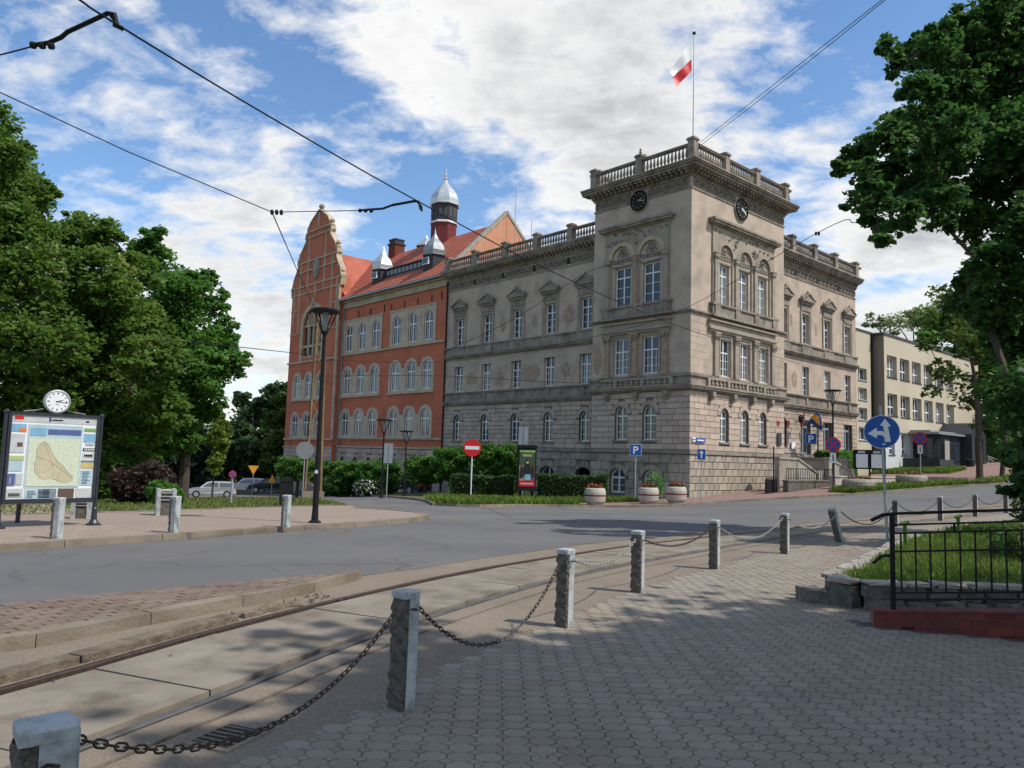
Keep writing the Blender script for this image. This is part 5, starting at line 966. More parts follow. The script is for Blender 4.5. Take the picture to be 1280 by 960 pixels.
# roofs
def roofq(mb, P, th=.12): mb.add([LS(*p) for p in P]+[LS(p[0], p[1], p[2]-th) for p in P], [(0, 1, 2, 3), (4, 5, 6, 7)]+[(i, (i+1) % 4, 4+(i+1) % 4, 4+i) for i in range(4)])
mb = MB(); roofq(mb, [(23.95, -.1, 16.15), (40.4, -.1, 16.15), (46, 6.7, 22.1), (23.95, 6.7, 22.1)]); roofq(mb, [(23.95, 13.5, 16.1), (50.2, 13.5, 16.1), (46, 6.7, 22.1), (23.95, 6.7, 22.1)]); part(mb, 'main_roof', 'rooftile', red)
mb = MB(); roofq(mb, [(45.2, .3, 22.1), (45.2, 6.9, 22.1), (39.6, 6.9, 16.4), (39.6, .3, 16.4)]); roofq(mb, [(45.2, .3, 22.1), (45.2, 6.9, 22.1), (50.5, 6.9, 16.8), (50.5, .3, 16.8)]); part(mb, 'cross_roof', 'rooftile', red)
tl = MB()   # rows of tiles standing proud on the front slope
for k in range(17):
    f0 = k/17; d0, z0 = -.1+6.8*f0, 16.15+5.95*f0; tl.add([LS(23.95, d0, z0+.05), LS(40.3+5*f0, d0, z0+.05), LS(40.3+5*f0, d0+.38, z0+.345), LS(23.95, d0+.38, z0+.345)], [(0, 1, 2, 3)]); tl.add([LS(23.95, d0, z0), LS(40.3+5*f0, d0, z0), LS(40.3+5*f0, d0, z0+.05), LS(23.95, d0, z0+.05)], [(0, 1, 2, 3)])
part(tl, 'tile_courses', 'rooftile', red, kind='stuff', fix=False)
fw = MB(); fw.prism([(.3, 15.9), (.3, 16.6), (6.6, 22.85), (13.2, 16.7), (13.2, 15.9)], 23.62, 23.95, lambda x, y, z: LS(y, x, z), 'y'); part(fw, 'fire_gable', 'firewall', red)
cp = MB()
for (d0, z0, d1, z1) in ((.1, 16.5, 6.6, 22.95), (6.6, 22.95, 13.3, 16.65)): cp.prism([(d0, z0), (d1, z1), (d1, z1-.32), (d0, z0-.32)], 23.55, 24.05, lambda x, y, z: LS(y, x, z), 'y')
part(cp, 'gable_coping', 'capstone', red)
def cupola(s, d, zb, ze, R, prof, n, m, name='cupola', ph=.5, base='darkwood', ring=None):
    c = LS(s, d, 0)[:2]; o = part(MB().lathe(prof, n, c, ph=ph), name, m, red); part(MB().lathe([(R, zb), (R, ze)], n, c, ph=ph), 'drum', base, o)
    return o, c
cpa, c = cupola(32.9, 6.7, 20, 23.6, 1.28, [(1.5, 25.4), (1.52, 25.5), (1.4, 25.6), (1.42, 26.0), (1.25, 26.5), (.9, 27.0), (.5, 27.45), (.25, 27.8), (.14, 28.05), (.2, 28.15), (.09, 28.3), (.14, 28.5), (.16, 28.6), (.05, 28.75), (.08, 28.9), (.01, 29.25)], 8, 'zinc', base='maroon')
part(MB().lathe([(1.3, 23.6), (1.3, 25.4)], 8, c, ph=.5), 'louvre_stage', 'darkwood', cpa); part(MB().lathe([(1.4, 23.55), (1.42, 23.66), (1.33, 23.75)], 8, c, ph=.5), 'ring', 'signwhite', cpa)
lv = MB()
for k in range(8):
    a = math.pi/4*(k+1); x, y = c; ux, uy = math.cos(a), math.sin(a)
    for q in (-.25, .25):
        f = lambda p, r, z: (x+ux*r-uy*p, y+uy*r+ux*p, z); lv.box(q-.14, q+.14, 1.16, 1.235, 24.2, 25.05, f)
part(lv, 'louvres', 'roofgrey', cpa)
SP = [(1.12, 0), (1.15, .06), (1.0, .14), (1.06, .5), (.98, .85), (.7, 1.25), (.36, 1.65), (.14, 2.05), (.07, 2.4), (.05, 2.45), (.02, 2.75)]
for s, m in ((35.8, 'zinc'), (27.7, 'zincdark')):
    o, c = cupola(s, 1.9, 17.2, 18.6, .98, [(r, 18.6+z*.95) for r, z in SP], 6, m, ph=.5)
    part(MB().box(s-.45, s+.45, .95, 1.05, 17.75, 18.35, LS), 'dormer_window', 'signwhite', o); part(MB().box(s-.35, s+.35, .92, .95, 17.85, 18.3, LS), 'glass', 'glass', o)
db = part(MB().box(28.6, 34.9, 1.75, 4.0, 17.5, 18.5, LS).box(28.5, 35, 1.6, 4.2, 18.5, 18.6, LS), 'dormer_band', 'darkwood', red)
k = 29.0
while k < 34.7: part(MB().box(k-.22, k+.22, 1.70, 1.74, 17.98, 18.4, LS), 'pane', 'signback', db); k += .62
ch = part(MB().box(40.3, 41.5, 6.1, 7.3, 20, 23.0, LS), 'chimney', 'brickred', red); part(MB().box(40.2, 41.6, 6.0, 7.4, 23.0, 23.15, LS).box(40.35, 41.45, 6.15, 7.25, 23.15, 23.5, LS).box(40.3, 41.5, 6.1, 7.3, 23.5, 23.62, LS), 'chimney_cap', 'darkwood', ch)
o, c = cupola(36.9, 7.6, 20.5, 22.3, .95, [(1.15, 22.3), (1.0, 22.5), (.5, 22.9), (.12, 23.25), (.02, 23.5)], 6, 'zinc', 'roof_turret', base='brickred')
for s, d, z0, z1 in ((22.9, 6.9, 22, 25.2), (22.6, 8.6, 19.5, 22.4)): part(MB().tube([LS(s, d, z0-3.5), LS(s, d, z1)], .025, 4), 'antenna', 'galv', red)
# ---- things on the town hall
def polyflag(name, o3, ux, uz, W_, H_, mats, parent=None, amp=.12, **tg): pass
fp = empty('flagpole', (HC[0]+RL(-.32, -.30, 0)[0], HC[1]+RL(-.32, -.30, 0)[1], 20.3), label='tall white flagpole on the tower corner pier', cat='flagpole')
part(MB().tube([(0, 0, 0), (0, 0, 6.4)], [.055, .035], 8), 'pole', 'signwhite', fp); part(MB().lathe([(.02, 6.4), (.1, 6.46), (.1, 6.56), (.02, 6.62)], 8), 'ball', 'black', fp)
fl = empty('flag', (fp.location.x, fp.location.y, 0), label='white over red flag drooping from the tall pole on the tower', cat='flag')
def flagmesh(A, B, C_, D, m, nm, parent, n=9, amp=.07):
    A, B, C_, D = map(Vector, (A, B, C_, D)); mb = MB(); V = []
    for i in range(n+1):
        for j in range(4):
            s, t = i/n, j/3; p = A.lerp(B, s).lerp(D.lerp(C_, s), t); p = p+Vector((-.5, .8, 0))*amp*math.sin(s*9+t*2)*min(1, s*3); V.append(tuple(p))
    mb.add(V, [(i*4+j, i*4+j+1, (i+1)*4+j+1, (i+1)*4+j) for i in range(n) for j in range(3)]); mb.build(nm, m, parent, smooth=True, fix=False)
flagmesh((-.06, 0, 26.55), (-1.50, -.3, 24.2), (-1.32, -.3, 23.9), (-.15, 0, 25.2), M['signwhite'], 'white_band', fl)
flagmesh((-.15, .0, 25.2), (-1.32, -.3, 23.9), (-1.1, -.25, 23.3), (-.12, 0, 24.5), M['signred'], 'red_band', fl)
for q, m, lab, a in ((13.0, 'signred', 'small red and white flag on a bracket by the side entrance', 0), (14.3, 'signblue', 'small blue and yellow flag on a bracket by the side entrance', 1)):
    b = RS(q, .5, 4.2); f = empty('small_flag', (HC[0]+b[0], HC[1]+b[1], 4.2), label=lab, cat='flag'); out = Vector((.67, -.74, 0)); e = out*.95+Vector((0, 0, 1.05))
    part(MB().tube([(0, 0, 0), tuple(e)], .02, 5), 'staff', 'galv', f); s = Vector((-.35, -.1, 0)) if not a else Vector((.45, .2, 0))
    flagmesh(e, e+s+Vector((0, 0, -.3)), e+s*1.1+Vector((0, 0, -1.3)), e*.35+Vector((0, 0, -.0)), M[m], 'cloth', f, amp=.05)
    flagmesh(e*.85+Vector((0, -.03, 0)), e+s*.55+Vector((0, -.03, -.25)), e+s*.6+Vector((0, -.03, -.9)), e*.6+Vector((0, -.03, -.0)), M['signwhite' if not a else 'signyellow'], 'stripe', f, amp=.05)
def plate(name, side, u, z, w, h, d, m, lab, cat, m2=None):
    fr = SIDES[side][0]; r = empty(name, HC, label=lab, cat=cat); part(MB().box(u-w/2, u+w/2, d-.05, d, z-h/2, z+h/2, fr), 'plate', m, r)
    if m2: part(MB().box(u-w*.38, u+w*.38, d-.056, d-.05, z-h*.16, z+h*.16, fr), 'print', m2, r)
plate('street_name_plate', 'R', .95, 2.82, .9, .24, -.05, 'signblue', 'blue enamel street name plate near the tower corner', 'street sign', 'signwhite')
plate('house_number_plate', 'R', .3, 2.85, .3, .24, -.05, 'signwhite', 'small white number plate beside the blue street name plate', 'sign', 'signblue')
plate('memorial_plaque', 'R', 9.95, 3.2, .5, .8, -.05, 'anthracite', 'dark memorial plaque at the right edge of the tower', 'plaque')
plate('notice_sheet', 'R', 12.9, 2.9, .5, .45, .52, 'signwhite', 'small white notice beside the side entrance', 'notice')
plate('emblem_plate', 'R', 9.9, 4.3, .22, .25, -.05, 'signred', 'small round-cornered red plate high on the tower edge', 'sign'); plate('emblem_board', 'R', 12.2, 4.4, .4, .3, .52, 'redband', 'red emblem board under the entrance flags', 'sign')
wl = empty('wall_lantern', (HC[0]+RS(12.6, -.2, 0)[0], HC[1]+RS(12.6, -.2, 0)[1], 4.4), label='black wall lantern between the entrance flags', cat='lantern'); part(MB().lathe([(.05, 0), (.13, .08), (.17, .4), (.04, .6)], 6), 'lantern_body', 'black', wl); part(MB().tube([(0, 0, .2), (-.3, .35, .1)], .03, 5), 'arm', 'black', wl)
# ------------------------------------------------------------------ street furniture
def zat(x, y, o=0): return T(x, y)+o
# bollards: one of each half rough aggregate, half painted
def bollard(h, rough_sign=1):
    W_ = .062; root = empty('bollard')
    f = MB(); f.prism([(-.02, -W_), (W_, -W_), (W_+.012, -W_*.5), (W_+.012, W_*.5), (W_, W_), (-.02, W_)], 0, h-.03, IDF); f.box(-W_+.012, -.02, -W_+.012, W_-.012, 0, h-.04); f.build('painted_shaft', M['bollardpaint'], root)
    c = MB(); P = [(-W_-.003, -W_-.003), (W_+.002, -W_-.003), (W_+.015, 0), (W_+.002, W_+.003), (-W_-.003, W_+.003)]; Q = [(x*.86, y*.86) for x, y in P]; n = 5
    c.add([(x, y, h-.045) for x, y in P]+[(x, y, h-.010) for x, y in P]+[(x, y, h) for x, y in Q], [tuple(range(10, 15)), tuple(range(n))[::-1]]+[(i, (i+1) % n, n+(i+1) % n, n+i) for i in range(n)]+[(n+i, n+(i+1) % n, 2*n+(i+1) % n, 2*n+i) for i in range(n)]); c.build('cap', M['bollardpaint'], root)
    r = MB(); nu, nv = 10, 30; per = [(-.022, -W_), (-W_, -W_), (-W_, W_), (-.022, W_)]; pts = []
    for i in range(nu+1):
        t = i/nu*3; k = min(2, int(t)); a, b = per[k], per[k+1]; pts.append((a[0]+(b[0]-a[0])*(t-k), a[1]+(b[1]-a[1])*(t-k)))
    V = []
    for j in range(nv+1):
        for i, (x, y) in enumerate(pts):
            q = (0 if i in (0, nu) else random.uniform(-.010, .014)); V.append((x*(1+q/.08*1.0), y*(1+(q/.08)*.7), (h-.05)*j/nv+(random.uniform(-.008, .008) if 0 < j < nv else 0)))
    r.add(V, [(j*(nu+1)+i, j*(nu+1)+i+1, (j+1)*(nu+1)+i+1, (j+1)*(nu+1)+i) for j in range(nv) for i in range(nu)]); r.build('rough_face', M['bollardrough'], root, fix=False)
    for q in (-1, 1): MB().tube([(0, .06*q, h-.11), (.02, .085*q, h-.11), (.0, .11*q, h-.11), (-.02, .085*q, h-.11)], .006, 5, closed=True).build('hook', M['iron'], root)
    return root
BP = [(-1.425, 2.53, .74, 'nearest bollard, cut off by the bottom left corner, pale cap and rough left face', 0), (-.64, 5.04, .74, 'tall bollard second from the camera, its chains hanging on both sides', 0), (.56, 7.54, .74, 'bollard third from the camera beside the near tram rail', 0), (1.60, 9.59, .75, 'bollard where the flaking white chain ends and a rusty chain begins', 0), (3.13, 11.84, .74, 'fifth bollard, rusty chain on its left and white chain on its right', 0), (4.99, 14.1, .73, 'last upright bollard before the leaning one, white chains on both sides', 0), (7.05, 16.6, .74, 'bollard leaning to the left near the blue arrow sign', .12), (10.75, 21.68, .75, 'grey bollard behind the iron fence post', 0), (13.39, 24.18, .75, 'grey bollard seen over the fence above the terrace grass', 0), (15.56, 25.99, .75, 'grey bollard second from the right end of the chained row', 0), (17.54, 27.49, .75, 'last chained bollard on the right, beside the dark tree trunk', 0)]
b0 = bollard(.74); BO = []
for i, (x, y, h, lab, tilt) in enumerate(BP):
    o = b0 if i == 0 else copy_tree(b0)
    o.location = (x, y, zat(x, y, -.012)); o.scale = (1.0, 1.0, h/.74); o.rotation_euler = (0, -tilt if tilt else random.gauss(0, .012), R_([38, 50, 50, 55, 50, 48, 40, 45, 45, 45, 45][i])); 
    if tilt: o.rotation_euler = (-.125, -.215, R_(30))
    if i == 0: o.scale = (1.25, 1.25, 1)
    tag(o, lab, 'bollard', 'bollards joined by chains along the pavement edge'); BO.append(o)
for i, (x, y, h, rz, lab) in enumerate([(-7.08, 12.32, .64, 60, 'bollard in front of the information board, far kerb'), (-5.80, 13.62, .63, 50, 'bollard on the far kerb beside the stone litter bin'), (-4.32, 15.22, .62, 55, 'bollard on the far kerb next to the tall black lamp post')]):
    o = copy_tree(b0); o.location = (x, y, zat(x, y, .10)); o.scale = (1.05, 1.05, h/.74); o.rotation_euler = (0, 0, R_(rz+90-160)); tag(o, lab, 'bollard', 'bollards on the far kerb')
# chains of oval links
lk = MB(); N_ = 10; lk.tube([(.024*math.cos(t)+(.010 if math.cos(t) > 0 else -.010), .0135*math.sin(t), 0) for t in [2*math.pi*(k+.5)/N_ for k in range(N_)]], .0045, 4, closed=True)
LKM = {'iron': lk.mesh('chain_link', M['iron'], True), 'ironwhite': lk.mesh('chain_link_white', M['ironwhite'], True)}
def chain(a, b, za, zb, sag, m, lab, indiv):
    A = Vector((a[0], a[1], za)); B = Vector((b[0], b[1], zb)); d = (B-A); u = Vector((d.x, d.y, 0)).normalized(); A += u*.12; B -= u*.12; n = 200; P = []
    for k in range(n+1):
        t = k/n; p = A.lerp(B, t); p.z -= sag*4*t*(1-t); P.append(p)
    root = empty('chain', tuple(A), label=lab, cat='chain', group='chains between the bollards'); st_ = []; acc = 0; step = .052; sv_ = MB(); i = 0
    for p, q in zip(P, P[1:]):
        L = (q-p).length
        while acc <= L:
            c = p.lerp(q, acc/max(L, 1e-6)); t = (q-p).normalized(); side = t.cross(Vector((0, 0, 1))).normalized(); up = side.cross(t); w = 1 if i % 2 else 0
            yx = side if w else up; zx = t.cross(yx); mt = Matrix((t, yx, zx)).transposed().to_4x4(); mt.translation = c-A; mm = m if m != 'mix' else ('ironwhite' if .55 < i*step/max(.1, (B-A).length) < .75 else 'iron')
            if indiv: o = bpy.data.objects.new('link', LKM[mm]); COL.objects.link(o); o.parent = root; o.matrix_local = mt
            else: sv_.add([tuple(mt @ Vector(v)) for v in lk.v], lk.f)
            acc += step; i += 1
        acc -= L
    if not indiv: sv_.build('chain_links', M[m if m != 'mix' else 'iron'], root, kind='stuff', fix=False)
CH = [('iron', .30, 'rusty chain sagging from the nearest bollard over the drain', 1), ('mix', .49, 'long rusty chain sagging deepest, between second and third bollard', 1), ('ironwhite', .16, 'flaking white chain between the third and fourth bollard', 1), ('iron', .17, 'rusty chain between the fourth and fifth bollard', 1), ('ironwhite', .27, 'white chain between the fifth bollard and the one before the leaning bollard', 1), ('ironwhite', .25, 'whitish chain ending at the leaning bollard', 0), ('iron', .4, 'dark chain passing behind the pole of the blue arrow sign', 0), ('iron', .3, 'chain seen just left above the terrace grass', 0), ('iron', .28, 'chain over the road between the last but one pair of bollards', 0), ('iron', .28, 'reddish chain ending at the last bollard by the tree trunk', 0)]
for i, (m, sag, lab, ind) in enumerate(CH):
    a, b = BP[i], BP[i+1]; chain(a, b, zat(a[0], a[1])+.63, zat(b[0], b[1])+.63, sag, m, lab, ind)
# information board with clock
pa, pb = Vector((-8.75, 13.43)), Vector((-7.68, 14.53)); dv = (pb-pa).normalized(); bz = zat(-8, 14, .10)
ib_ = empty('information_board', (pa.x, pa.y, bz), math.atan2(dv.y, dv.x), 'city map information board in a dark frame with advertisements, by the left edge', 'information board'); LW = (pb-pa).length
def q_(x0, x1, z0, z1, y, m, nm, par): return part(MB().box(x0, x1, y-.004, y, z0, z1), nm, m, par)
ped = [(.135, 0), (.135, .02), (.09, .04), (.055, .10), (.045, .28), (.05, .30), (.035, .33), (.035, 1.98), (.05, 2.0), (.05, 2.03), (.02, 2.06)]
for x in (0, LW): part(MB().lathe(ped, 10, (x, 0)), 'post', 'anthracite', ib_)
part(MB().tube([(.55, 1.0, 0), (.55, .95, 1.9)], .04, 8), 'rear_post', 'anthracite', ib_); part(MB().tube([(.55, .97, 1.9), (.2, .1, 1.95)], .03, 6).tube([(.55, .97, 1.9), (1.2, .1, 1.95)], .03, 6), 'brace', 'anthracite', ib_)
x0, x1, z0, z1 = .06, LW-.06, .50, 2.0
fr_ = MB().box(x0-.02, x1+.02, -.05, .05, z0-.08, z0, ).box(x0-.02, x1+.02, -.05, .05, z1-.03, z1+.02).box(x0-.03, x0+.02, -.05, .05, z0, z1-.03).box(x1-.02, x1+.03, -.05, .05, z0, z1-.03); part(fr_, 'frame', 'anthracite', ib_)
bk_ = part(MB().box(x0, x1, -.02, .03, z0, z1), 'backing_sheet', 'signwhite', ib_)
def cm(name, c): M[name] = mat(name, c, None, 5, .5, 0); return name
for nm, c in (('print_sky', (.22, .42, .58)), ('print_orange', (.65, .2, .05)), ('print_green', (.2, .4, .12)), ('print_forest', (.05, .085, .04)), ('print_lime', (.42, .5, .2)), ('print_purple', (.09, .13, .30)), ('print_navy', (.02, .035, .1)), ('print_brown', (.12, .08, .06)), ('print_pale', (.42, .55, .6)), ('print_grey', (.5, .52, .52)), ('print_black', (.02, .02, .02)), ('print_map', (.55, .60, .42)), ('print_town', (.52, .47, .32)), ('print_road', (.36, .30, .22)), ('print_yellow', (.55, .45, .15))): cm(nm, c)
mm_ = M['print_map']; nt = mm_.node_tree; v = nt.nodes.new('ShaderNodeTexVoronoi'); v.feature = 'DISTANCE_TO_EDGE'; v.inputs['Scale'].default_value = 14; tcn = nt.nodes.new('ShaderNodeTexCoord'); nt.links.new(tcn.outputs['Object'], v.inputs['Vector']); rmp = nt.nodes.new('ShaderNodeValToRGB'); nt.links.new(v.outputs['Distance'], rmp.inputs[0]); rmp.color_ramp.elements[0].color = (.42, .42, .32, 1); rmp.color_ramp.elements[1].color = (.55, .60, .46, 1); rmp.color_ramp.elements[1].position = .06; nt.links.new(rmp.outputs[0], nt.nodes['Principled BSDF'].inputs['Base Color'])
Wd, Hd = x1-x0-.04, z1-z0-.03
def P_(a, b, c, d, m, nm='advert_panel', y=-.022, par=bk_): return q_(x0+.02+a*Wd, x0+.02+b*Wd, z0+c*Hd, z0+d*Hd, y, m, nm, par)
P_(0, 1, .915, 1, 'print_grey', 'header_strip'); P_(.03, .13, .945, .985, 'signred', 'header_mark', -.027); P_(.42, .44, .93, .985, 'print_navy', 'header_mark', -.027); P_(.45, .58, .945, .96, 'print_black', 'header_text', -.027); P_(.86, .9, .94, .96, 'print_black', 'header_mark', -.027)
P_(.19, .83, .13, .89, 'print_pale', 'map_panel'); P_(.21, .81, .15, .73, 'print_map', 'map_sheet', -.028)
P_(.22, .40, .76, .85, 'print_sky', y=-.028); P_(.42, .81, .775, .84, 'print_purple', 'title_bar', -.028)
for k in range(3): part(MB().lathe([(.017, .0285), (.017, .030)], 10, (0, 0), lambda a, b, z: (x0+.02+(.45+.05*k)*Wd+a, -z, z0+.808*Hd+b)), 'title_dot', 'signwhite', bk_)
blob_ = [(.33, .66), (.38, .69), (.43, .66), (.46, .6), (.5, .52), (.56, .45), (.62, .4), (.68, .33), (.74, .27), (.75, .22), (.7, .2), (.62, .2), (.56, .22), (.5, .25), (.42, .23), (.35, .26), (.3, .33), (.29, .42), (.31, .5), (.3, .58)]
g = MB(); g.add([(x0+.02+a*Wd, -.0335, z0+b*Hd) for a, b in blob_], [tuple(range(len(blob_)))]); part(g, 'town_outline', 'print_town', bk_, fix=False)
rd = MB(); W3 = lambda a, b: (x0+.02+a*Wd, -.035, z0+b*Hd)
for L in ([(.31, .5), (.42, .47), (.5, .42), (.6, .36), (.75, .24)], [(.38, .69), (.44, .55), (.5, .42), (.52, .3), (.5, .25)], [(.33, .3), (.45, .33), (.5, .42)], [(.56, .22), (.58, .3), (.62, .4)], blob_+[blob_[0]]): rd.tube([W3(*p) for p in L], .0022, 4)
part(rd, 'map_roads', 'print_road', bk_)
for a in ((0, .17, .80, .89, 'print_sky'), (.09, .17, .80, .84, 'print_orange'), (0, .16, .55, .77, 'print_grey'), (.08, .14, .62, .67, 'print_brown'), (0, .17, .46, .51, 'print_lime'), (.01, .16, .33, .45, 'print_pale'), (.0, .09, .16, .30, 'print_purple'), (.03, .06, .18, .26, 'print_grey'), (.1, .17, .17, .3, 'print_grey'), (0, .19, .02, .12, 'print_grey'), (.03, .16, .03, .07, 'print_brown'), (.21, .57, .0, .12, 'print_pale'), (.36, .57, .005, .115, 'print_navy'), (.59, .78, .005, .12, 'print_brown'), (.8, 1, .005, .12, 'print_grey'), (.85, 1, .83, .87, 'print_green'), (.85, 1, .70, .80, 'print_sky'), (.88, .98, .66, .70, 'print_pale'), (.85, 1, .585, .62, 'print_black'), (.85, .99, .50, .56, 'print_grey'), (.84, 1, .37, .47, 'print_yellow'), (.84, 1, .16, .35, 'print_pale'), (.84, 1, .44, .47, 'print_sky'), (.87, .97, .515, .54, 'print_black')):
    P_(*a[:4], a[4], y=-.022-.0035*(1+(a[1]-a[0] < .12)))
for k in range(6): P_(.865+k*.022, .878+k*.022, .592, .612, 'signwhite', 'letter_block', -.031)
for k in range(9): P_(.862, .862+.1*random.uniform(.6, 1), .18+k*.018, .185+k*.018, 'print_navy', 'text_line', -.031)
for k in range(5): P_(.235, .235+.1*random.uniform(.6, 1), .015+k*.018, .02+k*.018, 'print_navy', 'text_line', -.031)
part(MB().tube([(.25, 0, 2.03), (.45, 0, 2.06), (.62, 0, 2.11), (.75, 0, 2.11)], .018, 6).tube([(1.25, 0, 2.03), (1.05, 0, 2.05), (.9, 0, 2.1), (.8, 0, 2.1)], .018, 6), 'scroll_bracket', 'anthracite', ib_)
ck = MB(); fc_ = lambda a, b, z: (.76+a, -z, 2.235+b); clk = part(MB().lathe([(.175, -.05), (.215, -.04), (.215, .05), (.19, .06), (.19, .045), (.005, .045)], 28, (0, 0), fc_), 'clock_case', 'galv', ib_)
part(MB().lathe([(.186, .0455), (.186, .047), (.001, .047)], 28, (0, 0), fc_), 'clock_face', 'signwhite', clk); hm = MB()
for i in range(12):
    t = math.pi*i/6; w = .007 if i % 3 else .010; hm.add([fc_(r*math.sin(t)+s*math.cos(t), r*math.cos(t)-s*math.sin(t), .049) for r, s in ((.13, -w), (.165, -w), (.165, w), (.13, w))], [(0, 1, 2, 3)])
part(hm, 'numerals', 'print_black', clk, fix=False)
for ang, ln, w, nm, zz in ((68, .095, .010, 'hour_hand', .0505), (97, .155, .006, 'minute_hand', .052)):
    t = R_(ang); part(MB().quad(*[fc_(r*math.sin(t)+s*math.cos(t), r*math.cos(t)-s*math.sin(t), zz) for r, s in ((-.03, -w), (ln, -w*.6), (ln, w*.6), (-.03, w))]), nm, 'print_black', clk, fix=False)
part(MB().quad(fc_(-.03, -.06, .049), fc_(.03, -.06, .049), fc_(.03, -.05, .049), fc_(-.03, -.05, .049)), 'maker_mark', 'print_black', clk, fix=False)
# lamp posts
def lamp(name, x, y, h, r, lab, hr=.28, o=.0, tilt=0):
    L = empty(name, (x, y, zat(x, y, o)), label=lab, cat='street lamp'); L.rotation_euler = (0, tilt, 0)
    part(MB().lathe([(r*2.6, 0), (r*2.6, .03), (r*1.5, .06), (r*1.25, .3), (r*1.2, 1.4), (r, 1.45), (r*.8, h-hr*1.6)], 10), 'pole', 'black', L)
    hd = part(MB().lathe([(hr, h-.07), (hr*1.03, h-.03), (hr*.9, h), (hr*.3, h+.03), (.01, h+.04)], 16), 'lamp_head', 'black', L)
    st_ = MB()
    for k in range(4):
        a = math.pi/4+k*math.pi/2; st_.tube([(r*.8*math.cos(a), r*.8*math.sin(a), h-hr*1.9), (hr*.95*math.cos(a), hr*.95*math.sin(a), h-.05)], .014, 4)
    part(st_, 'struts', 'black', hd); part(MB().lathe([(.02, h-hr*1.5), (hr*.16, h-hr*1.3), (hr*.2, h-.12), (hr*.2, h-.07)], 10), 'lens', 'signback', hd); return L
L1 = lamp('lamp_post', -4.12, 16.7, 4.62, .052, 'tall black lamp post with funnel head on the left pavement, a white sticker on it', .30, .10)
part(MB().box(-.03, .03, -.082, -.075, 1.05, 1.12), 'sticker', 'signwhite', L1)
lamp('lamp_post', -6.73, 41.2, 4.15, .05, 'black lamp post in front of the red building, nearer the flowering shrubs', .42, .1); lamp('lamp_post', -6.35, 47.4, 3.95, .05, 'shorter black lamp post left of the arched door of the red building', .42, .1)
lamp('lamp_post', 19.3, 46.3, 5.85, .06, 'tall black lamp post in front of the entrance stairs', .5, .1); lamp('lamp_post', 20.9, 52.6, 3.8, .05, 'short black lamp post beside the stairs and the parking sign', .42, .1)
# signs
def disc(r, y0, y1, n=28): return MB().lathe([(r, -y0), (r, -y1), (.001, -y1)], n, (0, 0), lambda a, b, z: (a, -z, b))
def poly(P, y): g = MB(); g.add([(x, y, z) for x, z in P], [tuple(range(len(P)))]); return g
def post(x, y, h, r=.03, o=.1, lab='', m='galv', nm='traffic_sign', rz=0, tilt=(0, 0), cat='traffic sign'):
    s = empty(nm, (x, y, zat(x, y, o)), rz, lab, cat); s.rotation_euler = (tilt[0], tilt[1], rz); part(MB().tube([(0, 0, -.1), (0, 0, h)], r, 8), 'pole', m, s); return s
def put(mb, nm, m, par, z, y=0):
    mb.v = [(a, b+y, c+z) for a, b, c in mb.v]; return part(mb, nm, m, par, fix=False)
def face(x, y): return -math.atan2(x, y)
def bars(par, r, z, angs, w, y, m='signred'):
    for a in angs:
        t = R_(a); put(poly([(s*math.cos(t)*q-p*w*math.sin(t), s*math.sin(t)*q+p*w*math.cos(t)) for s, q, p in ((1, r, 1), (-1, r, 1), (-1, r, -1), (1, r, -1))], y), 'cross_bar', m, par, z)
s = post(-2.0, 41.04, 3.1, .035, .1, 'red no entry sign with white bar on the grass island', rz=face(-2, 41), m='signwhite'); hb = 2.72; d_ = put(disc(.46, -.03, -.06), 'sign_plate', 'signred', s, hb); put(disc(.455, -.01, -.028), 'sign_back', 'signback', s, hb); put(poly([(-.37, -.09), (.37, -.09), (.37, .09), (-.37, .09)], -.066), 'white_bar', 'signwhite', d_, hb)
s = post(8.25, 17.0, 2.95, .03, 0, 'large blue round sign with white straight and left arrows on a slightly leaning pole', rz=face(8.2, 17), tilt=(0, -.035)); hb = 2.36
rim = put(disc(.365, -.03, -.05), 'rim', 'signwhite', s, hb); d_ = put(disc(.352, -.045, -.056), 'sign_plate', 'signblue', s, hb); put(disc(.36, -.01, -.028), 'sign_back', 'signback', s, hb)
put(poly([(.11, -.22), (.17, -.22), (.13, .12), (.19, .11), (.08, .29), (-.03, .14), (.03, .13), (.06, -.05), (.02, .02), (-.1, .02), (-.09, .1), (-.28, -.03), (-.1, -.14), (-.1, -.07), (0, -.07), (.05, -.12), (.05, -.22)], -.062), 'arrow', 'signwhite', d_, hb)
put(poly([(.0, -.29), (.06, -.29), (.06, -.25), (.0, -.25)], -.062), 'sticker', 'print_pale', d_, hb)
def nostop(x, y, z, r, lab, ph, sub, o=.1, m='galv'):
    s = post(x, y, ph, .035, o, lab, m=m, rz=face(x, y)); put(disc(r, -.03, -.05), 'rim', 'signred', s, z); d_ = put(disc(r*.8, -.045, -.056), 'sign_plate', 'signblue', s, z); put(disc(r*.98, -.01, -.028), 'sign_back', 'signback', s, z); bars(d_, r*.85, z, (45, 135), r*.09, -.062)
    if sub: p = put(MB().box(-sub, sub, -.06, -.035, z-r-.62, z-r-.04), 'sub_plate', 'signwhite', s, 0); part(MB().quad((-sub*.2, -.066, z-r-.52), (sub*.2, -.066, z-r-.52), (sub*.2, -.066, z-r-.14), (-sub*.2, -.066, z-r-.14)), 'sub_plate_arrow', 'print_black', p, fix=False)
nostop(18.75, 45.0, 2.58, .43, 'red and blue no stopping sign with small white plate, nearer the stairs', 2.9, .16, m='black'); nostop(28.9, 54.6, 2.65, .45, 'red and blue no stopping sign with white plate in front of the pale annex wall', 3.0, .16, .1); nostop(-9.2, 25.9, .98, .12, 'little purple-looking no stopping sign on the left verge', 1.1, 0)
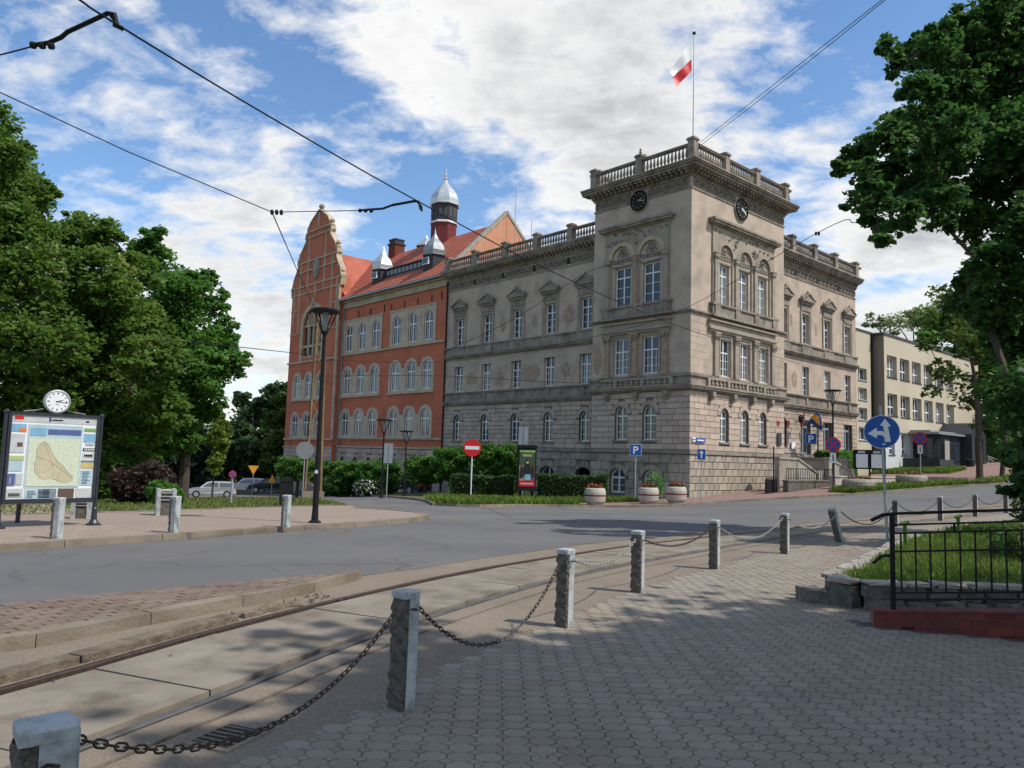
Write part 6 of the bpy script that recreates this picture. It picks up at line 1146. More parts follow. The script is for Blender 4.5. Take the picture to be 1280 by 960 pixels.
PL = [(-.13, -.2), (-.05, -.2), (-.05, -.045), (.04, -.045), (.12, -.01), (.145, .07), (.12, .15), (.04, .19), (-.13, .19)]
def psign(x, y, z, w, ph, lab, o=.1):
    s = post(x, y, ph, .035, o, lab, rz=face(x, y)); put(MB().box(-w, w, -.05, -.03, -w, w), 'rim', 'signwhite', s, z); d_ = put(MB().box(-w*.94, w*.94, -.056, -.045, -w*.94, w*.94), 'sign_plate', 'signblue', s, z); k = w/.3
    put(poly([(a*k, b*k) for a, b in PL], -.062), 'letter_p', 'signwhite', d_, z); put(poly([(-.05*k, .03*k), (.03*k, .03*k), (.06*k, .07*k), (.03*k, .115*k), (-.05*k, .115*k)], -.068), 'letter_counter', 'signblue', d_, z)
psign(6.69, 41.3, 2.72, .30, 2.9, 'blue parking sign with white P on a pale pole in front of the tower basement'); psign(21.2, 54.6, 2.95, .38, 3.1, 'blue parking sign with white P in front of the entrance stairs')
s = post(9.85, 39.9, 2.6, .03, .1, 'small blue one way sign with white upward arrow at the tower corner', rz=face(9.9, 40)); put(MB().box(-.21, .21, -.05, -.03, -.28, .28), 'rim', 'signwhite', s, 2.36); d_ = put(MB().box(-.195, .195, -.056, -.045, -.265, .265), 'sign_plate', 'signblue', s, 2.36); put(poly([(-.035, -.2), (.035, -.2), (.035, .05), (.12, .05), (0, .21), (-.12, .05), (-.035, .05)], -.062), 'arrow', 'signwhite', d_, 2.36)
for x, y, h, z, lab in ((-7.35, 46.9, 3.2, 2.55, 'back of a tall grey twin-panel sign before the red building'), (.72, 43.2, 4.0, 3.45, 'back of a grey twin-panel sign rising behind the advertising pillar')):
    s = post(x, y, h, .035, .1, lab, rz=face(x, y)); part(MB().box(-.27, -.02, -.03, .0, z-.58, z+.6), 'sign_panel', 'signback', s); part(MB().box(.02, .27, -.05, -.02, z-.58, z+.6), 'sign_panel', 'signback', s)
s = post(-24.0, 73.0, 2.3, .04, .0, 'yellow give way triangle beside the parked cars', rz=face(-24, 73)); put(poly([(-.5, .42), (.5, .42), (0, -.42)], -.06), 'sign_plate', 'signyellow', s, 2.3); s = post(-22.2, 73.0, 1.6, .04, .0, 'small upright yellow triangle beside the give way sign', rz=face(-22, 73)); put(poly([(-.3, -.45), (.3, -.45), (0, .35)], -.06), 'sign_plate', 'signyellow', s, 1.5)
# lattice mast with a round sign back and tram span wires
ms = empty('lattice_mast', (-9.5, 37.8, zat(-9.5, 37.8, .1)), R_(25), 'ochre painted lattice tram mast behind the tall lamp post', 'mast'); H_ = 9.2
for sx in (-1, 1): part(MB().prism([(0, 0), (.09*sx, 0), (.09*sx, .03), (.03*sx, .03), (.03*sx, .22), (.09*sx, .22), (.09*sx, .25), (0, .25)], 0, H_, lambda x, y, z, sx=sx: (x+sx*(.34-.2*z/H_), y-.12, z)), 'channel', 'mastyellow', ms)
bt = MB(); k = 0
while k < 15: z = .3+k*.6; w = .34-.2*z/H_; w2 = .34-.2*(z+.6)/H_; bt.tube([(-w if k % 2 else w, -.12, z), (w2 if k % 2 else -w2, -.12, min(z+.6, H_))], .025, 4); k += 1
part(bt, 'lacing_bars', 'mastyellow', ms); part(MB().box(-.5, .5, -.3, .3, 0, .35), 'concrete_foot', 'kerb', ms)
s = empty('round_sign_back', (-9.86, 37.3, zat(-9.8, 37, .1)), label='grey back of a round sign fixed to the lattice mast', cat='traffic sign'); put(disc(.42, .03, .0), 'sign_plate', 'galv', s, 2.3); part(MB().tube([(0, .04, 0), (0, .04, 2.7)], .03, 6), 'pole', 'galv', s)
WIRES = {
'contact': [(-4.09, 6.3, 5.56), (-4.04, 6.7, 5.62), (-4.02, 7.3, 5.74), (-3.23, 9.4, 5.81), (-1.56, 12.1, 5.61), (0.95, 16.2, 5.47), (5.32, 23.3, 5.6), (13.48, 36.0, 6.3)],
'arm1w': [(-6.14, 7.4, 5.17), (-5.21, 7.4, 5.44), (-4.86, 7.4, 5.55)],
'arm1': [(-4.89, 7.4, 5.55), (-4.74, 7.4, 5.58), (-4.62, 7.4, 5.64), (-4.56, 7.4, 5.7), (-4.17, 7.4, 5.91), (-4.1, 7.4, 5.9), (-4.06, 7.4, 5.78)],
'arm2': [(-2.52, 12.1, 5.45), (-2.37, 12.1, 5.47), (-2.16, 12.1, 5.49), (-1.99, 12.1, 5.56), (-1.63, 12.1, 5.64), (-1.54, 12.1, 5.55), (-1.53, 12.1, 5.47)],
'arm2b': [(-2.01, 12.1, 5.55), (-1.69, 12.1, 5.62), (-1.59, 12.1, 5.63), (-1.55, 12.1, 5.5)],
'span2': [(-4.71, 14.5, 6.13), (-2.52, 12.1, 5.45)],
'span3': [(-8.43, 11.0, 7.0), (-8.12, 11.6, 7.01), (-6.73, 12.9, 6.62), (-4.71, 14.5, 6.13)],
'drop': [(-4.71, 14.5, 6.13), (-6.35, 22.0, 6.84), (-9.5, 37.8, 7.9)],
'n1': [(-9.48, 37.8, 6.03), (-3.37, 40.0, 6.4), (2.51, 41.0, 7.65), (8.28, 40.0, 9.24), (9.52, 24.0, 8.93), (9.0, 20.0, 8.04), (8.74, 17.0, 7.4)],
'n2': [(-8.29, 18.0, 4.07), (-8.79, 24.0, 4.76), (-9.49, 37.8, 6.23)],
'n3': [(-9.36, 37.8, 5.24), (-3.51, 42.0, 5.85), (2.68, 43.0, 5.78), (9.84, 43.0, 5.9)],
'r1': [(10.65, 45.0, 20.54), (11.3, 30.0, 17.78), (10.82, 22.0, 15.61), (10.36, 18.0, 14.31)],
'r2': [(10.8, 45.0, 20.45), (11.4, 30.0, 17.69), (10.94, 22.0, 15.63), (10.56, 18.0, 14.4)],
'n5': [(-3.95, 44.0, 7.43), (-0.11, 43.0, 9.23), (4.02, 42.0, 11.86), (6.0, 42.0, 12.37)],
}
TA = [(-19.48, 25.95, 10.08, 2.55), (-20.91, 27.18, 6.95, 3.09), (-18.04, 26.48, 8.59, 2.06), (-18.64, 27.42, 5.32, 2.27), (-18.64, 27.5, 11.1, 1.42), (-18.37, 25.26, 12.1, 1.31), (-17.3, 25.05, 11.35, 0.83), (-18.01, 28.35, 9.58, 0.88), (-16.52, 26.04, 7.11, 1.35), (-15.88, 25.94, 5.18, 1.48), (-18.58, 28.98, 3.14, 1.8), (-18.75, 26.88, 1.32, 1.67), (-18.55, 28.35, 10.64, 1.12), (-16.7, 26.91, 10.36, 0.39)]
TB = [(-16.71, 29.56, 9.5, 1.16), (-15.05, 27.6, 7.51, 1.43), (-14.73, 29.54, 8.29, 0.98), (-17.28, 30.47, 6.49, 1.73), (-14.83, 29.09, 6.32, 1.66), (-17.15, 29.97, 4.51, 1.55), (-15.42, 29.69, 4.22, 1.84), (-12.79, 27.26, 4.61, 1.19), (-16.39, 30.03, 2.35, 1.55), (-14.21, 29.36, 2.39, 1.46), (-12.67, 28.21, 2.97, 1.02), (-16.27, 27.12, 3.08, 1.12), (-17.77, 30.46, 10.55, 0.5), (-15.59, 28.89, 9.66, 0.54), (-17.76, 29.88, 1.38, 1.08), (-15.91, 30.52, 0.97, 0.88)]
TC = [(-16.86, 34.69, 10.96, 0.57), (-16.91, 35.35, 10.0, 1.28), (-14.77, 33.66, 8.2, 1.32), (-14.29, 34.96, 9.23, 0.65), (-14.36, 33.82, 6.45, 1.47), (-14.01, 35.39, 8.02, 0.73), (-13.64, 35.21, 6.32, 1.02), (-13.43, 32.71, 4.59, 1.35), (-12.15, 32.84, 5.16, 0.75), (-11.57, 33.09, 5.38, 0.41), (-13.44, 35.49, 7.3, 0.59), (-14.86, 33.8, 3.6, 1.33), (-13.69, 34.41, 3.5, 0.89), (-14.21, 33.36, 2.04, 0.97), (-16.05, 34.02, 1.65, 1.23), (-15.91, 33.63, 7.09, 1.39), (-15.79, 33.52, 11.02, 0.35), (-13.13, 34.27, 8.38, 0.35)]
RT = [(8.62, 17.37, 11.43, 0.32), (9.93, 18.78, 12.03, 0.49), (9.99, 17.8, 11.71, 0.55), (11.23, 18.89, 12.67, 0.78), (11.85, 18.57, 12.82, 0.96), (13.28, 19.16, 13.43, 1.19), (8.99, 17.75, 11.15, 0.26), (8.36, 15.52, 9.52, 0.45), (10.81, 18.59, 11.12, 0.87), (12.11, 19.04, 11.6, 1.08), (13.17, 18.78, 11.5, 1.36), (8.55, 17.3, 9.25, 0.54), (9.45, 17.94, 9.75, 0.65), (8.96, 15.73, 8.59, 0.73), (11.69, 18.46, 9.43, 1.15), (12.27, 17.32, 8.99, 1.43), (7.15, 16.05, 8.14, 0.27), (6.96, 15.08, 7.5, 0.34), (8.96, 18.56, 8.77, 0.54), (8.62, 19.16, 8.35, 0.36), (7.24, 15.19, 6.89, 0.44), (9.43, 18.32, 8.5, 0.72), (8.26, 16.61, 6.85, 0.34), (8.11, 15.46, 6.75, 0.35), (8.96, 16.09, 7.33, 0.58), (11.09, 18.18, 7.9, 0.75), (12.24, 18.64, 7.48, 0.87), (10.56, 14.99, 6.19, 0.93), (9.57, 17.5, 8.5, 0.63), (9.43, 15.0, 5.67, 0.5), (10.81, 17.96, 6.07, 0.46), (10.55, 16.26, 5.32, 0.67), (10.93, 18.68, 5.74, 0.35), (13.19, 19.11, 5.39, 1.19), (10.58, 17.02, 4.94, 0.49), (12.57, 19.19, 4.57, 0.64), (10.62, 16.16, 3.09, 0.44), (10.39, 15.14, 3.0, 0.94), (11.57, 17.44, 2.12, 0.43), (10.44, 14.94, 1.6, 0.7), (10.34, 15.67, 1.26, 0.29), (9.4, 16.59, 6.97, 0.27), (8.17, 17.49, 8.93, 0.22), (6.65, 15.49, 7.73, 0.16), (7.21, 14.99, 6.08, 0.16), (10.05, 18.62, 12.37, 0.23)]
SM = [(26.93, 49.13, 11.39, 0.71), (28.46, 50.42, 13.01, 0.94), (29.7, 50.29, 12.22, 1.15), (28.52, 49.26, 10.15, 1.12), (26.8, 49.42, 9.6, 0.72), (27.6, 49.54, 8.08, 0.72), (27.19, 49.79, 6.53, 0.62), (28.45, 49.69, 7.6, 0.82), (29.75, 49.62, 9.2, 1.03), (30.29, 49.74, 7.14, 0.93), (29.6, 50.38, 6.13, 0.73), (31.04, 49.51, 11.32, 1.13), (30.89, 49.36, 9.2, 0.92), (30.6, 49.94, 4.57, 0.62), (29.31, 48.98, 13.0, 0.71)]
BG1 = [(-32.47, 93.01, 3.51, 1.54), (-33.41, 99.78, 5.75, 1.65), (-30.47, 95.21, 6.59, 1.38), (-29.04, 95.48, 6.16, 1.58), (-30.39, 90.11, 1.16, 1.87), (-29.38, 94.15, 2.18, 1.95), (-28.01, 95.8, 3.73, 1.79), (-32.21, 90.2, 0.19, 1.49), (-27.92, 96.16, 0.28, 1.99), (-30.87, 96.32, -0.79, 1.79), (-31.86, 90.6, 7.21, 0.94), (-35.96, 96.27, 1.53, 1.79)]
BG2 = [(-25.15, 83.87, 6.92, 0.87), (-25.72, 84.72, 4.77, 1.23), (-24.59, 83.41, 2.59, 1.21), (-26.01, 84.83, 1.7, 1.23), (-24.92, 84.95, 0.43, 1.06), (-25.49, 82.09, 0.01, 1.02)]
BG3 = [(53.32, 106.48, 21.53, 1.54), (58.14, 111.41, 23.11, 1.85), (55.14, 113.71, 22.46, 1.18), (58.08, 108.01, 23.08, 2.01), (61.29, 109.65, 24.65, 1.82), (64.19, 110.74, 23.18, 2.29), (50.95, 108.56, 22.39, 1.12)]
BG4 = [(51.94, 93.91, 18.83, 2.14), (53.7, 93.5, 19.8, 2.13), (56.4, 93.95, 18.97, 2.53), (59.95, 95.76, 17.35, 3.97), (60.28, 93.4, 12.1, 3.87), (58.55, 94.02, 6.24, 2.92), (62.95, 97.18, 3.46, 3.02), (49.47, 91.22, 16.85, 1.51), (57.76, 95.55, 15.24, 2.97)]
YT = [(-17.16, 45.24, 3.42, 0.42), (-16.81, 44.81, 2.72, 0.46), (-16.96, 44.72, 2.02, 0.51), (-16.87, 45.3, 1.47, 0.42), (-16.9, 44.74, 0.87, 0.42), (-16.93, 44.69, 0.28, 0.28), (-16.77, 44.94, 2.12, 0.47)]
FIR = [(-37.63, 85.59, 6.67, 0.89), (-36.72, 83.81, 4.83, 1.39), (-37.12, 84.47, 2.67, 1.92), (-36.63, 84.5, 0.52, 2.45), (-37.3, 86.0, -1.7, 2.67), (-34.73, 84.82, 1.44, 1.93), (-34.63, 86.07, -1.18, 2.23), (-39.0, 84.01, -0.84, 2.17), (-32.82, 84.51, -1.96, 1.4)]
# ------------------------------------------------------------------ overhead wires
def wire(keys, r, lab, m='black', smooth=True, name='wire', cat='overhead wire', extra=None):
    o = None
    base = WIRES[keys[0]][0]; root = empty(name, base, label=lab, cat=cat)
    for k in keys:
        P = [Vector(p)-Vector(base) for p in WIRES[k]]
        if smooth and len(P) > 2:
            Q = []
            for i in range(len(P)-1):
                p0, p1, p2, p3 = P[max(i-1, 0)], P[i], P[i+1], P[min(i+2, len(P)-1)]
                for j in range(6): t = j/6; Q.append(.5*((2*p1)+(p2-p0)*t+(2*p0-5*p1+4*p2-p3)*t*t+(3*p1-p0-3*p2+p3)*t**3))
            P = Q+[P[-1]]
        part(MB().tube(P, r, 5), 'cable' if not extra else extra, m, root)
    return root
wire(['contact'], .011, 'thick tram contact wire running from upper left past the tower')
def insul(root, base, p, n=2, r=.022):
    for k in range(n): part(MB().lathe([(.008, -.03), (r, -.02), (r*1.1, 0), (r, .02), (.008, .03)], 8, (0, 0), lambda a, b, z, p=p, k=k: (p[0]-base[0]+z+k*.09, p[1]-base[1]+a, p[2]-base[2]+b)), 'insulator', 'black', root)
a1 = wire(['arm1'], .024, 'bent steel pull-off arm on the wire at the top left', name='pull_off_arm', cat='tram wire arm', smooth=False, extra='arm_tube'); insul(a1, WIRES['arm1'][0], WIRES['arm1'][0], 3, .035)
part(MB().tube([(.73, 0, .36), (.83, 0, .24)], .016, 5).tube([(.79, 0, .24), (.88, 0, .20)], .025, 5), 'clamp', 'black', a1)
wire(['arm1w'], .008, 'span wire leaving the upper left corner below the bent arm')
a2 = wire(['arm2', 'arm2b'], .02, 'bent steel pull-off arm in front of the onion cupola', name='pull_off_arm', cat='tram wire arm', smooth=False, extra='arm_tube'); insul(a2, WIRES['arm2'][0], WIRES['arm2'][0], 3, .03)
wire(['span2'], .008, 'short level span wire beside the scrolled gable', smooth=False); w3_ = wire(['span3'], .010, 'long span wire descending over the left trees', smooth=False); insul(w3_, WIRES['span3'][0], WIRES['span3'][3], 3, .05)
wire(['drop'], .012, 'thin wire dropping from the insulator node to the lattice mast', smooth=False)
w4_ = wire(['n1'], .012, 'thin feeder wire crossing the tower front towards the right tree'); insul(w4_, WIRES['n1'][0], WIRES['n1'][4], 2, .06)
wire(['n2'], .014, 'thin twin wire left of the lattice mast'); wire(['n3'], .014, 'thin wire along the second storey of the red building'); wire(['n5'], .014, 'thin wire rising across the windows of the left wing')
wire(['r1'], .014, 'upper of two parallel cables from the tower top to the upper right'); wire(['r2'], .014, 'lower of two parallel cables from the tower top to the upper right')
# ------------------------------------------------------------------ planters, advertising pillar, bins
def leafcloud(C, sz, name, m, parent=None, asp=1.5, up=.6, seed=1, **tg):
    C = np.asarray(C, float); n = len(C); g = np.random.default_rng(seed); nrm = g.normal(0, 1, (n, 3)); nrm[:, 2] = np.abs(nrm[:, 2])+up; nrm /= np.linalg.norm(nrm, axis=1)[:, None]
    t = np.cross(nrm, g.normal(0, 1, (n, 3))); t /= np.linalg.norm(t, axis=1)[:, None]+1e-9; b = np.cross(nrm, t); s = sz*g.uniform(.6, 1.35, n)[:, None]
    V = np.stack([C-t*s*asp*.5, C-b*s*.5+nrm*s*.10, C+t*s*asp*.5, C+b*s*.5+nrm*s*.10], 1).reshape(-1, 3); me = bpy.data.meshes.new(name)
    me.vertices.add(n*4); me.vertices.foreach_set('co', V.ravel()); me.loops.add(n*4); me.loops.foreach_set('vertex_index', np.arange(n*4)); me.polygons.add(n); me.polygons.foreach_set('loop_start', np.arange(n)*4); me.polygons.foreach_set('loop_total', np.full(n, 4)); me.update(); me.validate(); me.materials.append(M[m])
    return link(name, me, parent, **tg)
def ball(n, c, r, g, shell=.5):
    d = g.normal(0, 1, (n, 3)); d /= np.linalg.norm(d, axis=1)[:, None]; q = g.uniform(shell, 1, n)**.6; return np.array(c)+d*q[:, None]*np.array(r)
def planter(x, y, r, h, lab, group=None, sx=1.0, band=True, rz=0, o=.09, flowers='petalred'):
    P = empty('concrete_planter', (x, y, zat(x, y, o)), rz, lab, 'planter', group); F = lambda a, b, z: (a*sx, b, z)
    b_ = part(MB().lathe([(r*.72, 0), (r*.78, .06), (r*.95, .16), (r*1.0, h*.45), (r*1.0, h*.75), (r*.93, h*.93), (r*.82, h), (r*.7, h-.03), (r*.7, h-.1), (.01, h-.1)], 24, fr=F), 'bowl', 'planter' if band else 'planterdark', P, smooth=False)
    if band: part(MB().lathe([(r*.985, h*.5), (r*1.012, h*.51), (r*1.012, h*.6), (r*.985, h*.61)], 24, fr=F), 'stripe', 'redband', b_)
    g = np.random.default_rng(int(x*10+99)); n = 260; a = g.uniform(0, 6.28, n); q = r*.75*np.sqrt(g.uniform(0, 1, n)); z = h+g.uniform(-.06, .16, n); C = np.c_[q*np.cos(a)*sx, q*np.sin(a), z]
    leafcloud(C[:150], .09, 'foliage', 'lf_hedge', P); leafcloud(C[150:]+np.array([0, 0, .04]), .07, 'flowers', flowers, P); return P
planter(4.2, 37.9, .52, .80, 'round concrete planter with red stripe, left one standing alone', 'round striped planters below the tower'); planter(6.95, 38.8, .52, .80, 'round concrete planter with red stripe, middle one of three', 'round striped planters below the tower'); planter(8.35, 38.9, .52, .80, 'round concrete planter with red stripe, rightmost of three', 'round striped planters below the tower')
leafcloud(ball(300, (7.6, 40.6, zat(7.6, 40, .9)), (.5, .5, .75), rng), .12, 'shrub', 'lf_maple', label='small leafy shrub between the two right striped planters', cat='shrub')
planter(19.4, 43.2, .80, .62, 'oval stepped concrete planter with red flowers near the stairs', 'oval planters by the road', 1.15, False, .4, .12); planter(23.6, 45.6, .80, .6, 'oval stepped concrete planter in front of the notice board', 'oval planters by the road', 1.2, False, .5, .12)
lw_ = empty('low_wall', (21.6, 47.4, zat(21.6, 47.4, .08)), .55, 'low concrete bench wall between the two oval planters', 'low wall'); part(MB().box(-3.0, 3.4, -.2, .2, 0, .5).box(-3.05, 3.45, -.25, .25, .5, .58), 'wall', 'planter', lw_)
ad = empty('advertising_pillar', (.93, 42.0, zat(.9, 42, .08)), face(1, 42)+.12, 'black advertising light box with colourful poster on the lawn', 'advertising pillar')
part(MB().box(-.5, .5, -.18, .18, .62, 2.95).box(-.54, .54, -.22, .22, 2.85, 3.0).box(-.54, .54, -.22, .22, .55, .68), 'case', 'black', ad); part(MB().box(-.38, -.26, -.08, .08, 0, .6).box(.26, .38, -.08, .08, 0, .6), 'legs', 'black', ad)
def q2(x0, x1, z0, z1, y, m, nm='poster_area'): return part(MB().box(x0, x1, y-.004, y, z0, z1), nm, m, ad)
q2(-.42, .42, .78, 2.72, -.185, 'print_forest', 'poster'); q2(-.42, .42, .78, 1.1, -.192, 'signred'); q2(-.34, .34, .9, .96, -.198, 'print_pale'); q2(-.25, .25, 2.38, 2.5, -.192, 'print_road'); q2(-.42, .42, 2.6, 2.72, -.192, 'print_green'); q2(-.42, -.15, 1.1, 1.9, -.191, 'print_road'); q2(.18, .42, 1.1, 1.95, -.191, 'print_brown')
g = MB(); [g.add([(x, -.2, z) for x, z in P], [tuple(range(len(P)))]) for P in ([(-.2, 1.3), (.18, 1.3), (.22, 1.75), (.12, 1.95), (.1, 2.12), (.04, 2.25), (-.05, 2.25), (-.1, 2.12), (-.12, 1.95), (-.24, 1.8)], [(.2, 1.25), (.4, 1.3), (.38, 1.7), (.33, 1.95), (.26, 1.95), (.22, 1.7)], [(-.4, 1.2), (-.22, 1.2), (-.22, 1.6), (-.28, 1.9), (-.35, 1.9), (-.4, 1.6)])]; part(g, 'poster_figures', 'print_black', ad, fix=False)
q2(-.12, .2, 1.12, 1.42, -.204, 'print_sky'); q2(-.05, .07, 2.0, 2.12, -.208, 'print_yellow'); part(MB().box(.505, .51, -.05, .05, 1.9, 2.2), 'side_lamp', 'signwhite', ad)
def bin_(x, y, w, h, lab, rz=0, o=.1):
    B = empty('litter_bin', (x, y, zat(x, y, o)), rz, lab, 'litter bin'); part(MB().box(-w, w, -w, w, 0, h*.5).box(-w*.9, w*.9, -w*.9, w*.9, h*.5, h*.92), 'aggregate_body', 'bollardrough', B)
    for a in (-w, w-.06): part(MB().box(a-.01, a+.07, -w-.02, w+.02, 0, h), 'end_post', 'bollardpaint', B)
    for k in range(3): part(MB().box(-w+.07, w-.07, -w-.03, -w+.02, h*(.58+.13*k), h*(.62+.13*k)), 'slat', 'galv', B)
    part(MB().box(-w, w, -w, w, h*.92, h*.97), 'lid', 'planter', B)
bin_(-7.85, 17.9, .19, .60, 'square stone litter bin with pale slats beside a far kerb bollard', .5); bin_(-8.75, 16.05, .17, .45, 'stone litter bin half hidden below the information board', .45)
db_ = empty('waste_container', (-7.1, 24.9, zat(-7.1, 24.9, .1)), .3, 'dark upright waste container on the verge edge behind the bollard', 'waste bin'); part(MB().box(-.2, .2, -.2, .2, .08, .78).prism([(-.22, .78), (.22, .78), (.14, .9), (-.14, .9)], -.22, .22, IDF, 'y'), 'body', 'black', db_); part(MB().box(-.17, -.1, -.17, .17, 0, .08).box(.1, .17, -.17, .17, 0, .08), 'feet', 'black', db_)
nb = empty('notice_board', (24.1, 52.0, zat(24.1, 52, .1)), face(24, 52)+.15, 'black framed notice board with white sheets beside the clipped shrub', 'notice board')
for x in (-.95, 0.0, .95): part(MB().box(x-.05, x+.05, -.05, .05, 0, 2.0), 'leg', 'black', nb)
part(MB().box(-.95, .95, -.06, .04, .75, 2.05), 'board', 'black', nb)
for x in (-.47, .47): part(MB().box(x-.36, x+.36, -.075, -.06, .85, 1.75), 'sheet', 'signwhite', nb); part(MB().box(x-.25, x+.2, -.075, -.06, 1.82, 1.98), 'heading', 'print_grey', nb)
bb = empty('bin', (23.0, 53.0, zat(23, 53, .1)), .3, 'black litter bin between clipped shrub and notice board', 'litter bin'); part(MB().lathe([(.2, .1), (.24, .15), (.27, .8), (.29, .82), (.2, .9)], 12), 'drum', 'black', bb); part(MB().tube([(-.3, 0, 0), (-.3, 0, 1.0)], .03, 5), 'post', 'black', bb)
hy = empty('wheelie_bin', (HC[0]+RS(36.0, -3.3, 0)[0], HC[1]+RS(36.0, -3.3, 0)[1], 1.35), .7, 'dark bin beside the annex entrance steps', 'litter bin'); part(MB().lathe([(.3, 0), (.36, 1.0), (.38, 1.05), (.1, 1.15)], 12), 'drum', 'black', hy)
# ------------------------------------------------------------------ parked cars
def car(x, y, rz, paint, lab, L=4.2, estate=False, z=0):
    C_ = empty('parked_car', (x, y, zat(x, y, .02)+z), rz, lab, 'car', 'cars parked beyond the left verge')
    s = L/4.2; lower = [(-2.1, .35), (-2.08, .75), (-1.9, .92), (-1.0, .96), (1.0, .9), (1.75, .82), (2.06, .66), (2.1, .35)]; roof = [(-1.85, .93), (-1.5, 1.36) if not estate else (-1.8, 1.42), (-1.0, 1.45), (.1, 1.45), (.5, 1.36), (1.1, .9)]
    def shell(P, w0, w1, z0, z1):
        F = MB(); n = len(P); wid = lambda z: w0+(w1-w0)*min(1, max(0, (z-z0)/(z1-z0))); ends = lambda xx: 1-.10*max(0, abs(xx)-1.5)/.6
        A = [(x_*s, -wid(z_)*ends(x_), z_) for x_, z_ in P]; B = [(x_*s, wid(z_)*ends(x_), z_) for x_, z_ in P]; F.add(A+B, [tuple(range(n))[::-1], tuple(range(n, 2*n))]+[(i, (i+1) % n, n+(i+1) % n, n+i) for i in range(n)]); return F
    body = part(shell(lower, .84, .80, .4, .95), 'body', paint, C_); cab = part(shell(roof, .78, .58, .9, 1.45), 'cabin', paint, C_)
    gl = MB()
    for sgn in (-1, 1):
        for P in ([(-1.62, .98), (-1.32 if not estate else -1.6, 1.32), (-.62, 1.37), (-.62, .98)], [(-.54, .98), (-.54, 1.37), (.12, 1.37), (.42, 1.28), (.86, .98)]):
            gl.add([(x_*s, sgn*(.785+(.58-.78)*(z_-.9)/.55+.004), z_) for x_, z_ in P], [tuple(range(len(P)))])
    gl.add([(x_*s+.02, w, z_+.015) for x_, z_, w in ((1.06, .93, -.7), (.54, 1.35, -.56), (.54, 1.35, .56), (1.06, .93, .7))], [(0, 1, 2, 3)]); gl.add([(x_*s-.02, w, z_+.01) for x_, z_, w in ((-1.84, .96, -.7), (-1.52 if not estate else -1.82, 1.33, -.56), (-1.52 if not estate else -1.82, 1.33, .56), (-1.84, .96, .7))], [(0, 1, 2, 3)]); part(gl, 'windows', 'glass', cab, fix=False)
    for wx in (-1.3, 1.32):
        for wy in (-.80, .80):
            w = part(MB().lathe([(.31, -.1), (.33, -.06), (.33, .06), (.31, .1)], 16, (0, 0), lambda a, b, z, wx=wx, wy=wy: (wx*s+a, wy+z, .33+b)), 'wheel', 'rubber', body); part(MB().lathe([(.2, -.11), (.2, .11)], 12, (0, 0), lambda a, b, z, wx=wx, wy=wy: (wx*s+a, wy+z, .33+b)), 'rim', 'galv', w)
    for wy in (-.6, .6): part(MB().box(2.0*s, 2.09*s, wy-.15, wy+.15, .58, .72), 'headlight', 'headlamp', body); part(MB().box(-2.11*s, -2.02*s, wy-.14, wy+.14, .62, .85), 'tail_light', 'signred', body)
    part(MB().box(2.02*s, 2.12*s, -.7, .7, .32, .5).box(-2.12*s, -2.02*s, -.7, .7, .32, .5), 'bumpers', 'black', body)
car(-27.0, 71.0, R_(201), 'silverpaint', 'silver hatchback parked side on beyond the verge', 4.15, True)
car(-22.8, 74.5, R_(198), 'darkpaint', 'dark green saloon parked right of the silver hatchback'); car(-26.0, 77.5, R_(200), 'whitepaint', 'white car behind the dark saloon', 4.3, True); car(-33.0, 75.0, R_(120), 'silverpaint', 'grey-silver car half hidden left of the silver hatchback', 4.2); car(-35.5, 74.0, R_(95), 'redpaint', 'red car showing at the left end of the parked row', 4.0, True)
car(-8.2, 60.0, R_(150), 'darkpaint', 'dark car under the clipped trees left of the town hall wing', 4.3, True)
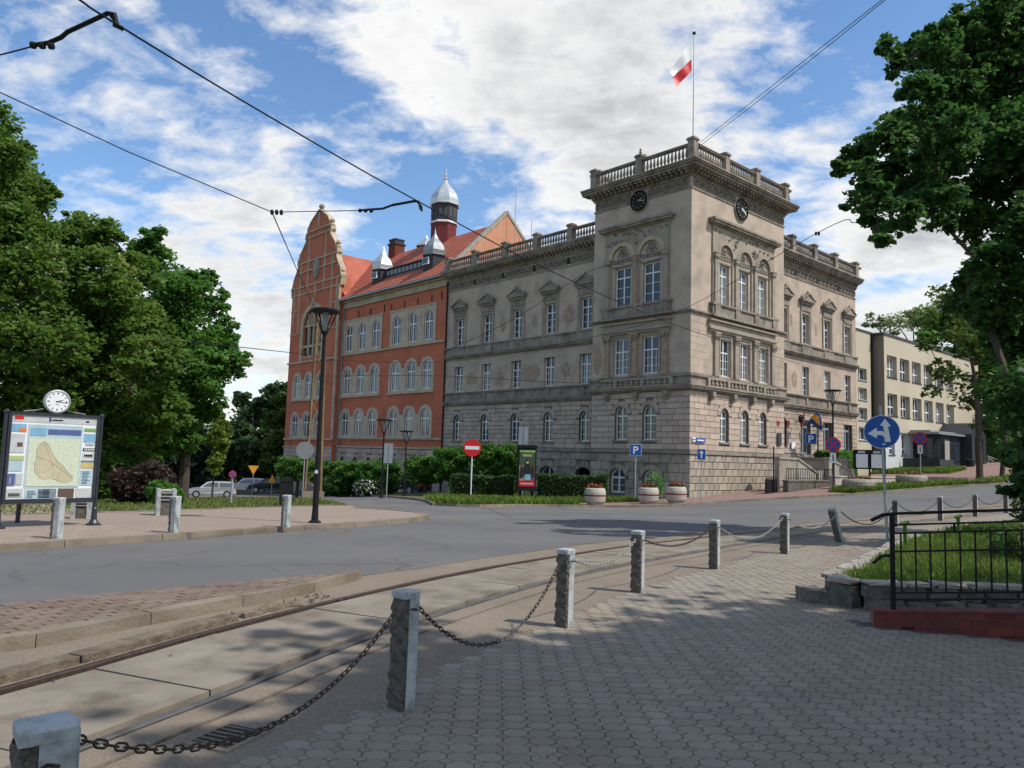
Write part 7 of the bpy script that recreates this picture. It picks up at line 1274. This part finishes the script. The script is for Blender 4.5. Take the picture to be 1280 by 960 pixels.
# ------------------------------------------------------------------ trees and shrubs
def tree(name, lab, base, lobes, n, sz, leaf, tr=.25, forkz=.3, group=None, seed=1, clump=.24, asp=1.5, cat='tree', per=52, twig_fill=True, flat=.55, lean=(0, 0)):
    g = np.random.default_rng(seed); bx_, by_, bz_ = base; root = empty(name, base, label=lab, cat=cat, group=group); tot = sum(l[3]**2 for l in lobes); C = []; ends = []; fl_ = .24
    for (x, y, z, r) in lobes:
        c = np.array((x-bx_, y-by_, z-bz_)); k = max(5, int(n*(1-fl_)*r*r/tot/per)); cc = ball(k, c, (r*1.12, r*1.12, r*.98), g, .3); kf = int(n*fl_*r*r/tot); C.append(ball(kf, c, (r*1.06, r*1.06, r*.95), g, .0)); ends.append((c, cc, r))
        for q in cc: m_ = int(per*g.uniform(.3, 1.7)); cr = clump*r*g.uniform(.4, 1.6)+sz*.6; d = g.normal(0, 1, (m_, 3)); d /= np.linalg.norm(d, axis=1)[:, None]; C.append(q+d*(g.uniform(0, 1, (m_, 1))**.45)*np.array((cr, cr, cr*flat)))
    leafcloud(np.vstack(C), sz, 'crown', leaf, root, asp, seed=seed)
    zt = max(l[2] for l in lobes)-bz_; zf = forkz; cx_ = sum(l[0]*l[3] for l in lobes)/sum(l[3] for l in lobes)-bx_; cy_ = sum(l[1]*l[3] for l in lobes)/sum(l[3] for l in lobes)-by_
    tk = MB(); top = Vector((cx_*.6+lean[0], cy_*.6+lean[1], zf+(zt-zf)*.6)); P = [Vector((0, 0, -.15)), Vector((0, 0, .15)), Vector((lean[0]*.2, lean[1]*.2, zf*.5)), Vector((lean[0]*.5, lean[1]*.5, zf)), Vector((lean[0]*.5, lean[1]*.5, zf)).lerp(top, .5)+Vector((tr*.4, -tr*.3, 0)), top]; tk.tube(P, [tr*1.45, tr*1.1, tr, tr*.9, tr*.6, tr*.2], 9)
    done = [(P[3], tr*.5), (P[4], tr*.45), (top, tr*.3)]
    for c, cc, r in sorted(ends, key=lambda e_: (Vector(e_[0])-P[4]).length):
        v = Vector(c); s, w = min(done, key=lambda q: (q[0]-v).length+.25*max(0, q[0].z-v.z)); m_ = s.lerp(v, .5)+Vector((g.normal(0, .08), g.normal(0, .08), .06*(v-s).length)); w2 = max(.012, w*.62); tk.tube([s, m_, v], [w, (w+w2)/2, w2], 5); done.append((v, w2))
        if twig_fill:
            for q in cc[::3]: tk.tube([v, tuple(v.lerp(Vector(q), .55)+Vector((0, 0, .05*r))), tuple(q)], [w2*.4+.004, w2*.25+.003, .003], 3)
    part(tk, 'trunk', 'bark', root, fix=False); return root
tree('linden_tree', 'large dark linden rising out of the left edge behind the information board', (-18.5, 27.5, zat(-18.5, 27.5)), [(a, b, c, d*.95) for a, b, c, d in TA], 70000, .13, 'lf_linden', .34, 2.2, seed=2)
tree('maple_tree', 'broad olive green tree right behind the information board clock', (-14.2, 29.5, zat(-14.2, 29.5)), [(a, b, c, d*.88) for a, b, c, d in TB], 64000, .13, 'lf_linden', .28, 2.0, seed=3)
tree('maple_tree', 'bright green maple, rightmost of the left trees, reaching over the parked cars', (-14.2, 34, zat(-14.2, 34)), [(a, b, c, d*.9) for a, b, c, d in TC], 42000, .165, 'lf_maple', .24, 2.5, seed=4, asp=1.1)
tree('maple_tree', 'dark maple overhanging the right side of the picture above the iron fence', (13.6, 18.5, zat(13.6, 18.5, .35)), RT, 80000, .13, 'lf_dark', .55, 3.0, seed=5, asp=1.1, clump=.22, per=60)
tree('street_tree', 'slender light green street tree with feathery crown before the annex', (29.9, 49.4, zat(29.9, 49.4, .1)), SM, 4200, .17, 'lf_light', .19, 4.2, seed=6, clump=.3, asp=2.2, per=14)
s_ = tree('young_tree', 'small leaning tree trunk right of the slender street tree', (31.2, 49.2, zat(31.2, 49.2, .1)), [(32.4, 49.6, 7.5, 1.6), (33.4, 50.2, 9, 1.7), (31.9, 49.5, 6, 1.0)], 2600, .2, 'lf_maple', .14, 2.6, seed=7, lean=(.6, 0))
YT = [(a, b, c, d) for a, b, c, d in YT]; tree('young_tree', 'narrow yellow-green young tree in front of the parked cars', (YT[0][0], 45.2, zat(YT[0][0], 45, .05)), YT, 5200, .15, 'lf_yellow', .06, .8, seed=8)
FB = {'a': FIR[:6], 'b': FIR[6:]}
tree('fir_tree', 'dark conifer behind the parked cars and left trees', (-37.5, 86, zat(-37.5, 86)), FIR, 16000, .34, 'lf_fir', .2, 1.0, seed=9, asp=2.6)
tree('background_tree', 'far dark green tree group member beyond the car park, left of the red building', (-31, 97, -3.3), [l for l in BG1 if l[0] < -30], 14000, .45, 'lf_far', .3, 3, 'far trees beyond the car park', 10)
tree('background_tree', 'far dark green tree just left of the pale tree at the red building', (-29, 96, -3.3), [l for l in BG1 if l[0] >= -30]+[(-28.6, 95, 8.2, 1.8)], 12000, .45, 'lf_far', .3, 3, 'far trees beyond the car park', 11)
tree('background_tree', 'lighter green tree close to the left edge of the red building', (-25.6, 84, -2.9), BG2, 9000, .28, 'lf_light', .2, 2, seed=12)
tree('background_tree', 'airy pale tree showing above the roof of the link block', (57, 111, 2.5), BG3, 4200, .30, 'lf_pale', .35, 6, seed=13, clump=.5)
tree('background_tree', 'dense mid green tree behind the right end of the annex', (60, 97, 2.5), BG4, 22000, .38, 'lf_maple', .4, 4, seed=14)
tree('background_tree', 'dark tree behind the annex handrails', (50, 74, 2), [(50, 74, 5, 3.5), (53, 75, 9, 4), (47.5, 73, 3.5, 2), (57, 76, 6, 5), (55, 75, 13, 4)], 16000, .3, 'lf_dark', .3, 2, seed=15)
for i, (x, y, r, h) in enumerate([(-48, 70, 4, 9), (-42, 62, 4, 8), (-38, 88, 5, 9), (-46, 100, 6, 11), (-56, 90, 6, 11), (-60, 60, 6, 10), (-36, 104, 5, 10), (-33, 60, 2.2, 4.0)]):
    z = T(x, y); tree('background_tree', ['broad tree behind the linden at far left', 'bushy tree filling the gap under the left trees', 'tree behind the parked silver car', 'tall far tree left of the car park', 'tall tree deep behind the linden', 'tree hidden mostly by the left linden', 'far tree above the white parked car', 'dark bush-like tree behind the yellow-green young tree'][i], (x, y, z), [(x, y, z+h*.55, r), (x+r*.5, y, z+h*.4, r*.7), (x-r*.5, y, z+h*.42, r*.7), (x, y-1, z+h*.25, r*.8), (x+.3*r, y, z+h*.85, r*.55)], 9000, .34, 'lf_far' if i % 2 else 'lf_dark', .3, 2, 'far trees beyond the car park', 20+i)
# the tree that shades the foreground stands to the right of the camera
tree('maple_tree', 'big maple beside the pavement whose crown shades the foreground, mostly outside the picture', (12.5, -.5, 0), [(10.8, 0.5, 8.0, 3.6), (13.3, 2.0, 8.5, 3.6), (8.9, -1.9, 8.5, 3.0), (11.3, -3.5, 9.0, 4.0), (14.3, -1.5, 9.5, 4.0), (7.7, 1.7, 8.6, 2.2), (9.5, 3.4, 8.3, 2.2), (12.3, 4.7, 8.2, 2.4), (7.4, -4.3, 8.0, 2.6), (6.3, -1.7, 9.4, 1.9), (6.7, 0.3, 9.2, 1.8), (9.3, 0.0, 9.5, 3.2), (11.3, 2.7, 9.8, 3.0), (8.3, -1.0, 9.8, 2.6), (10.3, -4.5, 10.0, 3.5), (7.7, 2.7, 9.3, 2.0)], 90000, .27, 'lf_maple', .45, 3.6, seed=31, asp=1.1, clump=.4)
# clipped limes in a row: slab-like crowns on dark stems
def pleached(x, y, rx, ry, rzz, zc, lab, n=5200, m='lf_maple', sz=.16, stems=1):
    z = zat(x, y, .08); R = empty('pleached_tree', (x, y, z), label=lab, cat='clipped tree', group='clipped trees along the building fronts'); g = np.random.default_rng(int(abs(x*7)+y)); d = g.normal(0, 1, (n, 3)); d /= np.abs(d).max(1)[:, None]**.55*np.linalg.norm(d, axis=1)[:, None]**.45
    C = np.array((0, 0, zc-z))+d*(g.uniform(.45, 1, (n, 1))**.5)*np.array((rx, ry, rzz))*(1+.22*np.sin(d[:, :1]*5+x)*np.sin(d[:, 1:2]*4+d[:, 2:]*6)); leafcloud(C, sz, 'crown', m, R, 1.2)
    tk = MB()
    for k in range(stems): dx = (k-(stems-1)/2)*1.6; tk.tube([(dx, 0, -.1), (dx+.05, 0, (zc-z)*.5), (dx, 0, zc-z-rzz*.3)], [.14, .11, .1], 7); [tk.tube([(dx, 0, zc-z-rzz*.6), (dx+a*rx*.6, ry*.2*a, zc-z+rzz*.2)], [.06, .02], 4) for a in (-1, -.4, .5, 1)]
    part(tk, 'trunk', 'bark', R, fix=False)
pleached(-16.3, 60, 1.5, 1.0, .85, .15, 'clipped tree at the far left corner of the red building'); pleached(-13.2, 57.5, 1.45, 1.0, .8, 0, 'clipped tree behind the lattice mast'); pleached(-10.6, 53.5, 1.3, 1.0, .75, .1, 'clipped tree right of the tall lamp post'); pleached(-8.6, 51.5, 1.4, 1.0, .8, .2, 'clipped tree left of the twin-panel sign back')
pleached(-5.4, 50.0, 1.25, 1.0, .85, .55, 'clipped tree in front of the arched door'); pleached(-3.4, 48.8, 1.35, 1.1, 1.0, 1.0, 'bigger clipped tree behind the no entry sign'); pleached(-1.3, 48.0, 1.3, 1.1, 1.1, 1.15, 'clipped tree between no entry sign and advertising pillar'); pleached(.4, 47.6, 1.1, 1.1, 1.05, 1.25, 'clipped tree just behind the advertising pillar')
def hedge(name, lab, a, b, w, h, n, m='lf_hedge', sz=.09, cat='hedge', o=.08):
    a, b = Vector(a), Vector(b); L = (b-a).length; rz = math.atan2((b-a).y, (b-a).x); z = min(zat(a.x, a.y, o), zat(b.x, b.y, o)); H = empty(name, (a.x, a.y, z), rz, lab, cat); dz = (zat(b.x, b.y, o)-zat(a.x, a.y, o))/L
    g = np.random.default_rng(int(L*13)); f = g.integers(0, 4, n); u = g.uniform(0, L, n); v = g.uniform(0, 1, n); X = u.copy(); Y = np.where(f == 0, -w/2, np.where(f == 1, w/2, (v-.5)*w)); Z = np.where(f <= 1, v*h, h); e = f == 3; X[e] = np.where(g.random(e.sum()) < .5, 0, L); Z[e] = g.uniform(0, h, e.sum())
    X += g.normal(0, .05, n); Y += g.normal(0, .05, n)+.04*np.sin(X*3); Z += g.normal(0, .04, n)+.05*np.sin(X*1.7+1)+dz*X
    leafcloud(np.c_[X, Y, Z], sz, 'foliage', m, H, 1.3); mb = MB(); k = max(2, int(L/1.0)); [mb.box(L*i/k+.02, L*(i+1)/k, -w/2+.1, w/2-.1, 0, h-.1+dz*L*(i+.5)/k) for i in range(k)]; part(mb, 'twig_fill', 'bark', H, kind='stuff')  # solid dark core added inside the foliage, not modelled twigs
hedge('hedge', 'long clipped hedge left of the advertising pillar', (-3.1, 43.2), (.2, 42.9), .9, 1.25, 9000); hedge('hedge', 'clipped hedge right of the advertising pillar reaching to the single planter', (1.7, 42.9), (5.3, 42.6), .9, 1.35, 9000)
hedge('hedge', 'broad clipped green shrub beside the notice board and stairs', (22.3, 54.6), (24.6, 56.6), 1.5, 1.95, 6500, 'lf_maple', .14)
hedge('hedge', 'low dark hedge at the foot of the red building', (-14.6, 60.5), (-8.4, 53.6), 1.0, .8, 5200, 'lf_dark', .14)
def bush(lab, c, r, n, m, sz, name='shrub', extra=None):
    x, y = c; z = zat(x, y, .05); B = empty(name, (x, y, z), label=lab, cat='shrub'); g = np.random.default_rng(int(abs(x*31)+y)); C = ball(n, (0, 0, r[2]*.8), r, g, .3); C *= (1+.12*np.sin(C[:, :1]*4+C[:, 2:]*5)); C[:, 2] = np.maximum(C[:, 2], .02); leafcloud(C, sz, 'foliage', m, B)
    if extra: leafcloud(ball(extra, (0, 0, r[2]*.8), tuple(q*1.03 for q in r), g, .9), sz*.9, 'blossom', 'petal', B)
    tk = MB(); [tk.tube([(0, 0, -.05), (a*r[0]*.3, b*r[1]*.3, r[2]*.5), (a*r[0]*.7, b*r[1]*.7, r[2]*1.1)], [.03, .02, .005], 4) for a, b in ((1, 0), (-1, .3), (.2, 1), (0, -1), (.7, .7), (-.6, -.6))]; part(tk, 'stems', 'bark', B, fix=False)
bush('dark purple leaved bush right of the information board', (-12.0, 25.5), (1.0, .9, .75), 6000, 'lf_purple', .10); bush('green bush at the foot of the purple leaved bush', (-10.8, 24.6), (.6, .6, .45), 1800, 'lf_maple', .10)
bush('white flowering shrub at the foot of the red building', (-9.2, 51.0), (1.0, .8, .65), 2600, 'lf_hedge', .12, extra=420); bush('dark rounded shrub left of the white flowering shrub', (-11.6, 53.4), (1.2, .9, .8), 3000, 'lf_dark', .13)
bush('white flowering bush above the grass island hedge', (-2.9, 46.5), (.7, .6, .6), 1500, 'lf_hedge', .12, extra=200)
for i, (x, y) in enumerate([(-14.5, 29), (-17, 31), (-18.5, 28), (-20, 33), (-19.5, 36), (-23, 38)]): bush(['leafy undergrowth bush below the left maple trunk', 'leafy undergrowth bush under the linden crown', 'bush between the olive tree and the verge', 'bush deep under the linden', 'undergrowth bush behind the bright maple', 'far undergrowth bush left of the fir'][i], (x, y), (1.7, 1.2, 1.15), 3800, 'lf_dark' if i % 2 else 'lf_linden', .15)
bush('weed clump growing behind the fence on the terrace', (7.9, 11.6), (.75, .6, .42), 2600, 'lf_light', .06); bush('second weed clump at the foot of the dark tree trunk', (11.0, 15.6), (.9, .7, .6), 2600, 'lf_light', .08)
for i, (x, y) in enumerate([(6.4, 12.6), (8.3, 14.4), (7.2, 11.4)]):
    z = TT(x, y); gp_ = empty('garden_post', (x, y, z-.05), label=['green painted hydrant-like post left on the terrace', 'green post in the middle of the terrace edge', 'green post nearest the fence on the terrace'][i], cat='post'); part(MB().tube([(0, 0, 0), (0, 0, .42)], .03, 6).tube([(-.06, 0, .40), (.06, 0, .44)], .03, 6), 'stem', 'lf_maple', gp_)
# distant woods as one mass beyond everything
g = np.random.default_rng(77); Cw = []
for k in range(150):
    a = R_(g.uniform(-42, 42)); d_ = g.uniform(150, 230)
    if -13 < math.degrees(a) < 20 and False: continue
    x, y = d_*math.sin(a), d_*math.cos(a); h = g.uniform(5, 9); Cw.append(ball(260, (x, y, T(x, y)+h*.5), (h*.7, h*.7, h*.6), g, .4))
leafcloud(np.vstack(Cw), 1.1, 'distant_wood', 'lf_far', label='distant wooded skyline beyond the houses', cat='wood', kind='stuff')
# pale house glimpsed through the left trees
hs_ = empty('pale_house', (-54, 84, -3.2), .35, 'pale house glimpsed through the left trees', 'house'); o = MB(); wall(o, IDF, -9, 9, 0, 6.5, [(x-.6, x+.6, z, z+1.4) for x in (-7, -4.5, -2, .5, 3, 5.5) for z in (1, 4)], 0, .3); part(o, 'wall', 'annexwhite', hs_, fix=False)
part(MB().box(-9, 9, .4, 8, 0, 6.45), 'rear_volume', 'annexwhite', hs_); part(MB().prism([(-.5, 6.5), (8.5, 6.5), (4, 9.6)], -9.4, 9.4, lambda x, y, z: (y, x, z), 'y'), 'roof', 'rooftile', hs_)
for x in (-7, -4.5, -2, .5, 3, 5.5):
    for z in (1, 4): part(MB().box(x-.58, x+.58, .2, .3, z, z+1.4), 'window', 'glass', hs_)
